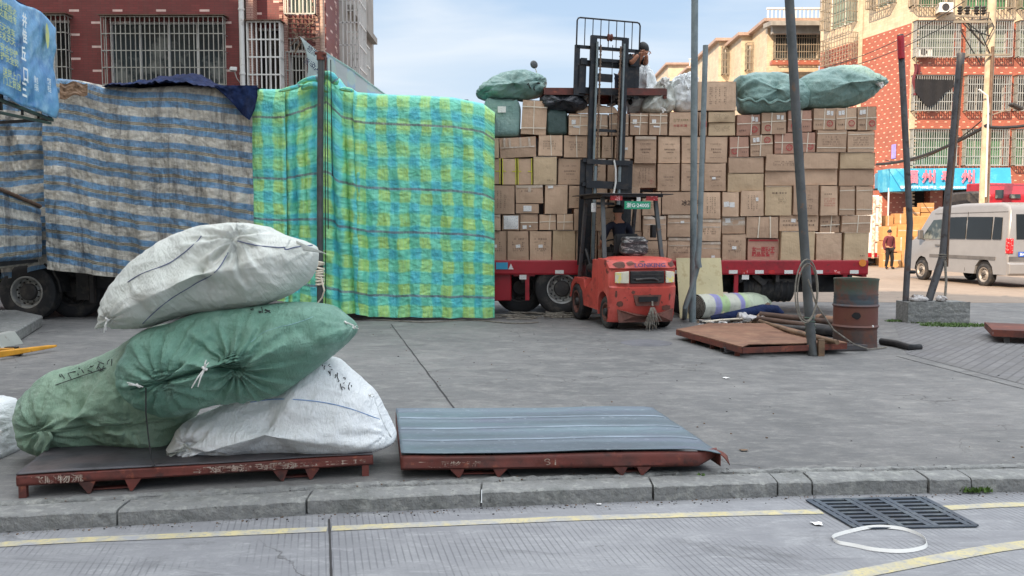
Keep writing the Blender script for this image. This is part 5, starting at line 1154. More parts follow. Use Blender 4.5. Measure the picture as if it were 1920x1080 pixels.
# left truck: wheel + underbody below the tarps
TL = thing('lorry', 'dark lorry under the striped tarpaulin, its front wheel showing at the left edge', 'lorry', (-10, 17.3, 0))
lx = lambda px: at(px, 550, 16.0).x
wl = wheel(TL, V(lx(50), 16.15, .52)-V(-10, 17.3, 0), .54, .32, (0, -1, 0), .29, depth=.11, rimm='rim')
wheel(TL, V(lx(112), 16.6, .52)-V(-10, 17.3, 0), .54, .3, (0, -1, 0), .29, depth=.09, rimm='rimdark')
mb = MB(); 
for k in range(9):
    a0 = PI*(.0+.95*k/9); a1 = PI*(.0+.95*(k+1)/9); c_ = V(lx(50), 0, .52)
    mb.slices([[c_+V(math.cos(a)*r_, 0, math.sin(a)*r_)+V(0, y, 0) for y, r_ in ((16.0, .62), (16.0, .66), (16.35, .66), (16.35, .62))] for a in (a0, a1)])
mb.build('mudguard', M['black'], TL, world=True)
mb = MB(); mb.bb(lx(-200), lx(190), 16.5, 18.8, .75, 1.08); mb.bb(lx(-200), lx(700), 16.9, 17.05, .6, .85); mb.build('chassis', M['blacksteel'], TL, world=True)
mb = MB(); mb.bb(lx(128), lx(152), 16.3, 16.5, .35, .9); mb.bb(lx(158), lx(166), 16.2, 16.3, .3, .85); mb.build('tank_bracket', M['rimdark'], TL, world=True)
mb = MB(); mb.bb(lx(150), lx(200), 16.35, 16.7, .55, .85); mb.build('side_box', M['black'], TL, world=True, bevel=.02)
mb = MB(); a = at(165, 518, 18.5); b = at(202, 542, 18.5); mb.bb(a.x, b.x, 18.45, 18.7, b.z, a.z); tag(mb.build('foil_package', M['white'], bevel=.03), 'silvery white wrapped package seen under the lorry behind the wheel', 'package')
# leaning side of another tarped lorry body, nearer and running back to the right
DT = thing('lorry', 'nearer lorry body wrapped in grimy striped tarpaulin, cut off by the left edge of view', 'lorry', (-9.5, 13, 0))
def ds(u, v):
    p0 = V(-8.3, 12.2, 0); p1 = V(at(76, 450, 15.55).x, 15.55, 0); p = p0.lerp(p1, u*1.0)
    zt = 2.75+(2.15-2.75)*u; zb = 1.0+.05*u
    z = zt+(zb-zt)*v; nrm = V(.8, -.6, 0)
    ripple = .05*math.sin(PI*v)+.05*math.exp(-((v-.12)/.05)**2)+.035*math.exp(-((v-.33)/.04)**2)+.02*fbm(u*8, v*6, 3)
    tuck = -.35*max(0, v-.86)/.14
    return p+nrm*(ripple+tuck)+V(0, 0, z)
mb = MB(); mb.grid(ds, 70, 50, uvfn=lambda u, v: (u*3.6, v*1.6)); mb.build('tarpaulin_cover', M['tblue'], DT, world=True, smooth=60)
mb = MB(); q0 = V(-8.35, 12.25, 0); q1 = V(at(70, 450, 15.6).x, 15.6, 0); nn = V(-.8, .6, 0)*2
mb.slices([[q0+V(0, 0, 1.05), q0+nn+V(0, 0, 1.05), q0+nn+V(0, 0, 2.7), q0+V(0, 0, 2.7)], [q1+V(0, 0, 1.1), q1+nn*.3+V(0, 0, 1.1), q1+nn*.3+V(0, 0, 2.1), q1+V(0, 0, 2.1)]]); mb.build('cargo_body', M['black'], DT, world=True)
mb = MB(); mb.tube([ds(k/10, .03)+V(.03, -.03, 0) for k in range(11)], .035, 8); mb.build('top_rail', M['rustbar'], DT, world=True)
wheel(DT, V(-10.4, 13.3, .5)-V(-9.5, 13, 0), .52, .3, (.8, -.6, 0), .28)
# rear of a white box truck far right
BT = thing('box_truck', 'white box truck parked in the sun behind the trailer tail', 'truck', (at(1634, 450, 40).x, 42, 0))
bx = lambda px: at(px, 440, 40).x; bz = lambda py: at(960, py, 40).z
mb = MB(); mb.bb(bx(1560), bx(1648), 40, 45, bz(484), bz(366)); mb.build('cargo_box', M['white'], BT, world=True, bevel=.05)
mb = MB()
for px in (1636.5, 1648.5): mb.bb(bx(px)-.05, bx(px)+.05, 39.9, 39.998, bz(484), bz(368))
for py in (386, 420, 452): mb.bb(bx(1636)+.06, bx(1648), 39.93, 39.998, bz(py)-.04, bz(py)+.04)
mb.build('door_bars', pm('reddish_white_trim', S(206, 150, 130), .5, layers=[(S(220, 216, 206), 9, .45, .6)]), BT, world=True)
mb = MB(); mb.bb(bx(1560), bx(1646), 40.2, 45, bz(494), bz(484.5)); mb.build('chassis', M['blacksteel'], BT, world=True)
for dy in (41, 44.5): wheel(BT, V(bx(1640), dy, .45)-V(*BT.location), .45, .28, (0, -1, 0), .25, holes=0)
mb = MB(); mb.bb(bx(1628), bx(1645), 39.95, 40.0, bz(482), bz(474)); mb.build('warning_panel', M['redtruck'], BT, world=True)
# ================================================================ PEOPLE helpers
def skinned(name, J, E, mat, parent, root='hip', sub=2):
    """J: joint -> (xyz, radius[, radius2]); E: edges. One continuous skinned body."""
    keys = list(J); idx = {k: i for i, k in enumerate(keys)}
    me = bpy.data.meshes.new(name); me.from_pydata([J[k][0] for k in keys], [(idx[a], idx[b]) for a, b in E], [])
    me.materials.append(mat); o = bpy.data.objects.new(name, me); C.objects.link(o); o.parent = parent
    bm = bmesh.new(); bm.from_mesh(me); ly = bm.verts.layers.skin.verify(); bm.verts.ensure_lookup_table()
    for k in keys:
        r = J[k][1:]; bm.verts[idx[k]][ly].radius = (r[0], r[-1]); bm.verts[idx[k]][ly].use_root = (k == root or (root not in J and k == keys[0]))
    bm.to_mesh(me); bm.free()
    md = o.modifiers.new('skin', 'SKIN'); md.use_smooth_shade = True
    md = o.modifiers.new('sub', 'SUBSURF'); md.levels = sub; md.render_levels = sub
    return o
def head_mesh(mb, c, r, fwd, up=(0, 0, 1)):
    pass
def person(label, loc, rz, J, clothes, group=None, facing=None):
    """J joints of body; clothes: list of (name, mat, joint keys, edges, radius add)"""
    t = thing('person', label, 'person', loc, rz, group)
    E = [e for e in BODY_E if e[0] in J and e[1] in J]
    b = skinned('body', J, E, M['skin'], t)
    for nm, mat, ed, add in list(clothes)+[('shoe', M['clothK'], [('lank', 'ltoe')], .014), ('shoe', M['clothK'], [('rank', 'rtoe')], .014)]:
        ks = []
        for a, c in ed:
            for k in (a, c):
                if k not in ks: ks.append(k)
        JJ = {k: (J[k][0],)+tuple(r+add for r in J[k][1:]) for k in ks}
        skinned(nm, JJ, ed, mat, t, root=ks[0])
    hd, hr = Vector(J['head'][0]), J['head'][1]; f = Vector(facing or (0, 1, 0)).normalized(); s_ = f.cross(V(0, 0, 1)).normalized()
    mb = MB()   # hair cap: shell over the back and top of the skull
    def hf(u, v):
        ph = 2*PI*u; th = PI*.62*v; d = V(0, 0, 1)*math.cos(th)+(f*math.cos(ph)+s_*math.sin(ph))*math.sin(th)
        cut = max(0, d.dot(f)-.35)*1.2
        return hd-f*.008+V(0, 0, .028)+V(d.x*hr*1.22, d.y*hr*1.22, d.z*hr*1.32)*(1-.25*cut)
    mb.grid(hf, 24, 12); mb.build('hair', M['hair'], t, smooth=True)
    mb = MB()
    for sgn in (-1, 1): mb.lathe([(0, 0), (.011, .004), (.013, .01), (0, .016)], hd+s_*sgn*.033+f*hr*1.02+V(0, 0, .005), f, 8)
    mb.build('eye', M['hair'], t)
    mb = MB(); mb.tube([hd+f*hr*1.0+V(0, 0, .01), hd+f*(hr*1.32)+V(0, 0, -.025), hd+f*hr*1.0+V(0, 0, -.032)], [.008, .014, .008], 8); mb.build('nose', M['skin'], t, smooth=True)
    mb = MB()
    for sgn in (-1, 1): mb.lathe([(0, 0), (.02, .006), (.026, .014), (.012, .02)], hd+s_*sgn*hr*.95+V(0, 0, -.005), s_*sgn, 10)
    mb.build('ear', M['skin'], t, smooth=True)
    mb = MB(); mb.bar(hd+f*hr*.98-s_*.022+V(0, 0, -.055), hd+f*hr*.98+s_*.022+V(0, 0, -.055), .012, .008); mb.build('mouth', M['redink'], t)
    for hk, ek in (('lhand', 'lelb'), ('rhand', 'relb')):
        if hk in J: hand(t, Vector(J[hk][0]), (Vector(J[hk][0])-Vector(J[ek][0])).normalized(), 1 if hk[0] == 'l' else -1)
    return t
def hand(parent, p, d, side):
    """five separate fingers growing from the end of the palm vertex"""
    u = d.cross(V(0, 0, 1)); u = (u if u.length > .1 else V(1, 0, 0)).normalized(); w_ = u.cross(d).normalized()
    J = {'palm': (tuple(p+d*.005), .026, .018), 'palm2': (tuple(p+d*.06), .036, .014)}; E = [('palm', 'palm2')]
    o = skinned('hand', J, E, M['skin'], parent, root='palm', sub=1)
    for i, ln in enumerate((.062, .072, .068, .052)):
        b = p+d*.07+u*(i-1.5)*.019
        JJ = {'a': (tuple(b), .0085), 'b': (tuple(b+d*ln*.5-w_*.006), .0078), 'c': (tuple(b+d*ln*.8-w_*.024), .007), 'e': (tuple(b+d*ln*.85-w_*.042), .006)}
        skinned('finger', JJ, [('a', 'b'), ('b', 'c'), ('c', 'e')], M['skin'], o, root='a', sub=1)
    b = p+d*.02-u*side*.028
    skinned('thumb', {'a': (tuple(b), .011), 'b': (tuple(b+d*.03-u*side*.025), .0095), 'c': (tuple(b+d*.055-u*side*.03-w_*.01), .008)}, [('a', 'b'), ('b', 'c')], M['skin'], o, root='a', sub=1)
BODY_E = [('hip', 'waist'), ('waist', 'chest'), ('chest', 'neck0'), ('neck0', 'neck'), ('neck', 'chin'), ('chin', 'head'), ('head', 'crown'),
          ('neck0', 'lsh'), ('lsh', 'lelb'), ('lelb', 'lhand'), ('neck0', 'rsh'), ('rsh', 'relb'), ('relb', 'rhand'),
          ('hip', 'lhip'), ('lhip', 'lknee'), ('lknee', 'lank'), ('lank', 'ltoe'), ('hip', 'rhip'), ('rhip', 'rknee'), ('rknee', 'rank'), ('rank', 'rtoe')]
TORSO = [('hip', 'waist'), ('waist', 'chest'), ('chest', 'neck0'), ('neck0', 'lsh'), ('neck0', 'rsh')]
SLE = [('lsh', 'lelb'), ('rsh', 'relb')]; SLF = [('lelb', 'lhand'), ('relb', 'rhand')]
LEGS = [('hip', 'lhip'), ('lhip', 'lknee'), ('lknee', 'lank'), ('hip', 'rhip'), ('rhip', 'rknee'), ('rknee', 'rank')]
# ================================================================ FORKLIFT
FL = thing('forklift', 'chipped orange red forklift with a tall raised mast, working at the carton load', 'forklift', (2.16, 14.72, 0), R(13))
FM = Matrix.Rotation(R(13), 4, 'Z'); FM.translation = (2.16, 14.72, 0)
# counterweight: side profile with wheel arch, sliced across x, rounded in plan
def cw(x):
    ax = abs(x)/.6; o_ = .20*ax**5+.03*ax*ax; top = -.05*ax**4; arch = ax > .60
    ar = [(.33, .22), (.30, .50), (.20, .60), (.05, .64), (-.09, .60), (-.18, .50), (-.20, .24)] if arch else [(.33, .22), (.30, .22), (.2, .22), (.05, .22), (-.05, .22), (-.12, .22), (-.20, .24)]
    rear = [(-.30+o_*.7, .13), (-.42+o_, .28), (-.47+o_, .50), (-.50+o_, .72), (-.44+o_*.9, .75), (-.43+o_*.9, 1.02), (-.47+o_*.9, 1.05), (-.43+o_, 1.14+top), (-.33+o_, 1.2+top), (-.1, 1.235+top), (.30, 1.235+top), (.34, 1.2), (.34, .9)]
    return [V(x, y, z) for y, z in rear+[(.34, .3)]+ar]
xs = [-.6, -.597, -.585, -.56, -.5, -.42, -.37, -.355, -.2, 0, .2, .355, .37, .42, .5, .56, .585, .597, .6]
mb = MB(); mb.slices([cw(x) for x in xs]); mb.build('counterweight', M['forkred'], FL, smooth=32)
mb = MB(); mb.slices([[V(x, -.475+.03*abs(x/.25)**2, z) for x, z in ((-.25, .60), (.25, .60), (.20, .42), (-.20, .42))], [V(x, -.52+.03*abs(x/.25)**2, z) for x, z in ((-.25, .60), (.25, .60), (.20, .42), (-.20, .42))]]); mb.build('tow_pocket', M['forkrust'], FL)
mb = MB(); mb.bb(-.17, .17, -.535, -.51, .49, .575); mb.build('tow_pocket_hollow', M['dark'], FL)
mb = MB(); mb.bb(-.30, .30, -.60+.12, -.425, .79, 1.0); mb.build('radiator_grille', M['black'], FL, bevel=.01)
mb = MB()
for k in range(3): mb.bar((-.27, -.485, .82+k*.06), (.27, -.485, .82+k*.06), .012, .018)
mb.tube([V(-.22, -.5, .86), V(0, -.51, .875), V(.1, -.51, .875), V(.18, -.5, .84)], .02, 8); mb.build('radiator_bars', M['rimdark'], FL)
for sx in (-1, 1):
    mb = MB(); mb.slices([[V(sx*(.33+.2*k), -.455+.10*k*k-dy, z) for z in (.80, 1.0-.02*k)]+[V(sx*(.33+.2*k), -.44+.10*k*k, z) for z in (1.0-.02*k, .80)] for k, dy in ((0, .03), (.5, .03), (1, .02))]); mb.build('rear_lamp', M['clear'], FL, bevel=.006)
mb = MB(); mb.slices([[V(x, -.5+.12*abs(x/.5)**4-e, z) for x, z in ((-.48, .14), (-.5, .36), (-.2, .26), (.2, .26), (.5, .36), (.48, .14))] for e in (0, .025)]); mb.build('worn_lower_edge', M['forkrust'], FL)
def patch(x0, x1, z0, z1, seed, yf):
    mb = MB(); mb.grid(lambda u, v: (x0+(x1-x0)*(u+.10*fn((u*4, v*4, seed))), yf(x0+(x1-x0)*u, z0+(z1-z0)*v), z0+(z1-z0)*(v+.14*fn((u*5, v*3, seed+4)))), 10, 5); return mb
def yrear(x, z):
    ax = abs(x)/.6; o_ = .20*ax**5+.03*ax*ax
    tb = [(.13, -.30+.7*o_), (.28, -.42+o_), (.5, -.47+o_), (.72, -.50+o_), (.75, -.44+.9*o_), (1.02, -.43+.9*o_), (1.05, -.47+.9*o_), (1.14, -.43+o_), (1.2, -.33+o_)]
    for (a, b), (c, d) in zip(tb, tb[1:]):
        if z <= c: return b+(d-b)*max(0, (z-a))/(c-a)-.004
    return tb[-1][1]-.004
for k, (x0, x1, z0, z1) in enumerate(((-.54, -.36, 1.055, 1.15), (-.36, -.22, 1.10, 1.16), (.40, .55, 1.07, 1.16), (-.50, -.40, .40, .50), (.28, .46, .31, .43), (-.28, -.22, .62, .68), (.40, .44, .50, .62), (-.12, -.02, 1.145, 1.17), (.30, .36, .24, .30), (-.53, -.50, .55, .68))):
    mb = MB()
    def pf(u, v, k=k, x0=x0, x1=x1, z0=z0, z1=z1):
        r_ = 1+.45*fn((math.cos(2*PI*u)*1.3+k*3, math.sin(2*PI*u)*1.3, k), 1.)+.2*fn((math.cos(2*PI*u)*5+k, math.sin(2*PI*u)*5, k), 1.)
        x = (x0+x1)/2+(x1-x0)/2*math.cos(2*PI*u)*v*r_; z = (z0+z1)/2+(z1-z0)/2*math.sin(2*PI*u)*v*r_
        return (x, yrear(x, z), z)
    mb.grid(pf, 28, 5); mb.build('paint_loss_patch', M['forkrust'], FL)
text('lettering', 'LONKING', pm('purple_lettering', S(88, 62, 104), .6), FL, (.04, -.488, 1.10), width=.55, height=.075, bold=.03, rot=(R(76), 0, 0))
# body sides, front fenders, floor
mb = MB()
for sx in (-1, 1):
    mb.slices([[V(x, y, z) for y, z in ((.34, .28), (.34, .90), (.34, 1.17), (.62, 1.17), (.68, .80), (1.05, .62), (1.12, .80), (1.72, .80), (1.92, .66), (2.02, .40), (1.90, .40), (1.86, .55), (1.68, .68), (1.42, .68), (1.22, .55), (1.14, .30))] for x in (sx*.40, sx*.58, sx*.60)])
mb.build('side_body', M['forkred'], FL, bevel=.008)
mb = MB(); mb.bb(-.40, .40, .34, 1.15, .28, .62); mb.build('floor_pan', M['black'], FL)
mb = MB(); mb.bb(-.40, .40, .30, .85, .62, 1.16); mb.build('engine_hood', M['forkrust'], FL, bevel=.02)
mb = MB(); mb.slices([[V(x, 1.2, .35), V(x, 1.9, .35), V(x, 1.9, .7), V(x, 1.75, 1.12), V(x, 1.65, 1.12), V(x, 1.55, .6), V(x, 1.2, .5)] for x in (-.40, .40)]); mb.build('front_cowl', M['blacksteel'], FL, bevel=.01)
mb = MB(); mb.lathe([(.0, 0), (.075, .0), (.08, .1), (.08, .5), (.05, .54), (0, .55)], (-.48, .6, 1.0), (0, 1, 0), 16); mb.build('hydraulic_hose_drum', M['black'], FL)
# wheels
wheel(FL, (-.50, 1.55, .34), .34, .24, (-1, 0, 0), .20, rimm='forkrust', holes=6, hubr=.08, depth=.07)
wheel(FL, (.50, 1.55, .34), .34, .24, (1, 0, 0), .20, rimm='forkrust', holes=6, hubr=.08, depth=.07)
for sx in (-1, 1):
    w_ = wheel(FL, (sx*.47, .03, .28), .28, .19, (sx, 0, 0), .15, rimm='forkrust', holes=0, hubr=.07, depth=.05); w_.rotation_euler = (0, 0, R(4))
mb = MB(); mb.bar((-.4, .03, .3), (.4, .03, .3), .12); mb.build('steering_axle', M['blacksteel'], FL)
# overhead guard
mb = MB()
for sx in (-1, 1): mb.bar((sx*.53, .18, 1.19), (sx*.49, .42, 2.26), .075, .05)
mb.build('rear_pillar', M['pole'], FL, bevel=.006)
mb = MB()
for sx in (-1, 1): mb.bar((sx*.50, 1.72, .75), (sx*.49, 1.36, 2.26), .06, .07)
mb.build('front_pillar', M['polerust'], FL, bevel=.006)
mb = MB()
for x in (-.36, -.22, -.08, .08, .22, .36): mb.bar((x, .32, 2.30), (x, 1.48, 2.30), .03)
for x in (-.49, .49): mb.bar((x, .22, 2.29), (x, 1.56, 2.29), .06, .05)
mb.bar((-.56, .26, 2.285), (.56, .26, 2.285), .07, .05); mb.bar((-.56, 1.52, 2.285), (.56, 1.52, 2.285), .06, .05)
mb.slices([[V(x, y, z) for y, z in ((.14, 2.305), (1.62, 2.315), (1.62, 2.33), (.14, 2.32))] for x in (-.68, .72)]); mb.build('overhead_guard', M['blacksteel'], FL, bevel=.004)
mb = MB(); mb.bb(-.42, -.2, .215, .235, 2.20, 2.28); mb.bb(.24, .46, .215, .235, 2.20, 2.28); mb.build('rear_indicator_bar', M['taill'], FL)
mb = MB(); mb.bb(-.17, .31, .185, .2, 2.05, 2.185); pl = mb.build('number_plate', M['plateG'], FL)
text('plate_lettering', '浙G·24005', M['ltext'], pl, (.075, .183, 2.118), width=.42, height=.085, bold=.02)
mb = MB(); mb.bb(.06, .13, .20, .214, 2.19, 2.26); mb.build('small_triangle_sticker', M['label'], FL)
mb = MB(); mb.bb(-.66, -.58, .5, .55, 2.0, 2.16); mb.build('side_lamp', M['label'], FL, bevel=.01)
mb = MB(); mb.bar((.50, .62, 1.95), (.58, .55, 1.9), .02); mb.bb(.47, .56, .50, .60, 1.55, 1.78); mb.build('side_mirror', M['black'], FL, bevel=.015)
# seat, bundle behind the driver
mb = MB(); mb.bb(-.26, .24, .55, 1.0, 1.17, 1.28); mb.bb(-.24, .22, .46, .56, 1.25, 1.62); mb.build('seat', M['black'], FL, bevel=.03, bseg=2)
mb = MB(); mb.lathe([(.17, 0), (.19, .01), (.19, .02), (.17, .03)], (-.02, 1.28, 1.42), (0, .45, .9), 24); mb.tube([V(-.02, 1.28, 1.42), V(-.02, 1.5, 1.1)], .02, 8); mb.build('steering_wheel', M['black'], FL)
mb = MB()
def bw(u, v):
    ph = 2*PI*u; th = PI*(v-.5); e = .45; f_ = lambda x: math.copysign(abs(x)**e, x)
    p = V(f_(math.cos(ph))*f_(math.cos(th))*.235, f_(math.sin(ph))*f_(math.cos(th))*.14, f_(math.sin(th))*.17)
    return p*(1+.13*fn((p.x*4, p.y*4, p.z*16), 1.))+V(.03, .25, 1.40)
mb.grid(bw, 60, 50)
nm = NT('crinkled_clear_wrap'); co = nm.coord('Object', (1, 1, 3.2)); nn_ = nm.noise(co, 7, 8, .75)
wrapm = nm.out(nm.mix(nm.rng(nn_, .5, .6), S(48, 48, 50), S(170, 168, 164)), .3, 0, nn_, .9, .04)
bn = mb.build('plastic_bundle', wrapm, smooth=True)
bn.matrix_world = FM @ Matrix.Translation(bn.location); tag(bn, 'crinkled plastic wrapped bundle sitting on the forklift hood behind the driver', 'bundle')
# mast (tilted sideways a little as the yard slopes)
MR = Matrix.Rotation(R(1.6), 3, 'Y')
def mv(x, y, z): p = MR @ V(x, 0, z); return V(p.x, y, p.z)
mb = MB()
for sx in (-1, 1):
    mb.bar(mv(sx*.36, 1.86, .12), mv(sx*.36, 1.86, 3.0), .085, .13)
for z in (.35, 1.0, 2.55, 2.98): mb.bar(mv(-.43, 1.78, z), mv(.43, 1.78, z), .06, .14 if z == 2.55 else .09)
mb.build('outer_mast', M['blacksteel'], FL)
mb = MB()
for sx in (-1, 1):
    mb.bar(mv(sx*.315, 1.93, .9), mv(sx*.315, 1.93, 5.05), .065, .12); mb.bar(mv(sx*.43, 1.86, 1.0), mv(sx*.43, 1.86, 3.02), .02, .2)
for z, h in ((4.93, .06), (3.6, .05), (2.2, .05)): mb.bar(mv(-.36, 1.93, z), mv(.36, 1.93, z), .06, h)
mb.bar(mv(-.34, 1.93, 5.36), mv(.34, 1.93, 5.36), .06, .05)
for sx in (-1, 1): mb.bar(mv(sx*.32, 1.93, 4.9), mv(sx*.32, 1.93, 5.38), .075, .12)
mb.build('inner_mast', M['blacksteel'], FL)
mb = MB()
for sx in (-1, 1):
    mb.tube([mv(sx*.245, 1.80, .4), mv(sx*.245, 1.80, 2.9)], .035, 10)
    mb.tube([mv(sx*.27, 1.84, 2.9), mv(sx*.27, 1.84, 5.25)], .022, 10)
mb.build('lift_cylinder', M['galv'], FL, smooth=True)
mb = MB()
for sx in (-1, 1):
    mb.tube([mv(sx*.20, 1.85, .9), mv(sx*.20, 1.85, 5.2)], .016, 5)
    for i in range(60): mb.box(mv(sx*.20, 1.85, .95+i*.07), (.045, .02, .02))
mb.build('lift_chain', M['rustbar'], FL)
mb = MB(); mb.lathe([(0, -.04), (.07, -.04), (.07, -.02), (.05, 0), (.07, .02), (.07, .04), (0, .04)], mv(-.02, 1.86, 5.35), (1, 0, 0), 16); mb.build('chain_pulley', M['rust'], FL)
mb = MB(); mb.tube([mv(.02, 1.8, 5.2), mv(.03, 1.8, 4.3), mv(.05, 1.78, 3.4), mv(.09, 1.77, 2.95)], .007, 5); mb.build('hydraulic_hose', M['black'], FL)
mb = MB(); mb.tube([mv(.09, 1.70, 3.02), mv(.13, 1.70, 2.85), mv(.14, 1.7, 2.6), mv(.10, 1.7, 2.35)], .018, 6); mb.build('white_hose', M['white'], FL, smooth=True)
mb = MB()
for sx in (-1, 1):
    for z in (2.55, 3.0): mb.bar(mv(sx*.5, 1.8, z), mv(sx*.33, 1.8, z), .05, .07)
    mb.tube([mv(sx*.40, 1.15, .75), mv(sx*.38, 1.80, 1.3)], .035, 8)
mb.build('mast_bracket', M['blacksteel'], FL)
# carriage + backrest + forks, raised
CZ = 4.26; mb = MB(); YCR = 2.06
for z, h in ((CZ+.10, .12), (CZ+.62, .11)): mb.bar(mv(-.62, YCR, z), mv(.66, YCR, z), .06, h)
mb.bar(mv(-.62, YCR, CZ+.92), mv(.66, YCR, CZ+.92), .05, .06)
for x in (-.60, .62): mb.bar(mv(x, YCR, CZ+.0), mv(x, YCR, CZ+.95), .05, .10)
for x in (-.50, -.30, .34, .50): mb.bar(mv(x, YCR, CZ+.05), mv(x, YCR, CZ+.66), .05, .17 if abs(x) > .4 else .08)
mb.bar(mv(-.30, YCR-.02, CZ+.36), mv(.12, YCR-.02, CZ+.36), .04, .15)
mb.build('carriage', M['blacksteel'], FL)
mb = MB(); mb.bar(mv(-.54, YCR-.02, CZ+.64), mv(-.42, YCR-.02, CZ+.64), .12, .12); mb.bar(mv(.46, YCR-.02, CZ+.66), mv(.6, YCR-.02, CZ+.66), .12, .1); mb.build('fork_shank_hook', M['blacksteel'], FL)
mb = MB(); rt = CZ+1.47
fr_ = [mv(-.62, YCR, CZ+.6), mv(-.62, YCR, rt-.06), mv(-.60, YCR, rt-.015), mv(-.56, YCR, rt), mv(.60, YCR, rt), mv(.64, YCR, rt-.015), mv(.66, YCR, rt-.06), mv(.66, YCR, CZ+.6)]
mb.tube(fr_, .016, 8)
for k in range(1, 8): x = -.62+1.28*k/8; mb.tube([mv(x, YCR, CZ+.92), mv(x, YCR, rt)], .009, 6)
mb.build('load_backrest', M['blacksteel'], FL, smooth=True)
for x in (-.46, .46):
    mb = MB(); mb.bar(mv(x, 2.12, CZ+.0), mv(x, 2.12, CZ+.62), .05, .13); mb.bar(mv(x, 2.1, CZ+.02), mv(x, 3.1, CZ+.02), .13, .045); mb.build('fork', M['blacksteel'], FL)
# steel pallet carried on the forks
def pallet_local(name, label, W, D, th, leg, mt, ms, ridges=0, legs=((.12, .3), (.66, .84)), parent_mat=None, txt=None):
    pass
PR = thing('steel_pallet', 'rusty dark steel pallet lifted high on the forklift forks', 'pallet', FM @ V(.30, 2.70, CZ+.045), R(2))
mb = MB(); mb.bb(-1.25, 1.15, -.62, .62, .12, .135); mb.build('deck_plate', M['rust'], PR)
mb = MB(); mb.bb(-1.25, 1.15, -.63, -.60, .0, .119); mb.bb(-1.25, 1.15, .60, .63, .0, .119); mb.build('edge_channel', M['rustred'], PR)
for x in (-.75, -.3, .3, .75): mb = MB(); mb.slices([[V(x-.12, y, .118), V(x+.12, y, .118), V(x+.06, y, .0), V(x-.06, y, .0)] for y in (-.6, .6)]); mb.build('runner', M['deckdark'], PR)
mb = MB(); mb.bb(1.09, 1.15, -.62, -.56, -.06, .02); mb.build('leg', M['rust'], PR)
# frayed rope hanging from the tow pin
mb = MB(); rr = random.Random(9); base_ = FM @ V(.06, -.56, .42)
for k in range(26):
    x = rr.uniform(-.10, .10); l = rr.uniform(.22, .42); mb.tube([base_+V(x*.3, 0, -.02), base_+V(x*.8, -.03+rr.uniform(-.02, .02), -l*.5), base_+V(x+rr.uniform(-.05, .05), -.03+rr.uniform(-.03, .03), -l)], .006, 4)
mb.tube([base_+V(0, .02, .08), base_], .015, 6)
o = mb.build('frayed_rope', M['rope']); tag(o, 'frayed bunch of grey rope hanging from the forklift tow pin', 'rope')
# driver, seen from behind
J = {'hip': ((0, 0, 1.36), .14, .11), 'waist': ((-.01, .0, 1.50), .125, .095), 'chest': ((-.02, .03, 1.68), .15, .10), 'neck0': ((-.03, .03, 1.83), .075, .06), 'neck': ((-.03, .04, 1.90), .05), 'chin': ((-.03, .05, 1.955), .062, .06), 'head': ((-.03, .06, 2.03), .082, .088), 'crown': ((-.03, .05, 2.10), .05),
     'lsh': ((-.22, .05, 1.77), .06), 'lelb': ((-.31, .12, 1.50), .046), 'lhand': ((-.25, .36, 1.42), .03), 'rsh': ((.17, .05, 1.77), .06), 'relb': ((.26, .14, 1.50), .046), 'rhand': ((.15, .40, 1.46), .03),
     'lhip': ((-.1, .03, 1.33), .09), 'lknee': ((-.14, .42, 1.32), .065), 'lank': ((-.13, .55, .98), .045), 'ltoe': ((-.13, .68, .95), .035), 'rhip': ((.1, .03, 1.33), .09), 'rknee': ((.14, .42, 1.32), .065), 'rank': ((.13, .55, .98), .045), 'rtoe': ((.13, .68, .95), .035)}
dp = FM @ V(-.02, .78, 0)
person('person in a dark navy short sleeved shirt driving the forklift, seen from behind', (dp.x, dp.y, -.02), R(13), J, [('shirt', M['clothN'], TORSO+SLE, .014), ('trousers', M['clothK'], LEGS, .01)])
# helper bending over the raised backrest
J = {'hip': ((-.08, .22, .80), .15, .12), 'waist': ((-.05, .10, .92), .13, .11), 'chest': ((.03, -.06, 1.04), .15, .11), 'neck0': ((.12, -.16, 1.13), .08, .065), 'neck': ((.17, -.19, 1.17), .055), 'chin': ((.21, -.21, 1.20), .062), 'head': ((.26, -.22, 1.26), .085, .09), 'crown': ((.31, -.22, 1.31), .05),
     'lsh': ((-.05, -.20, 1.10), .062), 'lelb': ((-.02, -.42, .98), .048), 'lhand': ((.10, -.50, 1.12), .032), 'rsh': ((.24, -.04, 1.10), .062), 'relb': ((.28, -.26, 1.0), .048), 'rhand': ((.25, -.48, 1.12), .032),
     'lhip': ((-.18, .24, .76), .095), 'lknee': ((-.20, .16, .40), .068), 'lank': ((-.20, .28, .08), .048), 'ltoe': ((-.2, .14, .03), .036), 'rhip': ((.04, .24, .76), .095), 'rknee': ((.06, .14, .40), .068), 'rank': ((.06, .28, .08), .048), 'rtoe': ((.06, .14, .03), .036)}
J = {k: ((v[0][0], v[0][1], v[0][2]-(.26 if v[0][2] > .6 else (.14 if v[0][2] > .3 else 0))),)+tuple(r*1.12 for r in v[1:]) for k, v in J.items()}
hp = at(1178, 180, 17.35)
person('person in dark clothes bending over the raised forklift backrest on top of the load', (hp.x, 17.15, 4.19), 0, J, [('jacket', M['clothK'], TORSO+SLE, .016), ('trousers', M['clothN'], LEGS, .01)], facing=(.85, -.3, -.35))
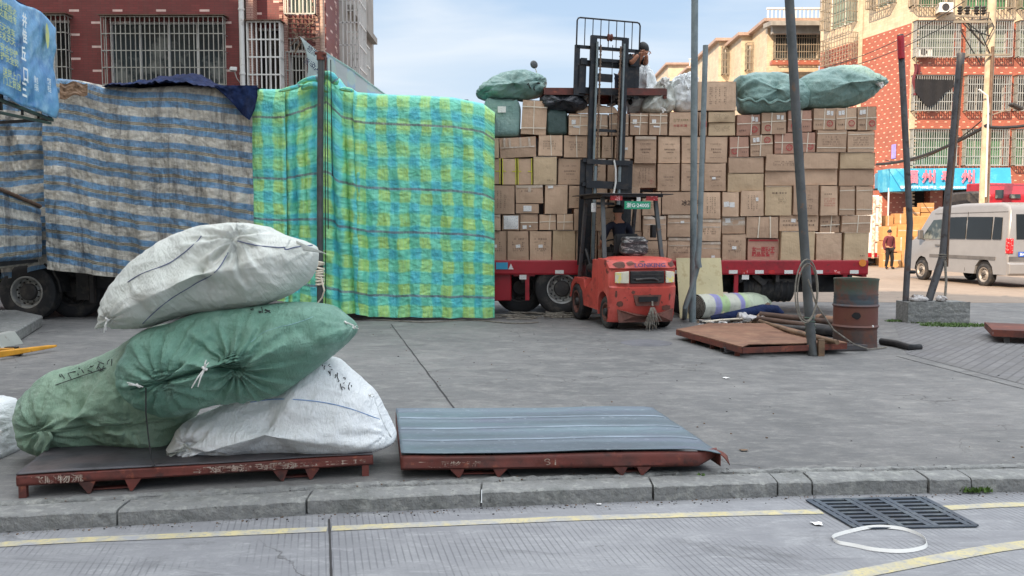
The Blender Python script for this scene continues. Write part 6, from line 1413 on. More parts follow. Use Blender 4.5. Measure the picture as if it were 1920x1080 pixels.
# person at far right between box truck and cartons: maroon jacket
J = {'hip': ((0, 0, .92), .14, .10), 'waist': ((0, 0, 1.04), .13, .095), 'chest': ((0, .0, 1.26), .155, .105), 'neck0': ((0, .0, 1.40), .08, .06), 'neck': ((0, -.0, 1.46), .05), 'chin': ((0, -.01, 1.52), .06), 'head': ((0, -.01, 1.59), .082, .09), 'crown': ((0, 0, 1.66), .05),
     'lsh': ((.21, 0, 1.36), .062), 'lelb': ((.27, .03, 1.08), .048), 'lhand': ((.20, -.10, .88), .03), 'rsh': ((-.21, 0, 1.36), .062), 'relb': ((-.27, .03, 1.08), .048), 'rhand': ((-.27, -.04, .84), .03),
     'lhip': ((.1, 0, .86), .09), 'lknee': ((.14, -.05, .48), .066), 'lank': ((.18, .03, .09), .046), 'ltoe': ((.2, -.12, .035), .036), 'rhip': ((-.1, 0, .86), .09), 'rknee': ((-.10, -.02, .48), .066), 'rank': ((-.1, .06, .09), .046), 'rtoe': ((-.12, -.10, .035), .036)}
p = gp(1666, 505)
person('person in a maroon jacket walking past the stacked cartons near the silver van', (p.x, p.y, 0), R(20), J, [('jacket', M['clothM'], TORSO+SLE+[('lelb', 'lhand'), ('relb', 'rhand')], .018), ('trousers', M['clothK'], LEGS, .014)], facing=(0, -1, 0))
# ================================================================ SACKS
def sack(name, label, group, outline, Yc, T, mat, ties=(), N=260, K=124, seed=0, wr=.012, sag=.0, center=None, axis=None, flat=.75, uvrot=0., creases=(), Tlow=None, lean=0.):
    """filled woven sack: its outline (pixels on the plane Yc) inflated to half thickness T, with gathers running into each tie"""
    P = catmull([(x, y, 0) for x, y in outline], N)
    W = [at(p.x, p.y, Yc) for p in P]
    c = sum(W, Vector())/len(W) if center is None else at(center[0], center[1], Yc)
    tw = [(at(x, y, Yc-T*.85), s_, k_, a_) for (x, y, s_, k_, a_) in ties]
    size = sum((w_-c).length for w_ in W)/len(W)
    zmin = min(w_.z for w_ in W)
    def pos(i, al, disp=True):
        O = W[i % N]-c; s_ = math.sin(al); cz = math.cos(al); r = O.length
        th = T*min(1.25, .55+.45*r/size)
        p = c+O*s_; depth = -math.copysign(abs(cz)**flat, cz)*th
        dn = V(O.x, 0, O.z).normalized()*s_+V(0, -1 if cz > 0 else 1, 0)*abs(cz)
        p = V(p.x, Yc+depth+lean*(p.z-c.z), p.z)
        d = 0
        q = V(p.x, p.y*.8, p.z)
        n1 = 1-abs(fn((q.x*3.2+seed, q.y*3.2, q.z*5.5), 1.))*2; n2 = 1-abs(fn((q.x*8, q.y*8+seed, q.z*12), 1.))*2
        d += wr*(1.1*n1+.8*n2+.35*(1-abs(fn((q.x*19, q.y*19+seed, q.z*26), 1.))*2))+wr*1.6*fn((q.x*1.6, q.y*1.6, q.z*1.8+seed), 1.)
        for (t_, st, k_, a_) in tw:
            dv = V(p.x-t_.x, 0, p.z-t_.z); dist = dv.length; front = max(0, cz+.35)
            ang = math.atan2(dv.z, dv.x)
            env = math.exp(-dist/(st*1.6))*min(1, dist/.03)
            d += 1.55*front*env*a_*(math.cos(k_*ang+2.2*fn((ang*1.5, seed, dist*5), 1.))+.5*math.cos(k_*1.9*ang+seed))
            d -= front*a_*2.6*math.exp(-(dist/(st*.35))**2)
        for (x0, y0, x1, y1, wd, am) in cw_:
            ab = V(x1-x0, 0, y1-y0); ap = V(p.x-x0, 0, p.z-y0); tt = max(0, min(1, ap.dot(ab)/ab.dot(ab))); dd = (ap-ab*tt).length
            d -= 1.4*max(0, cz+.2)*am*math.exp(-(dd/wd)**2)*(.4+1.2*math.sin(PI*min(1, max(0, tt)))); d += .5*am*max(0, cz)*math.exp(-((dd-wd*1.6)/wd)**2)
        edge = 1-math.exp(-((al-PI/2)/.25)**2)*.75
        return p+dn*d*edge
    cw_ = []
    for (x0, y0, x1, y1, wd, am) in creases:
        a = at(x0, y0, Yc-T*.85); b = at(x1, y1, Yc-T*.85); cw_.append((a.x, a.z, b.x, b.z, wd, am))
    t = thing(name, label, 'sack', (c.x, Yc, zmin), 0, group)
    mb = MB(); ca, sa = math.cos(uvrot), math.sin(uvrot)
    als = [PI*(k/K) for k in range(K+1)]
    base = 0
    vs = [[pos(i, al) for i in range(N)] for al in als]
    for row in vs: mb.v += row
    def uvp(p): dx, dz = p.x-c.x, p.z-c.z+(p.y-Yc)*.25; return (dx*ca+dz*sa, -dx*sa+dz*ca)
    for k in range(K):
        for i in range(N):
            i2 = (i+1) % N; ids = (k*N+i, k*N+i2, (k+1)*N+i2, (k+1)*N+i); mb.f.append(ids); mb.m.append(0); mb.uv.append([uvp(mb.v[q]) for q in ids])
    b = mb.build('sack_body', mat, t, world=True, smooth=180, merge=True)
    # surface lookup for seams, writing and strings: nearest front vertex to a pixel
    ks = [k for k in range(K+1) if als[k] < PI*.55]
    flatv = [(vs[k][i]) for k in ks for i in range(0, N, 2)]
    def surf(px, py, off=.004):
        d_ = ray(px, py); ux, uz = d_.x/d_.y, d_.z/d_.y
        best = min(flatv, key=lambda q: (q.x/q.y-ux)**2+((q.z-HC)/q.y-uz)**2)
        return at(px, py, best.y)-V(0, off, 0)
    return t, surf
def seam(t, surf, pts, mat, r=.006, name='seam', n=40, wob=.004):
    P = catmull([(x, y, 0) for x, y in pts], n, closed=False); W_ = [surf(p.x, p.y, .002)+V(0, 0, wob*fn((p.x*.09, p.y*.09, 1), 1.)) for p in P]
    for _ in range(2): W_ = [W_[0]]+[(W_[i-1]+W_[i]*2+W_[i+1])/4 for i in range(1, len(W_)-1)]+[W_[-1]]
    mb = MB(); mb.tube([w_-V(0, r*.3, 0) for w_ in W_], r, 6); return mb.build(name, mat, t, world=True, smooth=True)
def knot(t, surf, px, py, s_=1., tails=((-14, 26), (-4, 32), (10, -22)), mat='white'):
    mb = MB(); c = surf(px, py, .018)
    mb.tube([c+V(-.012, 0, .008)*s_, c+V(.0, -.008, 0), c+V(.012, 0, -.008)*s_], .009*s_, 6)
    for dx, dy in tails:
        e_ = V(dx/270, -.015, -dy/270)*s_; mb.tube([c, c+e_*.5+V(0, -.012, .004), c+e_], [.005*s_, .0045*s_, .003*s_], 5)
    mb.build('tie_string', M[mat], t, world=True)
def writing(t, surf, strokes, r=.0032, name='marker_writing'):
    mb = MB()
    for s_ in strokes:
        W_ = [surf(x, y, .0035) for x, y in s_]
        if len(W_) > 1: mb.tube(W_, r, 5)
    mb.build(name, M['black'], t, world=True)
def scrawl(x, y, w_, h_, n_, rr, ang=0.):
    out = []
    for i in range(n_):
        cx = x+w_*(i+.5)/n_; ww = w_/n_*.8
        for k in range(rr.choice((2, 3))):
            a = (rr.uniform(-.5, .5)*ww, rr.uniform(-.5, .5)*h_); b = (rr.uniform(-.5, .5)*ww, rr.uniform(-.5, .5)*h_); m_ = ((a[0]+b[0])/2+rr.uniform(-.15, .15)*ww, (a[1]+b[1])/2)
            ca, sa = math.cos(ang), math.sin(ang); q = lambda p_: (cx+p_[0], y+(cx-x)*math.tan(ang)+p_[1]); out.append([q(a), q(m_), q(b)])
    return out
GRP = 'stuffed woven sacks piled on the front steel pallet'
rw = random.Random(8)
# lower left faded green sack
t, sf = sack('woven_sack', 'faded green sack lying lowest at the left end of the pile', GRP, [(44, 764), (60, 732), (104, 696), (150, 684), (226, 652), (300, 610), (372, 640), (400, 720), (345, 800), (338, 836), (270, 842), (200, 846), (150, 852), (98, 850), (60, 836), (46, 800)], 6.2, .36, M['bagG2'], ties=[(78, 806, .10, 11, .016), (240, 792, .09, 9, .007), (330, 790, .06, 9, .006)], seed=3, wr=.013, creases=[(90, 808, 330, 792, .02, .022), (200, 700, 262, 752, .03, .014), (110, 720, 130, 790, .04, .01), (240, 660, 250, 780, .035, .012), (300, 690, 330, 780, .03, .012), (60, 760, 84, 800, .02, .014)])
seam(t, sf, [(88, 808), (140, 804), (196, 792), (240, 797), (290, 785), (330, 790)], M['bagG2'], .009)
mb = MB(); c = sf(86, 806, .03); mb.slices([[c+V(x, -.01, z), c+V(x*1.0, .02, z)] + [c+V(x+.03, .015, z-.005), c+V(x+.028, -.02, z-.005)] for x, z in ((0, 0), (.02, -.03), (.0, -.10), (-.02, -.17))]); mb.grid(lambda u, v: c+V(-.045+.10*u+.02*math.sin(v*5), -.012-.02*math.sin(u*9), -.15*v*(1-.3*abs(u-.5))), 8, 8); mb.build('twisted_corner', M['bagG2'], t, world=True, smooth=True, solid=.004)
writing(t, sf, scrawl(108, 712, 90, 16, 5, rw, -.32)+scrawl(180, 690, 36, 18, 2, rw, -.3)+[[(104, 722), (150, 706), (198, 690)]])
# lower right white sack
t, sf = sack('woven_sack', 'large white sack at the lower right of the pile, under the dark green one', GRP, [(318, 852), (330, 822), (352, 790), (400, 768), (452, 742), (530, 710), (590, 676), (622, 672), (650, 690), (676, 714), (700, 738), (722, 780), (740, 824), (700, 842), (640, 858), (560, 856), (470, 862), (400, 864), (366, 858), (352, 846)], 6.02, .36, M['bagW'], ties=[(352, 836, .10, 9, .014), (722, 822, .07, 9, .01), (690, 740, .05, 7, .006)], seed=9, wr=.010, uvrot=-.05, creases=[(350, 838, 400, 800, .02, .02), (352, 840, 420, 850, .02, .02), (640, 815, 720, 824, .03, .012), (420, 790, 520, 745, .05, .010), (600, 700, 640, 720, .03, .012), (480, 800, 620, 790, .05, .008)])
knot(t, sf, 351, 834, 1.2, ((-10, 8), (12, 10)), 'bagC'); knot(t, sf, 736, 824, .7, ((8, 10), (10, -2))); knot(t, sf, 694, 740, .6, ((12, -4), (10, 8)))
mb = MB(); c = sf(350, 838, .02); mb.grid(lambda u, v: c+V(-.13*v+.03*(u-.5), -.03-.02*math.sin(u*7), -.01-.05*v+.07*(u-.5)*v), 8, 8); mb.build('twisted_corner', M['bagC'], t, world=True, smooth=True, solid=.004)
seam(t, sf, [(700, 742), (712, 776), (722, 800), (736, 822)], M['bagW'], .005)
seam(t, sf, [(470, 754), (520, 748), (590, 752), (650, 764), (712, 786)], pm('blue_weave_line', S(116, 148, 190), .6), .0035, 'woven_line', wob=0)
writing(t, sf, scrawl(600, 684, 26, 14, 2, rw, .2)+scrawl(612, 700, 44, 18, 3, rw, .3)+scrawl(634, 722, 30, 18, 2, rw, .1))
# middle dark green sack
t, sf = sack('woven_sack', 'dark green sack with white tie strings lying across the middle of the pile', GRP, [(232, 690), (244, 656), (268, 622), (320, 606), (372, 588), (440, 580), (520, 570), (576, 568), (618, 574), (650, 594), (668, 616), (652, 642), (612, 676), (570, 708), (528, 736), (480, 748), (430, 752), (380, 764), (330, 778), (280, 768), (246, 742), (234, 716)], 5.78, .33, M['bagG'], ties=[(314, 712, .13, 13, .020), (446, 692, .15, 15, .018), (262, 730, .06, 9, .008), (652, 616, .07, 9, .01)], seed=17, wr=.011, creases=[(246, 728, 318, 712, .02, .02), (318, 712, 390, 690, .018, .026), (390, 690, 450, 692, .018, .024), (296, 630, 312, 700, .02, .016), (360, 640, 330, 704, .02, .014), (500, 640, 450, 690, .02, .018), (520, 700, 452, 694, .02, .016), (330, 760, 316, 716, .022, .016), (400, 740, 440, 700, .02, .014), (560, 600, 600, 660, .05, .012), (480, 590, 500, 660, .05, .010)])
seam(t, sf, [(246, 730), (280, 722), (316, 714), (352, 704), (390, 690), (446, 694)], pm('dark_green_seam', S(44, 84, 70), .6), .007)
knot(t, sf, 386, 690, 1.1, ((-10, 28), (-20, 30), (4, -14), (8, -10))); knot(t, sf, 262, 722, 1.0, ((-16, -2), (-18, -6), (10, 2))); knot(t, sf, 650, 604, .8, ((18, 6), (22, 10))); knot(t, sf, 664, 614, .6, ((12, -8), (16, 2)))
writing(t, sf, scrawl(464, 582, 46, 14, 3, rw, -.05))
mb = MB(); a = sf(276, 726, .02); mb.tube([a, a+V(.004, -.02, -.16), a+V(.012, -.01, -.33), V(a.x+.03, a.y-.02, .21), V(a.x+.06, a.y-.04, .17), V(a.x+.03, a.y-.02, .155)], .0045, 5); mb.build('hanging_cord', M['black'], t, world=True)
seam(t, sf, [(470, 642), (500, 620), (560, 604), (610, 584)], pm('thin_pale_thread', S(150, 190, 196), .6), .0016, 'stitch_line')
# top dirty white sack
t, sf = sack('woven_sack', 'dirty white sack with dark seam lines balanced on top of the pile', GRP, [(200, 602), (203, 572), (220, 534), (248, 500), (290, 464), (340, 438), (390, 422), (440, 418), (492, 424), (530, 442), (566, 452), (588, 464), (592, 488), (576, 524), (540, 554), (490, 572), (430, 580), (366, 586), (320, 600), (276, 614), (236, 614), (212, 610)], 5.9, .34, M['bagC'], ties=[(436, 446, .12, 13, .018), (206, 598, .08, 9, .012), (570, 470, .06, 7, .006)], seed=29, wr=.012, center=(410, 510), uvrot=.55, creases=[(400, 490, 432, 450, .016, .02), (440, 500, 438, 452, .014, .018), (460, 530, 442, 456, .02, .014), (380, 470, 430, 446, .016, .012), (310, 470, 340, 560, .06, .008), (240, 540, 290, 600, .04, .012), (500, 480, 560, 540, .05, .012), (530, 446, 532, 466, .01, .016)])
dseam = pm('blue_grey_seam', S(86, 94, 122), .7)
seam(t, sf, [(222, 544), (260, 516), (320, 492), (364, 458), (378, 442)], dseam, .0035); seam(t, sf, [(268, 606), (310, 568), (360, 536), (404, 510), (428, 474)], dseam, .0035)
seam(t, sf, [(446, 452), (480, 460), (520, 464), (534, 464), (536, 468), (560, 462), (586, 460)], dseam, .004)
knot(t, sf, 204, 598, .9, ((-6, 26), (-2, 22)))
mb = MB(); c = sf(206, 600, -.02); mb.tube([c+V(.02, .04, 0), c+V(-.03, .0, -.01), c+V(-.07, -.01, -.035), c+V(-.11, 0, -.06)], [.05, .03, .026, .012], 10)
for v in mb.v: v += V(0, .01*fn(v, 30.), .012*fn(v, 24., 4))
mb.build('twisted_corner', M['bagC'], t, world=True, smooth=True)
mb = MB(); c = sf(570, 462, .0); mb.grid(lambda u, v: c+V(-.05+.20*u, -.015*math.sin(u*6), .01-.06*u+.06*(v-.5)*(1-u)), 10, 4); mb.build('loose_hem', M['bagC'], t, world=True, smooth=True, solid=.004)
# left edge white sack on the ground beside the pallet
t, sf = sack('woven_sack', 'white sack mostly cut off by the left edge of the view, beside the pallet', None, [(-190, 800), (-170, 760), (-100, 744), (-20, 746), (14, 756), (22, 790), (22, 830), (10, 856), (-60, 872), (-150, 864)], 6.3, .33, M['bagW'], ties=[(4, 806, .08, 9, .014)], seed=41, wr=.012)
knot(t, sf, 2, 806, .8, ((8, 12), (10, 4)))
# ---- sacks riding on top of the carton load
GT = 'sacks lying on top of the carton load'
t, sf = sack('woven_sack', 'pale grey green sack at the left end of the load top, beside the raised pallet', GT, [(893, 176), (905, 160), (928, 148), (960, 138), (1000, 137), (1022, 146), (1024, 160), (1014, 176), (990, 186), (950, 186), (915, 188)], 17.2, .42, M['bagT'], ties=[(900, 174, .25, 9, .03), (1018, 150, .2, 7, .02)], N=120, K=60, seed=5, wr=.03)
writing(t, sf, scrawl(982, 162, 34, 16, 2, rw, .0), r=.012)
t, sf = sack('woven_sack', 'grey green sack with a folded hem, beside the highest carton on the load', GT, [(1380, 150), (1396, 143), (1430, 138), (1470, 140), (1500, 152), (1515, 175), (1510, 200), (1480, 212), (1430, 215), (1392, 212), (1382, 190)], 17.15, .45, M['bagT'], ties=[(1384, 180, .25, 7, .03)], N=120, K=60, seed=8, wr=.02)
mb = MB(); 
def hem(u, v): px = 1383+134*u; py = 183+8*math.sin(u*31)*.35+5*math.sin(u*PI)+v*(5+1.5*math.sin(u*17)); p_ = at(px, py, 16.66+.25*abs(2*u-1)**4); return p_-V(0, .03*math.sin(v*PI)+.02*math.sin(u*40), 0)
mb.grid(hem, 60, 3); mb.build('folded_hem', M['bagT'], t, world=True, smooth=True, solid=.015)
t, sf = sack('woven_sack', 'largest green sack on the load top, at the right end, with a pointed tip', GT, [(1490, 160), (1510, 142), (1545, 130), (1580, 126), (1610, 128), (1634, 140), (1658, 155), (1648, 166), (1630, 184), (1600, 198), (1560, 206), (1510, 206), (1490, 190)], 17.3, .5, M['bagT'], ties=[(1644, 158, .2, 9, .025)], N=120, K=60, seed=15, wr=.02)
knot(t, sf, 1648, 158, 5, ((1, 5), (2, -1)))
t, sf = sack('woven_sack', 'upright white sack with a tied neck just right of the raised pallet', GT, [(1238, 150), (1246, 146), (1254, 150), (1258, 166), (1264, 190), (1262, 206), (1246, 213), (1222, 213), (1204, 208), (1206, 190), (1222, 170)], 17.2, .3, M['bagC'], ties=[(1246, 156, .2, 9, .03), (1244, 206, .1, 7, .01)], N=100, K=50, seed=18, wr=.02)
knot(t, sf, 1246, 156, 6, ((-3, -4), (3, -3), (1, 6))); knot(t, sf, 1242, 205, 4, ((0, 6), (3, 3)))
t, sf = sack('woven_sack', 'white sack on top of the load just left of the tall grey pole', GT, [(1262, 150), (1275, 142), (1292, 138), (1306, 148), (1310, 180), (1306, 206), (1285, 212), (1266, 208), (1260, 180)], 17.25, .32, M['bagW'], ties=[(1284, 146, .2, 9, .025)], N=100, K=50, seed=19, wr=.022)
t, sf = sack('woven_sack', 'tall pale sack standing directly behind the raised forklift carriage', GT, [(1196, 130), (1208, 120), (1220, 134), (1230, 156), (1236, 178), (1226, 206), (1195, 212), (1176, 208), (1180, 170)], 17.55, .3, M['bagW'], ties=[(1208, 126, .2, 9, .02)], N=100, K=50, seed=22, wr=.02)
t, sf = sack('plastic_sack', 'black plastic sack squashed flat under the raised pallet', None, [(1012, 192), (1022, 180), (1050, 178), (1082, 182), (1098, 198), (1084, 210), (1050, 208), (1020, 206)], 17.1, .35, M['bagK'], N=100, K=50, seed=23, wr=.03)
# ================================================================ STEEL PALLETS
def stencil(par, mb_y, x0, x1, z0, z1, rr, mat, worn=.7):
    mb = MB(); dashes(mb, x0, x1, z0, z1, 1, rr, fill=worn, y=mb_y, gap=.012, ch=.05); mb.build('stencilled_marks', mat, par)
M['stencil'] = pm('worn_white_stencil', S(176, 160, 146), .8, layers=[(S(110, 58, 50), 20, .42, .54)])
M['lap'] = pm('lap_highlight_steel', S(122, 134, 144), .45, .3, layers=[(S(110, 118, 128), 5, .5, .7)])  # pale colour for the painted highlights along the deck laps
def spallet(label, fl, fr, bl, ztop, matf, mattop, seed, ridges=0, legs=True, curl=False, feet=((.16, .33), (.70, .84)), thick=.07):
    fl, fr, bl = Vector(fl), Vector(fr), Vector(bl); X = (fr-fl); W = X.length; rz = math.atan2(X.y, X.x); D = (bl-fl).length
    t = thing('steel_pallet', label, 'pallet', (fl.x, fl.y, 0), rz, None)
    sk = ((bl-fl).dot(X.normalized()))   # skew of the far edge
    rr = random.Random(seed); sh = lambda x, y: x+sk*y/D
    mb = MB()
    def top(u, v):
        x = W*u; y = D*v; z = 0
        if ridges:
            k = v*ridges; fr_ = k-int(min(k, ridges-1)); z = .018*(1-fr_)  # lapped sheets: each steps down to the next
            z = ((.026*(1-fr_) if fr_ < .9 else .0026+.0234*(fr_-.9)/.1)-.012)*(1 if u < .96 else (1-u)/.04*.8+.2)
        z += .006*fn((x*2, y*3, seed), 1.)+.010*fn((x*.9, y*1.1, seed+2), 1.)
        if curl: z -= .02*max(0, u-.9)*10*(1-v)
        return (sh(x, y), y, ztop+z)
    mb.grid(top, 80, 60 if ridges else 20, uvfn=lambda u, v: (u*W, v*D))
    o = mb.build('deck_plate', mattop, t, smooth=22, solid=.006)
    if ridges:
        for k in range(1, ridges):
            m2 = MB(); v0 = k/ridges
            m2.grid(lambda u, v: V(*top(.01+.975*u, v0+(v-.6)*.012))+V(0, 0, .0055+.001*v), 60, 2); m2.build('lap_edge_highlight', M['lap'], t)  # light strip paints the specular edge of each lap
    mb = MB()
    def ed(u, v):
        x = W*u; z = ztop-.006+.010*fn((x*.9, 0, seed+2), 1.)*(1-v)-thick*v; y = .0+.012*fn((x*1.8, v*2, seed+9), 1.)*v+(.012 if v in (0, 1) else 0)
        if curl and u > .93: y += (u-.93)*1.5; z += (u-.93)*.6*v
        return (x, y, z)
    mb.grid(ed, 90, 6); mb.build('front_edge', matf, t, smooth=40, solid=.006)
    mb = MB()
    for (a, b) in (((0, .01), (sk, D)), ((W, .01), (W+sk, D)), ((sk, D), (W+sk, D))):
        mb.bar((a[0], a[1], ztop-thick/2-.012), (b[0], b[1], ztop-thick/2-.012), .006, thick-.01)
    mb.build('side_channel', matf, t)
    for (u0, u1) in feet:
        mb = MB()
        for yy in (.004, D-.15):
            xa, xb = W*u0+sh(0, yy), W*u1+sh(0, yy)
            for xx, s_ in ((xa, 1), (xb, -1)):
                mb.slices([[V(xx, y, ztop-thick-.004), V(xx+s_*.10, y, ztop-thick-.004), V(xx+s_*.07, y, .004), V(xx+s_*.055, y, .004)] for y in (yy, yy+.01)])
                mb.slices([[V(xx+s_*.065, y, ztop-thick-.004), V(xx+s_*.07, y, ztop-thick-.004), V(xx+s_*.07, y, .004), V(xx+s_*.065, y, .004)] for y in (yy+.01, yy+.09)])
        for x_ in (u0, u1):
            s_ = 1 if x_ == u0 else -1
            mb.bar((W*x_+s_*.075+sh(0, .1), .1, ztop-thick-.03), (W*x_+s_*.075+sh(0, D-.15), D-.15, ztop-thick-.03), .01, .05)
        mb.bar((W*u0+.07, .09, .012), (W*u1-.07, .09, .012), .05, .01)
        mb.build('fork_channel', matf, t)
    if legs:
        for x, y in ((.03, .03), (W-.05, .03), (.03+sk, D-.05), (W+sk-.05, D-.05)):
            mb = MB(); mb.box((x, y, (ztop-thick)/2), (.045, .045, ztop-thick-.002)); mb.build('leg', matf, t)
    return t, W, D
fl = gp(30, 890, .155); fr = gp(699, 851, .155)
t, W, D = spallet('rust red steel pallet with dark deck under the pile of sacks', (fl.x, fl.y, 0), (fr.x, fr.y, 0), (fl.x-.26, fl.y+1.12, 0), .155, M['rustred'], M['deckdark'], 3)
text('stencilled_marks', '飞顺物流', M['stencil'], t, (.24, -.016, .115), width=.30, height=.055, bold=.02)
stencil(t, -.018, 1.05, 2.16, .092, .14, random.Random(5), M['stencil'], .95)
text('stencilled_marks', '飞顺物流 飞顺物流', M['stencil'], t, (1.42, -.0165, .115), width=.62, height=.05, bold=.03)
# gp() with z picks the height: build the second one from its own top corners
f2 = gp(752, 853, .165); r2 = gp(1352, 846, .165); b2 = gp(742, 770, .165)
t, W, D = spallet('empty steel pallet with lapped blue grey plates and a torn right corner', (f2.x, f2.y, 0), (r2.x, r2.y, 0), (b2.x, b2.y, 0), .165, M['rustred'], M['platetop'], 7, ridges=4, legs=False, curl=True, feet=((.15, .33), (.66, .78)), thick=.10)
t.children[0].name = 'deck_plate'
mb = MB(); mb.grid(lambda u, v: (W-.02+.10*u, .03+.06*v+.03*u, .15-.05*u*u-.05*(1-v)*u), 6, 4); mb.build('torn_corner', M['rust'], t, smooth=40, solid=.005)
text('stencilled_marks', '飞顺物流', M['stencil'], t, (.33, -.017, .10), width=.42, height=.045, bold=.0); text('stencilled_marks', '281', M['stencil'], t, (.98, -.017, .11), width=.14, height=.045, bold=-.01)
# brown plates in the mid yard: two stacked pallets
A = gp(1398, 656, .10); B = gp(1590, 650, .10); A0 = gp(1268, 618, .16)
t = thing('steel_pallet', 'rust brown steel plate pallet lying near the leaning pole', 'pallet', (A.x, A.y, 0))
pts = [gp(1268, 617, .16), gp(1392, 650, .16), gp(1405, 645, .16), gp(1588, 642, .16), gp(1450, 606, .16), gp(1330, 606, .16)]
mb = MB(); mb.slices([[p-V(0, 0, .012) for p in pts], pts]); mb.build('deck_plate', M['brownplate'], t, world=True)
mb = MB()
for a, b in ((pts[0], pts[1]), (pts[1], pts[3]), (pts[3], pts[4]), (pts[4], pts[0])):
    d_ = (b-a).normalized(); mb.bar(a-V(0, 0, .052)+d_*.003, b-V(0, 0, .052)-d_*.003, .012, .075)
mb.build('edge_channel', M['rust'], t, world=True)
mb = MB()
for k in (.25, .55, .9): p = pts[0].lerp(pts[1], k)+V(.05, .06, 0); mb.bb(p.x-.03, p.x+.03, p.y-.03, p.y+.03, .002, .07)
for k in (.3, .8): p = pts[1].lerp(pts[3], k)+V(0, .08, 0); mb.bb(p.x-.05, p.x+.05, p.y-.03, p.y+.03, .06, .07)
mb.bar(pts[0]+V(.3, .1, -.12), pts[3]+V(-.6, .3, -.12), .1, .05); mb.build('foot', M['rust'], t, world=True)
mb = MB(); a = gp(1358, 664); b = gp(1626, 658)
for dy in (0, .22): mb.bar(a+V(0, dy, .055), b+V(0, dy, .05), .006, .06); mb.bar(a+V(0, dy+.04, .085), b+V(0, dy+.04, .08), .09, .006); mb.bar(a+V(0, dy+.04, .01), b+V(0, dy+.04, .01), .09, .006)
tag(mb.build('channel_steel', pm('dark_grey_channel', S(82, 80, 82), .5, .3, layers=[(S(110, 90, 80), 5, .55, .75)])), 'dark grey channel steel lying in front of the brown plate pallet', 'steel channel')
# pallet at right edge
fl = gp(1862, 618, .2)
t = thing('steel_pallet', 'dark brown low steel pallet cut off by the right edge of the view', 'pallet', (fl.x, fl.y, 0), R(-24))
mb = MB(); mb.bb(0, 2.2, 0, 1.2, .17, .19); mb.build('deck_plate', M['rust'], t)
mb = MB(); mb.bb(.003, 2.2, -.01, .0, .10, .20); mb.bb(-.01, 0, .0, 1.2, .10, .20); mb.build('edge_channel', M['rust'], t)
for x in (.15, .5, 1.2, 1.9): mb = MB(); mb.bb(x, x+.08, .03, .10, 0, .17); mb.build('leg', M['rimdark'], t)
# ================================================================ POLES
def pole(label, pts, r, mat, name='pole', extra=None, seg=16):
    t = thing(name, label, 'pole', tuple(pts[0]))
    mb = MB(); mb.tube(pts, r, seg); mb.build('shaft', M[mat], t, world=True, smooth=True); return t
t = pole('thin steel pole with tied cords standing in front of the bunched plaid tarpaulin', [V(at(600, 590, 15.45).x, 15.45, 0), at(600, 330, 15.45), at(602, 97, 15.45)], .058, 'pole')
Yp = 15.45
mb = MB(); a = at(602, 97, Yp); mb.lathe([(.065, 0), (.08, .0), (.08, .14), (.065, .14)], a-V(0, 0, .15), seg=12); mb.tube([a+V(-.1, -.02, -.03), a+V(.1, -.05, -.05)], .03, 8); mb.build('clamp', M['rust'], t, world=True)
for dx, top, bot in ((13, 108, 430), (20, 112, 330), (9, 108, 600)):
    mb = MB(); q0 = at(600+dx, top, Yp-.07); q1 = at(601+dx*1.1, bot, Yp-.08); mb.tube(catenary(q0, q1, .0), .009, 5); mb.build('cord', M['clothK'], t, world=True)
mb = MB()
for k in range(9): c = at(600, 492+k*5, Yp); mb.lathe([(.072, -.022), (.088, 0), (.072, .022)], c, (random.Random(k).uniform(-.3, .3), random.Random(k+5).uniform(-.3, .3), 1), 12)
mb.tube([at(602, 520, Yp-.08), at(608, 545, Yp-.14), at(604, 558, Yp-.09), at(590, 575, Yp-.05), at(600, 590, Yp-.08)], .016, 5); mb.build('rope_binding', M['strap'], t, world=True, smooth=True)
Yg = 14.2
t = pole('thickest straight galvanised pole rising out of view above the plywood sheet', [V(at(1300, 480, 15.6).x, 15.6, 0), at(1300, 480, 15.6), at(1303, -60, 15.6)], .062, 'galv')
t = pole('thinner galvanised pipe with a kinked foot before the plywood', [gp(1283, 597), at(1285, 575, 15.0), at(1297, 540, 15.0), at(1309, 496, 15.0), at(1312, 440, 15.0), at(1323, 85, 15.0)], .046, 'galv')
mb = MB(); mb.tube([at(1311, 502, 14.93), at(1308, 488, 14.93), at(1310, 470, 14.93)], [.05, .056, .05], 12); mb.build('sleeve', M['galv'], t, world=True, smooth=True)
LP = gp(1524, 667)
t = pole('leaning grey steel pole with coiled wire standing in front of the rusty drum', [LP, at(1516, 580, LP.y+.1), at(1507, 440, LP.y+.2), at(1493, 220, LP.y+.3), at(1480, 0, LP.y+.4), at(1476, -60, LP.y+.42)], .062, 'pole')
mb = MB()
for k in range(6): mb.lathe([(.064, -.012), (.076, 0), (.064, .012)], at(1518+k*.4, 596+k*6.5, LP.y+.08), (.05, 0, 1), 14)
mb.build('green_twine', pm('green_twine', S(66, 82, 70), .8), t, world=True, smooth=True)
mb = MB(); p = LP+V(.09, -.02, 0); mb.bb(p.x-.03, p.x+.05, p.y-.03, p.y+.03, 0, .22); mb.build('wood_wedge', M['wood'], t, world=True)
mb = MB(); c0 = at(1508, 575, LP.y); 
for k, (rx, rz_, ox) in enumerate(((.13, .38, -.13), (.15, .42, -.15))):
    mb.tube([V(LP.x+ox+rx*math.sin(a)*(1), LP.y-.10-.03*k, .86+rz_*math.cos(a)+.02*k) for a in [2*PI*j/28 for j in range(29)]], .010, 6, cap=False)
mb.tube([at(1515, 523, LP.y-.05), at(1530, 570, LP.y-.1), at(1562, 618, LP.y-.02), at(1600, 645, LP.y+.1), gp(1630, 655, .02), gp(1662, 651, .02)], .011, 6)
tag(mb.build('loose_wire', M['rope'], smooth=True), 'loops of stiff grey wire hanging on the leaning pole and trailing to the drum', 'wire')
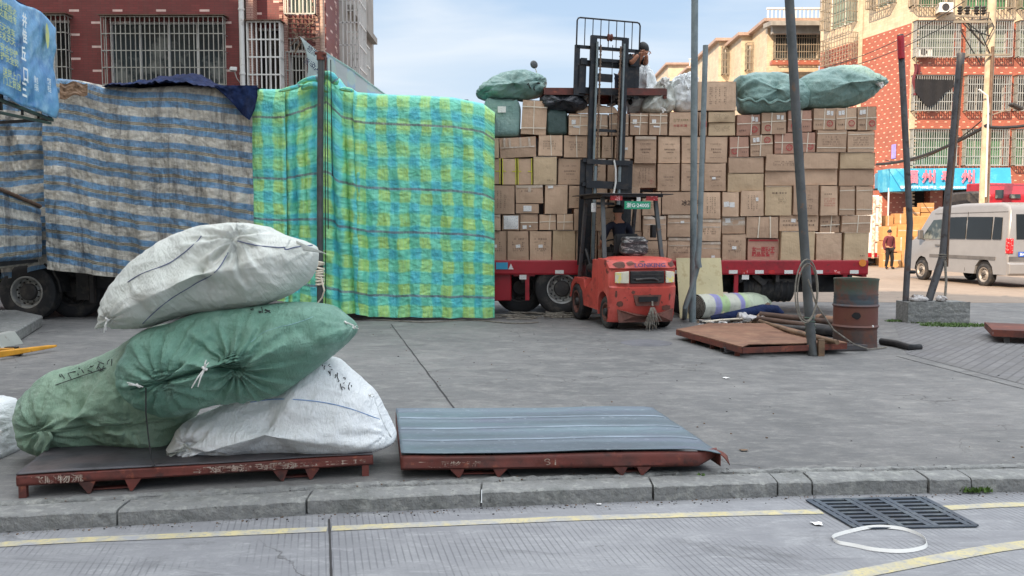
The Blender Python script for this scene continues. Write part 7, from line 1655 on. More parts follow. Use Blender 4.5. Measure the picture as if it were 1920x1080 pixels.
# right poles in concrete block
bk = gp(1760, 606)
t = thing('concrete_block', 'rough concrete block at the feet of the two dark poles', 'block', (bk.x, bk.y+.3, 0))
mb = MB(); x0, x1 = gp(1702, 606).x, gp(1818, 606).x; z1 = at(960, 566, bk.y).z
mb.grid(lambda u, v: (x0+(x1-x0)*u, bk.y+.01*fn((u*7, v*7, 1)), z1*v+.012*fn((u*9, v*9, 5))), 16, 8)
mb.bb(x0+.003, x1-.003, bk.y+.012, bk.y+.5, 0, z1-.012); mb.build('block', M['kerb'], t, world=True, merge=False)
for px, pr in ((1745, 0), (1790, 1)):
    pass
t = pole('dark leaning pole with a faded red top, standing on the concrete block', [V(gp(1711, 606).x, bk.y+.3, z1-.02), at(1706, 420, bk.y+.35), at(1688, 65, bk.y+.5)], .055, 'polerust')
mb = MB(); mb.tube([at(1688.5, 68, bk.y+.44), at(1690, 110, bk.y+.42)], .062, 12); mb.build('red_cloth', M['redtruck'], t, world=True, smooth=True)
mb = MB(); mb.lathe([(.06, -.03), (.085, 0), (.06, .03)], at(1709, 510, bk.y+.32), seg=12); mb.build('wire_binding', M['clothK'], t, world=True)
t = pole('dark leaning pole without a red top, on the right of the concrete block', [V(gp(1757, 606).x, bk.y+.35, z1-.02), at(1768, 480, bk.y+.4), at(1786, 280, bk.y+.45), at(1802, 100, bk.y+.5)], .068, 'polerust')
mb = MB(); mb.tube([at(1776, 500, bk.y+.34), at(1780, 400, bk.y+.36), at(1806, 120, bk.y+.42)], .02, 6); mb.build('side_pipe', M['rustbar'], t, world=True)
mb = MB()
for k in range(5): mb.lathe([(.072, -.01), (.084, 0), (.072, .01)], at(1768, 478+k*3.5, bk.y+.4), (.1*(-1)**k, .1, 1), 12)
mb.tube([at(1772, 490, bk.y+.32), at(1774, 530, bk.y+.3), at(1772, 555, bk.y+.25)], .022, 6); mb.build('rope_binding', M['rope'], t, world=True)
mb = MB(); rr = random.Random(2)
for (px, s_) in ((1728, .12), (1738, .1), (1775, .1), (1720, .06)):
    c = V(gp(px, 606).x, bk.y+.22, z1+.03)
    mb.grid(lambda u, v: c+V((math.cos(2*PI*u)*math.sin(PI*v))*s_*(1+.5*fn((u*9, v*9, px), 1)), math.sin(2*PI*u)*math.sin(PI*v)*s_, max(-.04, math.cos(PI*v)*s_*.6*(1+.8*fn((u*7, v*8, px), 1)))), 18, 10)
tag(mb.build('rags', M['rubble'], smooth=60), 'crumpled white and brown rags lying on top of the concrete block', 'rag')
# concrete utility pole
Yu = 33.0; up_ = V(at(1845, 380, Yu).x, Yu, 0)
t = thing('utility_pole', 'concrete utility pole with crossarms and insulators in front of the red tiled block', 'utility pole', up_)
mb = MB(); mb.tube([up_, V(up_.x+.0, Yu, 6), V(up_.x+.05, Yu, 12.5)], [.19, .17, .14], 20); mb.build('shaft', M['concpole'], t, world=True, smooth=True)
mb = MB(); z = lambda py: at(960, py, Yu).z; xu = lambda px: at(px, 100, Yu).x
mb.bar((xu(1780), Yu-.25, z(44)), (xu(1850), Yu-.25, z(44)), .09, .09); mb.bar((xu(1785), Yu-.2, z(32)), (xu(1840), Yu-.2, z(35)), .07, .07); mb.bar((xu(1803), Yu-.25, z(106)), (xu(1887), Yu-.25, z(105)), .08, .07); mb.bar((xu(1803), Yu-.22, z(48)), (xu(1838), Yu-.22, z(86)), .06, .06)
mb.build('crossarm', M['steeldim'], t, world=True)
mb = MB()
for px in (1792, 1806, 1823, 1836): mb.lathe([(.03, 0), (.10, .05), (.05, .09), (.11, .16), (.05, .2), (.10, .27), (.03, .33)], (xu(px), Yu-.2, z(30)), seg=10)
mb.build('insulator', M['rimdark'], t, world=True, smooth=True)
mb = MB(); mb.tube([V(xu(1853), Yu-.25, z(380)), V(xu(1854), Yu-.25, z(90))], .06, 8); mb.build('cable_conduit', M['rustbar'], t, world=True)
mb = MB(); mb.tube([V(xu(1850), Yu-.3, z(370)), V(xu(1849), Yu-.3, z(205)), V(xu(1846), Yu-.3, z(182)), V(xu(1830), Yu-.3, z(170))], .035, 8); mb.build('white_conduit', M['white'], t, world=True, smooth=True)
mb = MB(); rr = random.Random(12)
for k in range(9): a = V(xu(rr.uniform(1785, 1850)), Yu-.2, z(rr.uniform(10, 50))); b = V(xu(rr.uniform(1830, 1860)), Yu-.2, z(rr.uniform(60, 130))); mb.tube([a, a.lerp(b, .5)+V(rr.uniform(-.5, .5), -.1, rr.uniform(-.4, .4)), b], .022, 5)
mb.build('jumper_wire', M['wire'], t, world=True)
t = thing('street_light', 'floodlight on a short bracket at the right edge beside the utility pole', 'lamp', at(1905, 200, 33))
mb = MB(); mb.box((0, 0, 0), (.5, .3, .12), rot=Matrix.Rotation(R(25), 3, 'Y')); mb.build('lamp_head', M['rimdark'], t, bevel=.03)
mb = MB(); mb.bar((-.0, 0, 0), (-.9, 0, -.3), .04); mb.build('arm', M['steeldim'], t)
def cable(label, a, b, sag, r=.02, n=16):
    mb = MB(); mb.tube(catenary(a, b, sag, n), r, 5); tag(mb.build('overhead_cable', M['wire']), label, 'cable')
cable('thin cable crossing from the cream wall corner up to the utility pole crossarm', at(1455, -60, 40), V(xu(1795), Yu-.2, z(42)), .8, .018) if False else None
cable('thin upper cable running down left from the utility pole insulators past the cream wall', V(xu(1800), Yu-.2, z(5)), at(1560, 122, 46), .3, .018)
cable('second thin cable below the upper one, ending at the cream flank wall', V(xu(1792), Yu-.2, z(36)), at(1540, 135, 46), .35, .018)
cable('thick drooping black cable bundle along the red wall above the blue sign', at(1644, 308, 44), V(xu(1850), Yu-.3, z(235)), .35, .07)
cable('black cable bundle running from the utility pole out to the right edge', V(xu(1852), Yu-.3, z(240)), at(1990, 218, 33), .15, .06)
cable('thin black cable hanging beside the thick bundle above the blue sign', at(1660, 300, 46), V(xu(1850), Yu-.35, z(215)), .7, .025)
# ================================================================ PLYWOOD, DRUM, ROLLS, PIPES
t = thing('plywood_sheet', 'stained pale plywood sheet leaning against the trailer side behind the bent pipe', 'board', gp(1316, 597))
Ypl = gp(1316, 597).y; mb = MB(); a = at(1275, 597, Ypl); b = at(1359, 597, Ypl); zt = at(960, 484, Ypl+.2).z
mb.slices([[V(a.x, Ypl, 0), V(a.x, Ypl+.02, 0), V(a.x-.03, Ypl+.32, zt), V(a.x-.03, Ypl+.30, zt)], [V(b.x, Ypl, 0), V(b.x, Ypl+.02, 0), V(b.x-.02, Ypl+.32, zt), V(b.x-.02, Ypl+.30, zt)]]); mb.build('board', M['ply'], t, world=True)
n = NT('faded_drum_paint'); co = n.coord('Object', rnd=False); x = n.xyz(co)
c = n.mix(n.rng(n.math('ADD', x[2], n.math('MULTIPLY', n.noise(co, 3, 5), .12)), .28, .42), S(78, 66, 62), S(104, 62, 52))
c = n.mix(n.rng(n.math('ADD', x[2], n.math('MULTIPLY', n.noise(co, 3, 5), .10)), .62, .68), c, S(62, 72, 78))
c = n.mix(n.rng(n.math('ADD', x[2], n.math('MULTIPLY', n.noise(co, 3, 5), .10)), .78, .9), c, S(70, 82, 70))
c = n.mix(n.rng(n.noise(co, 4, 7, .7), .46, .62, 0, .85), c, S(104, 66, 52)); c = n.mix(n.rng(n.noise(co, 12, 6, .7), .6, .7, 0, .6), c, S(52, 50, 52))
drm = n.out(c, .6, .1, n.noise(co, 22, 6), .3, .01)
dp = gp(1618, 654); dr = (1659-1575)/2/(F*HC/(654-432)) if False else .305
t = thing('oil_drum', 'rusty steel oil drum with faded blue green paint standing near the leaning pole', 'drum', (dp.x, dp.y+.30, 0))
hd = at(960, 524, dp.y).z
pr = [(0, .02), (dr-.01, .02), (dr, 0), (dr+.006, .005), (dr, .02)]
for zz in (.06, .1, .14, .18, .22): pr += [(dr, zz*1.0), (dr-.006, zz+.02)]
for zz in (.30, .60): pr += [(dr, zz-.025), (dr+.018, zz), (dr, zz+.025)]
for zz in (.68, .72, .76): pr += [(dr, zz), (dr-.006, zz+.02)]
pr += [(dr, hd-.03), (dr+.008, hd-.01), (dr+.006, hd), (dr-.008, hd-.004), (dr-.012, hd-.02), (dr-.012, .05), (0, .05)]
mb = MB(); mb.lathe(pr, (0, 0, 0), seg=56); mb.build('drum_shell', drm, t, smooth=35)
mb = MB(); c_ = V(-.10, -dr*.95, .47); mb.grid(lambda u, v: (c_.x+math.cos(2*PI*u)*v*.055*(1+.3*fn((u*7, 1, 1), 1)), -math.sqrt(max(0, dr*dr-(c_.x+math.cos(2*PI*u)*v*.055)**2))-.006, c_.z+math.sin(2*PI*u)*v*.05*(1+.3*fn((u*7, 3, 1), 1))), 16, 2); mb.build('burnt_hole', M['dark'], t)
mb = MB(); mb.disc((.14, -dr*.89, .32), .016, (.45, -.9, 0), .012, 10); mb.build('plug', M['label'], t)
# rolled up mats
def roll(name, label, a, b, r, mat, endmat, spiral=True):
    a, b = Vector(a), Vector(b); t = thing(name, label, 'roll', ((a.x+b.x)/2, (a.y+b.y)/2, 0)); ax = (b-a).normalized(); L_ = (b-a).length
    mb = MB(); nu, nv = 40, 50; u0 = ax.cross(V(0, 0, 1)).normalized(); v0 = V(0, 0, 1)
    def f(u, v):
        ph = 2*PI*u; rr_ = r*(1+.05*fn((math.cos(ph)*2, math.sin(ph)*2, v*6), 1.)+.03*fn((ph*2, v*20, 3), 1)); s_ = 1-.35*max(0, v-.9)/.1
        q = a+ax*L_*v+(u0*math.cos(ph)+v0*(math.sin(ph)))*rr_*s_; q.z = max(q.z, .004); return q
    mb.grid(f, nu, nv, uvfn=lambda u, v: (v*L_, u)); mb.build('roll_body', mat, t, world=True, smooth=True)
    mb = MB(); pts = []
    for k in range(120): an = k*.38; rr_ = r*(.08+.9*k/120); pts.append(a-ax*(.02+.05*(1-k/120))+(u0*math.cos(an)+v0*math.sin(an))*rr_)
    mb.tube(pts, .012, 5); mb.build('spiral_edge', endmat, t, world=True, smooth=True)
    mb = MB(); mb.lathe([(0, 0), (r*.97, .0)], a+ax*.01, -ax, 24); mb.build('roll_end', M['dark'], t, world=True)
    return t
n = NT('pastel_striped_sheet'); uv = n.coord('UV'); xx = n.xyz(uv); cr = n.t.nodes.new("ShaderNodeValToRGB"); n.t.links.new(n.math('DIVIDE', xx[0], 1.7), cr.inputs[0])
el = cr.color_ramp.elements; wc = S(204, 204, 190); el[0].position = 0; el[0].color = wc; el[1].position = 1; el[1].color = S(206, 216, 190)
for p_, cc in ((.16, wc), (.18, S(150, 148, 200)), (.27, S(150, 148, 200)), (.29, S(178, 204, 150)), (.40, S(178, 204, 150)), (.42, wc), (.58, wc), (.60, S(150, 148, 200)), (.66, S(150, 148, 200)), (.68, S(190, 210, 160)), (.78, S(206, 216, 190))): e_ = el.new(p_); e_.color = cc
c = n.mix(n.rng(n.noise(n.coord('Object'), 9, 7, .7), .5, .7, 0, .5), cr.outputs[0], S(140, 136, 128)); pastel = n.out(c, .6, 0, n.noise(n.coord('Object'), 12, 6), .5, .02)
ra = gp(1305, 598); rb_ = gp(1440, 590)
roll('rolled_tarpaulin', 'big rolled sheet with pastel lilac and green stripes in front of the plywood', (ra.x, ra.y+.0, .235), (rb_.x+.05, rb_.y+.35, .20), .235, pastel, M['rope'])
a = gp(1330, 603); b = gp(1428, 602)
t = thing('navy_roll', 'dark navy rolled tarpaulin lying against the pastel striped roll', 'roll', (a.x, a.y-.1, 0))
mb = MB(); mb.tube([V(a.x, a.y-.12, .06), V(a.x+.5, a.y-.15, .13), V(a.x+.95, a.y-.12, .22), V(a.x+1.2, a.y-.1, .22), V(a.x+1.3, a.y-.05, .16)], [.05, .09, .11, .10, .07], 14)
for v in mb.v: v += V(fn(v, 5.), fn(v, 5., 4), fn(v, 6., 7))*.03
mb.build('roll_body', M['bluebag'], t, world=True, smooth=True)
def bar_thing(name, label, cat_, pts, r, mat, seg=10):
    mb = MB(); mb.tube(pts, r, seg); return tag(mb.build(name, M[mat] if isinstance(mat, str) else mat, smooth=True), label, cat_)
q = lambda x, y, z=.06: gp(x, y, z)
brk = pm('brown_rusty_pipe', S(92, 70, 58), .7, .1, layers=[(S(60, 48, 44), 5, .45, .7)], bump=(20, .4))
bar_thing('timber', 'short weathered timber standing up at the head of the pipe heap', 'timber', [gp(1414, 606, .03), gp(1440, 572, .28)], .055, 'wood', 6)
bar_thing('steel_pipe', 'brown rusty pipe, topmost of the heap between plywood and drum', 'pipe', [gp(1424, 589, .18), gp(1510, 598, .12), gp(1575, 606, .10)], .05, brk)
bar_thing('steel_pipe', 'rusty pipe second from the top of the heap, with a cut open end', 'pipe', [gp(1420, 597, .15), gp(1500, 608, .11), gp(1590, 622, .08)], .045, brk)
bar_thing('wooden_pole', 'pale weathered wooden pole slanting forward over the brown plate pallet', 'pole', [gp(1424, 602, .14), gp(1480, 620, .20), gp(1570, 642, .19)], .032, 'wood')
bar_thing('steel_pipe', 'dark pipe lowest in the heap, lying on the yard behind the brown plate', 'pipe', [gp(1400, 612, .06), gp(1470, 614, .06), gp(1600, 622, .06)], .05, 'rimdark')
bar_thing('bamboo_pole', 'thin pale bamboo pole lying left of the pipe heap', 'pole', [gp(1316, 604, .03), gp(1352, 600, .05), gp(1400, 597, .09)], .02, 'strap')
bar_thing('log', 'short pale banded log lying behind the leaning pole beside the drum', 'log', [gp(1535, 596, .08), gp(1556, 600, .08), gp(1588, 605, .08)], .075, pm('banded_log', S(150, 118, 96), .7, layers=[(S(70, 54, 46), 3, .5, .55)]), 12)
bar_thing('rubber_hose', 'dark thick rubber hose lying on the pavers right of the drum', 'hose', [gp(1652, 640, .05), gp(1680, 644, .05), gp(1706, 652, .04), gp(1724, 651, .03)], .05, 'black')
bar_thing('black_roll', 'dark flattened roll lying behind the drum and leaning pole', 'roll', [gp(1530, 618, .09), gp(1570, 622, .09), gp(1620, 628, .09)], .09, 'black')
mb = MB(); rr = random.Random(6)
for k in range(70):
    p = gp(rr.uniform(1308, 1420), rr.uniform(602, 610), 0); s_ = rr.uniform(.02, .07); mb.box(p+V(0, 0, s_*.3), (s_*1.6, s_, s_*.5), rot=Matrix.Rotation(rr.uniform(0, 3), 3, 'Z') @ Matrix.Rotation(rr.uniform(-.4, .4), 3, 'X'), mi=k % 3)
tag(mb.build('rubble', [M['rubble'], M['wood'], M['rimdark']]), 'scattered scraps and splinters in front of the rolled sheets', 'debris', kind='stuff')
mb = MB(); c = gp(1408, 596, .12); mb.grid(lambda u, v: c+V((u-.5)*.5, -.15+.3*v*.6, .10*math.sin(PI*v)*(1-u)+.06*fn((u*6, v*6, 3), 1)), 14, 8); tag(mb.build('clear_plastic_sheet', M['rubble'], smooth=60, solid=.006), 'crumpled grey plastic sheet on the debris beside the navy roll', 'plastic')
# tangled ropes / cable debris at the foot of the trailer
mb = MB(); rr = random.Random(14)
for k in range(16):
    x = gp(rr.uniform(945, 1070), 592).x; y = gp(960, rr.uniform(590, 600)).y; P_ = []
    for j in range(7): P_.append(V(x+rr.uniform(-.35, .35), y+rr.uniform(-.12, .12), .015+rr.uniform(0, .06)))
    mb.tube(catmull(P_, 24, closed=False), .011, 5)
tag(mb.build('tangled_rope', M['rope']), 'tangled ropes on the ground below the trailer wheel beside the plaid tarpaulin', 'rope')
mb = MB(); mb.tube(catmull([gp(650, 598, .01), gp(720, 600, .015), gp(800, 604, .01), gp(880, 600, .01), gp(960, 606, .015), gp(1010, 604, .01)], 40, closed=False), .011, 5)
tag(mb.build('loose_rope', M['rope']), 'thin rope lying on the ground along the foot of the plaid tarpaulin', 'rope')
# concrete slab & yellow pallet truck at the left
a = gp(-60, 660); t = thing('concrete_slab', 'broken grey concrete slab on the ground at the left edge behind the sacks', 'slab', gp(20, 640))
pts = [gp(-120, 640), gp(24, 648), gp(80, 612), gp(30, 600), gp(-120, 600)]
mb = MB(); mb.slices([[p+V(0, 0, .0) for p in pts], [p+V(0, 0, .19)+V(.0, .02, 0) for p in pts]]); mb.build('slab', M['kerb'], t, world=True, bevel=.02)
t = thing('pallet_truck', 'scuffed yellow hand pallet truck, one fork pointing right at the left edge', 'pallet truck', gp(0, 672))
mb = MB(); p0, p1 = gp(-10, 664, .09), gp(98, 650, .07); mb.slices([[p0+V(0, 0, .03), p0+V(0, 0, -.06), p0+V(0, .16, -.06), p0+V(0, .16, .03)], [p0.lerp(p1, .8)+V(0, 0, .02), p0.lerp(p1, .8)+V(0, 0, -.03), p0.lerp(p1, .8)+V(0, .16, -.03), p0.lerp(p1, .8)+V(0, .16, .02)], [p1+V(0, .03, .012), p1+V(0, .03, -.02), p1+V(0, .13, -.02), p1+V(0, .13, .012)]]); mb.build('fork', M['yjack'], t, world=True, bevel=.008)
mb = MB(); p0, p1 = gp(-10, 664, .09)+V(0, .42, 0), gp(98, 650, .07)+V(-.05, .42, 0); mb.slices([[p+V(0, 0, .02), p+V(0, 0, -.04), p+V(0, .15, -.04), p+V(0, .15, .02)] for p in (p0-V(.6, .05, 0), p0)]); mb.build('fork', M['yjack'], t, world=True, bevel=.008)
mb = MB(); c = gp(14, 668, .0); mb.bb(c.x-.05, c.x+.10, c.y+.02, c.y+.1, .0, .12); mb.lathe([(0, 0), (.05, 0), (.05, .09), (0, .09)], c+V(.12, .0, .05), (0, 1, 0), 14); mb.build('roller', M['rimdark'], t, world=True)
mb = MB(); c = gp(-8, 668, .0); mb.slices([[c+V(-.05, 0, .1), c+V(.10, 0, .1), c+V(-.02, 0, .28), c+V(-.12, 0, .28)], [c+V(-.05, .5, .1), c+V(.10, .5, .1), c+V(-.02, .5, .28), c+V(-.12, .5, .28)]]); mb.build('pump_housing', M['steelbar'], t, world=True, bevel=.01)
# ================================================================ BLUE BANNER AWNING (top left)
BA = thing('banner_awning', 'blue printed banner awning with yellow and white lettering hanging at the top left', 'awning', (-4.75, 9, 2.8))
n0 = V(-4.05, 5.6, 0); n1 = at(107, 200, 9.0); dX = V(n1.x-n0.x, n1.y-n0.y, 0); zt1 = at(107, 47, 9.0).z; zb1 = at(104, 222, 9.0).z
def bsurf(u, v, off=0.):
    p = V(n0.x, n0.y, 0)+dX*u; zt = zt1-.03*math.sin(u*20)+.0; zb = zb1+.012*math.sin(u*25)
    nrm = V(dX.y, -dX.x, 0).normalized()
    w_ = .03*fn((u*6, v*3, 2), 1.)+.015*fn((u*18+v*9, v*6, 5), 1.)+.012*(u**8)*math.sin(v*9+1)
    return p+nrm*(w_+off)+V(0, 0, zt+(zb-zt)*v)+dX.normalized()*(-.018*abs(math.sin(v*11))*(u > .97))
mb = MB(); mb.grid(lambda u, v: bsurf(u, v), 110, 36, uvfn=lambda u, v: (u*4, v)); mb.build('banner', M['banner'], BA, world=True, smooth=60, solid=.004)
nrm = V(dX.y, -dX.x, 0).normalized(); dn = dX.normalized()
BM = Matrix((dn, V(0, 0, 1), nrm)).transposed()
def btext(body, u, v, w_, h_, mat, bold=.02):
    p = bsurf(u, v)+nrm*.035; text('lettering', body, mat, BA, p, width=w_, height=h_, M=BM, bold=bold, world=True)
Lb = dX.length; uu = lambda px: ((lambda k: ((n0.x-k*n0.y)/(k*dX.y-dX.x)))((px-960)/F/ray(px, 120).y))
def vv(px, py): u = uu(px); p = V(n0.x, n0.y, 0)+dX*u; zz = at(px, py, p.y).z; return (zt1-zz)/(zt1-zb1)
for (px, py, s_) in ((12, 25, '专线直达'), (12, 65, '天天发车'), (12, 105, '安全快捷'), (12, 150, '送货上门')):
    btext(s_+'\n'+s_[::-1], uu(px), vv(px, py), .42, .15, M['yeltext'], .01)
for py, s_ in ((32, '井'), (62, '佳'), (95, '丘'), (137, '口'), (165, '三')): btext(s_, uu(38), vv(38, py), .12, .13, M['ltext'], .03)
for px, py, s_ in ((58, 158, '微信\n扫码'), (84, 160, '客服\n电话')): btext(s_, uu(px), vv(px, py), .11, .14, M['ltext'], .01)
mb = MB(); c = bsurf(uu(84), vv(84, 70))+nrm*.03; mb.grid(lambda u, v: c+dn*(u-.5)*.11*math.sin(PI*v)**.6+V(0, 0, (.5-v)*.26), 6, 10); mb.build('yellow_emblem', M['yeltext'], BA, world=True)
mb = MB(); e0 = V(n0.x, n0.y, 0)-nrm*.05; back = V(-1, .35, 0).normalized()
for z_ in (zb1-.02,): mb.bar(e0+V(0, 0, z_), e0+dX+V(0, 0, z_), .03)
mb.bar(e0+V(0, 0, zb1-.24), e0+dX*.98+V(0, 0, zb1-.06), .025)
for k in (.3, .45, .6, .75, .88): p = e0+dX*k; mb.bar(p+V(0, 0, zb1-.02), p+V(0, 0, zb1-.22*(1-k*.85)), .02)
for k in (.05, .3, .6, .98): p = e0+dX*k; mb.bar(p+V(0, 0, zb1-.02), p+back*2.0+V(0, 0, zb1-.03), .03); mb.bar(p+V(0, 0, zt1-.02), p+back*2.0+V(0, 0, zt1+.3), .03); mb.bar(p+V(0, 0, zb1-.02), p+V(0, 0, zt1-.02), .03)
mb.build('frame', M['blacksteel'], BA, world=True)
mb = MB(); mb.grid(lambda u, v: e0+dX*u+back*2.2*v+V(0, 0, zt1+.02+.33*v+.02*fn((u*9, v*4, 1), 1)), 20, 10); mb.build('canopy_sheet', M['bluebag'], BA, world=True, solid=.01)
# ================================================================ STRIPED CANOPY behind the plaid tarp
CN = thing('sloping_canopy', 'sloping grey plaid canopy sheet rising behind the tarpaulin from the thin pole', 'awning', at(600, 160, 19.5))
n = NT('grey_plaid_sheet'); uv = n.coord('UV'); xx = n.xyz(uv); s1 = n.math('SINE', n.math('MULTIPLY', xx[0], 2*PI/.9)); s2 = n.math('SINE', n.math('MULTIPLY', xx[1], 2*PI/1.3))
c = n.mix(n.rng(s1, .2, .5), S(108, 116, 116), S(84, 112, 130)); c = n.mix(n.rng(n.math('ADD', s1, s2), .9, 1.4, 0, .5), c, S(126, 138, 110)); c = n.mix(n.rng(n.math('ADD', s1, n.math('MULTIPLY', s2, -1.)), 1.0, 1.6, 0, .5), c, S(128, 116, 120))
gpl = n.out(c, .6, 0, n.noise(uv, 9, 5), .4, .02)
mb = MB()
def cn(u, v):
    x = 612+108*u; yt = lerp_tab([(612, 100), (660, 132), (690, 156), (720, 178)], x); yb = lerp_tab([(612, 150), (630, 168), (640, 172), (720, 181)], x)
    return at(x, yt+(yb-yt)*v, 18.6-.9*v+.05*fn((u*6, v*3, 1), 1))
mb.grid(cn, 30, 8, uvfn=lambda u, v: (u*2.6, v*.9)); mb.build('right_sheet', gpl, CN, world=True, smooth=True, solid=.01)
mb = MB(); mb.tube([at(x, y, 18.6) for x, y in ((608, 99), (660, 132), (690, 156), (722, 179))], .035, 8); mb.build('hem_rope', M['bagT'], CN, world=True, smooth=True)
n2_ = pm('pale_grey_sheet', S(112, 124, 122), .6, layers=[(S(110, 150, 180), 2.5, .55, .75)], bump=(8, .4, .03))
mb = MB()
def cl(u, v):
    a_ = V(562, 68, 0).lerp(V(600, 100, 0), u); b_ = V(575, 150, 0).lerp(V(598, 166, 0), u); p = a_.lerp(b_, v); p.x += 8*math.sin(PI*v)*(1-u)
    return at(p.x, p.y, 18.4-.8*v)
mb.grid(cl, 12, 12); mb.build('left_sheet', n2_, CN, world=True, smooth=True, solid=.01)
for px, py, s_ in ((585, 95, '物流'), (580, 118, '货运'), (592, 128, '站')): p_ = at(px, py, 17.9); text('lettering', s_, M['bluebag'], CN, p_, width=.22, height=.14, rot=(PI/2, R(35), 0), world=True)
mb = MB(); 
for s_ in ((548, 58, 566, 76), (552, 100, 564, 78), (566, 75, 600, 70)): mb.bar(at(s_[0], s_[1], 18.5), at(s_[2], s_[3], 18.5), .03)
mb.bar(at(600, 100, 18.4), V(at(601, 100, 18.4).x, 18.4, 4.0), .05); mb.build('frame', M['rustbar'], CN, world=True)
# lamp on a stalk above the left sack
t = thing('round_mirror', 'small round grey lamp head on a thin stalk above the left sack on the load', 'lamp', at(1004, 136, 17.6))
mb = MB(); mb.lathe([(0, -.03), (.06, -.025), (.085, 0), (.06, .03), (0, .04)], (-.03, 0, .16), (.4, -.9, .1), 16); mb.build('lamp_head', M['pole'], t, smooth=True)
mb = MB(); mb.tube([V(-.02, 0, .12), V(.02, 0, .03), V(.03, 0, -.25)], .012, 6); mb.build('stalk', M['white'], t)
# ================================================================ VAN
VN = thing('minibus', 'silver minibus parked in the sun at the right edge, seen from its rear left', 'van', (15.2, 25.85, 0), R(6.6))
def vp(x):
    ax = abs(x)/.98; k = max(0, ax-.93)/.07; s_ = .05*k*k
    base = [(-1.05, .38), (-1.08, .62), (-1.04, 1.0), (-1.03, 1.45), (-.97, 2.25), (-.88, 2.42), (-.6, 2.50), (1.2, 2.52), (2.5, 2.44), (2.85, 2.32), (3.45, 1.60), (3.62, 1.42), (4.1, 1.22), (4.25, 1.0), (4.3, .6), (4.22, .38), (3.66, .36), (3.60, .60), (3.42, .78), (3.2, .83), (2.98, .78), (2.80, .60), (2.74, .36), (.44, .36), (.38, .60), (.2, .78), (0, .83), (-.2, .78), (-.38, .60), (-.44, .38)]
    if ax < .72: base = [(y, (.36 if 0 < i and z < .84 and i > 16 else z)) for i, (y, z) in enumerate(base)]
    out = []
    for y, z in base:
        zz = z-s_*2*(z > 2) ; tum = 0
        yy = y+s_*(1 if y < -.8 else 0)-s_*2*(y > 3.3)
        out.append(V(x*(1-.075*max(0, z-1.35)**1.2), yy, zz))
    return out
xs = [-.98, -.975, -.955, -.92, -.75, -.7, 0, .7, .75, .92, .955, .975, .98]
mb = MB(); mb.slices([vp(x) for x in xs]); mb.build('body', M['silver'], VN, smooth=30)
tum = lambda z: .98*(1-.075*max(0, z-1.35)**1.2)
def sidepanel(name, yz, mat, off=.006, sx=-1):
    mb = MB(); n_ = len(yz); mb.slices([[V(sx*(tum(z)+o_), y, z) for y, z in yz] for o_ in (-.01, off)]); return mb.build(name, mat, VN)
sidepanel('rear_side_window', [(-.72, 1.42), (-.70, 2.06), (-.36, 2.08), (-.34, 1.42)], M['glassd']); sidepanel('side_window', [(-.28, 1.42), (-.28, 2.08), (.86, 2.10), (.86, 1.42)], M['glassd']); sidepanel('side_window', [(.92, 1.42), (.92, 2.10), (1.98, 2.10), (1.98, 1.42)], M['glassd'])
w_ = sidepanel('door_window', [(2.18, 1.40), (2.18, 2.04), (2.62, 2.02), (3.12, 1.50), (3.12, 1.40)], M['glass'])
sidepanel('rub_strip', [(-.5, .80), (-.5, .90), (2.72, .90), (2.72, .80)], M['plastic'], .015)
sidepanel('door_seam', [(2.06, .42), (2.06, 2.25), (2.075, 2.25), (2.075, .42)], M['dark'], .004); sidepanel('door_seam', [(.88, .42), (.88, 2.25), (.892, 2.25), (.892, .42)], M['dark'], .004); sidepanel('roof_seam', [(-.9, 2.22), (-.9, 2.235), (2.6, 2.235), (2.6, 2.22)], M['plastic'], .004)
mb = MB(); mb.bb(-1.0-.02, -.98, 2.2, 2.4, 1.18, 1.22); mb.build('door_handle', M['plastic'], VN)
mb = MB(); mb.bb(-1.2, -1.03, 3.0, 3.12, 1.38, 1.70); mb.bar((-1.1, 3.05, 1.42), (-.97, 3.0, 1.36), .05); mb.build('side_mirror', M['plastic'], VN, bevel=.03)
for sx in (-1, 1):
    mb = MB(); mb.bb(min(sx*.99, sx*.82), max(sx*.99, sx*.82), -1.075, -.93, 1.0, 1.45); mb.build('tail_lamp', M['taill'], VN, bevel=.02)
mb = MB(); mb.slices([[V(x, y, z) for y, z in ((-1.06, .36), (-1.16, .42), (-1.16, .72), (-1.04, .76))] for x in (-1.0, 1.0)]); mb.build('rear_bumper', M['silver'], VN, bevel=.02)
mb = MB(); mb.bb(-.95, .95, -1.07, -1.05, .78, .92); mb.build('tailgate_trim', M['plastic'], VN)
for sx in (-1, 1):
    mb = MB(); mb.slices([[V(x, -1.045+e_, 1.42), V(x, -.985+e_, 2.15)][::1]+[V(x, -.975+e_, 2.15), V(x, -1.035+e_, 1.42)] for x, e_ in ((sx*.05, 0), (sx*.72, 0))]); mb.build('rear_window', M['glassd'], VN)
mb = MB(); mb.bb(-.68, -.24, -1.095, -1.075, .92, 1.06); p_ = mb.build('number_plate', M['plateB'], VN); text('plate_lettering', '浙A·5707', M['ltext'], p_, (-.46, -1.098, .99), width=.38, height=.09, bold=.02)
mb = MB(); mb.bb(-.004, .004, -1.08, -1.03, .8, 1.45); mb.build('tailgate_seam', M['dark'], VN)
rimv = pm('dusty_alloy', S(150, 144, 138), .5, .3, layers=[(S(120, 104, 88), 9, .5, .7)]); M['rimv'] = rimv
for y in (0, 3.2):
    for sx in (-1, 1): wheel(VN, (sx*.87, y, .345), .345, .22, (sx, 0, 0), .21, rimm='rimv', holes=6, hubr=.05, depth=.04)
mb = MB()
for y in (0, 3.2): mb.slices([[V(sx_, y+.42*math.cos(PI*k/10), .345+.42*math.sin(PI*k/10)) for k in range(11)] for sx_ in (-.93, .93)])
mb.build('wheel_well', M['dark'], VN)
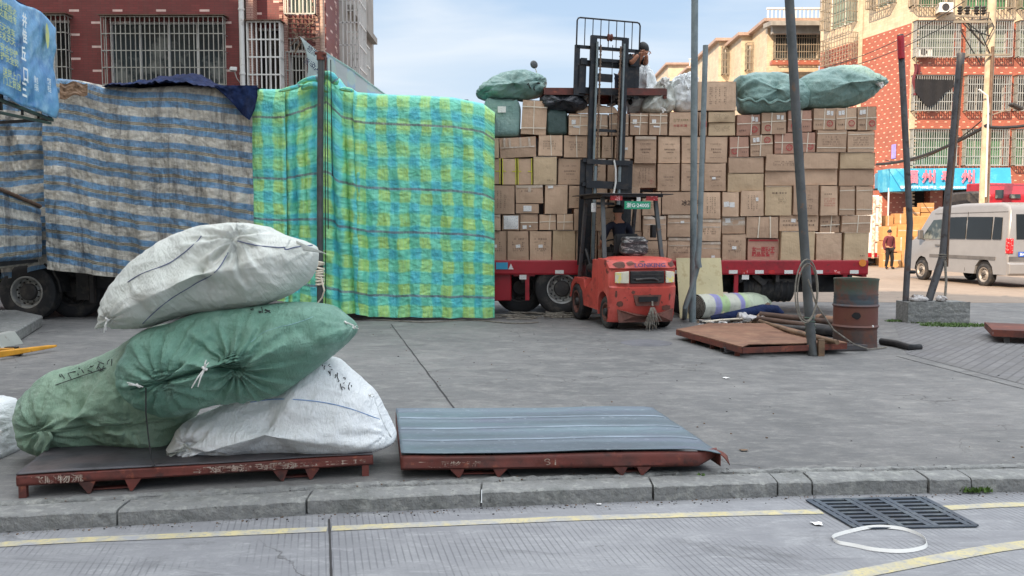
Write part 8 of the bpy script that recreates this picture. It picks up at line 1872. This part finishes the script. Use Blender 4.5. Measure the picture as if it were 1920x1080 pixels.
# red lorry cab behind the van
RC = thing('lorry', 'red lorry cab and dark hood showing above the silver minibus roof', 'lorry', (at(1880, 350, 38).x, 38, 0))
rx = lambda px: at(px, 350, 38).x; rz_ = lambda py: at(960, py, 38).z
mb = MB(); mb.slices([[V(rx(1856), y, z) for y, z in ((38, 1), (38, rz_(366)), (38.4, rz_(342)), (40, rz_(340)), (40, 1))], [V(rx(1990), y, z) for y, z in ((38, 1), (38, rz_(366)), (38.4, rz_(344)), (40, rz_(340)), (40, 1))]]); mb.build('cab', M['redtruck'], RC, world=True, bevel=.05)
mb = MB(); mb.bb(rx(1866), rx(1880), 37.9, 37.99, rz_(372), rz_(356)); mb.build('window', M['glass'], RC, world=True); mb = MB(); mb.bb(rx(1893), rx(1912), 37.9, 37.99, rz_(372), rz_(364)); mb.build('window', M['glass'], RC, world=True)
mb = MB(); mb.bb(rx(1820), rx(1856)-.02, 38.2, 40, 1, rz_(358)); mb.build('hood', M['rimdark'], RC, world=True, bevel=.1)
for y in (38.6,): wheel(RC, V(rx(1870), 38.3, .5)-V(*RC.location), .5, .3, (0, -1, 0), .27, holes=0)
# ================================================================ CARTONS stacked by the shops
ob = {}
sp = [(1655, 478, 1690, 505, 38.6), (1690, 470, 1712, 502, 38.6), (1652, 452, 1676, 478, 39.2), (1677, 444, 1702, 472, 39.2), (1655, 424, 1682, 451, 39.4), (1683, 420, 1708, 444, 39.4), (1700, 470, 1735, 500, 39.8), (1704, 444, 1730, 470, 40), (1708, 420, 1726, 444, 40.2), (1702, 388, 1726, 410, 44), (1727, 380, 1752, 398, 44), (1702, 411, 1724, 430, 44), (1727, 399, 1752, 420, 44), (1727, 421, 1752, 446, 44), (1640, 436, 1652, 470, 41), (1757, 400, 1775, 424, 44.5), (1655, 404, 1676, 424, 40.5), (1677, 400, 1700, 420, 40.5)]
words = ['lowest front, left', 'lowest front, right', 'second row, left', 'second row, right', 'third row, left', 'third row, right', 'lowest beside the minibus', 'middle beside the minibus', 'upper beside the minibus', 'left of two on the far pile top', 'highest of all on the far pile', 'just under the far pile left top', 'just under the highest one', 'far pile, third from the top', 'narrow, beside the box truck', 'far right, in the shop mouth', 'fourth row, left', 'fourth row, right']
rr = random.Random(31)
for (b, wd) in zip(sp, words):
    Y = b[4]; a = at(b[0], b[3], Y); c = at(b[2], b[1], Y); wdt = c.x-a.x-.02; hh = c.z-a.z-.01
    t = thing('carton', f'orange brown carton in the sunlit shop stack, {wd}', 'carton', ((a.x+c.x)/2, Y, max(0, a.z)), rr.uniform(-.06, .06), 'cartons stacked outside the shop')
    mb = MB(); mb.bb(-wdt/2, wdt/2, 0, .5, 0, hh); mb.build('box', M['cartonor'], t, bevel=.006)
    mb = MB(); mb.bb(-wdt/2+.01, wdt/2-.01, -.004, -.001, hh*.46, hh*.54) if rr.random() < .5 else mb.bb(-.03, .03, -.004, -.001, .01, hh-.01); mb.build('packing_tape', M['tape'], t)
mb = MB(); mb.bb(at(1640, 400, 41.5).x, at(1760, 400, 41.5).x, 41.2, 43.5, 0, at(960, 405, 41.5).z); tag(mb.build('carton_heap', M['cartonor'], bevel=.02), 'deep block of stacked cartons filling in behind the sunlit shop stack', 'cartons')
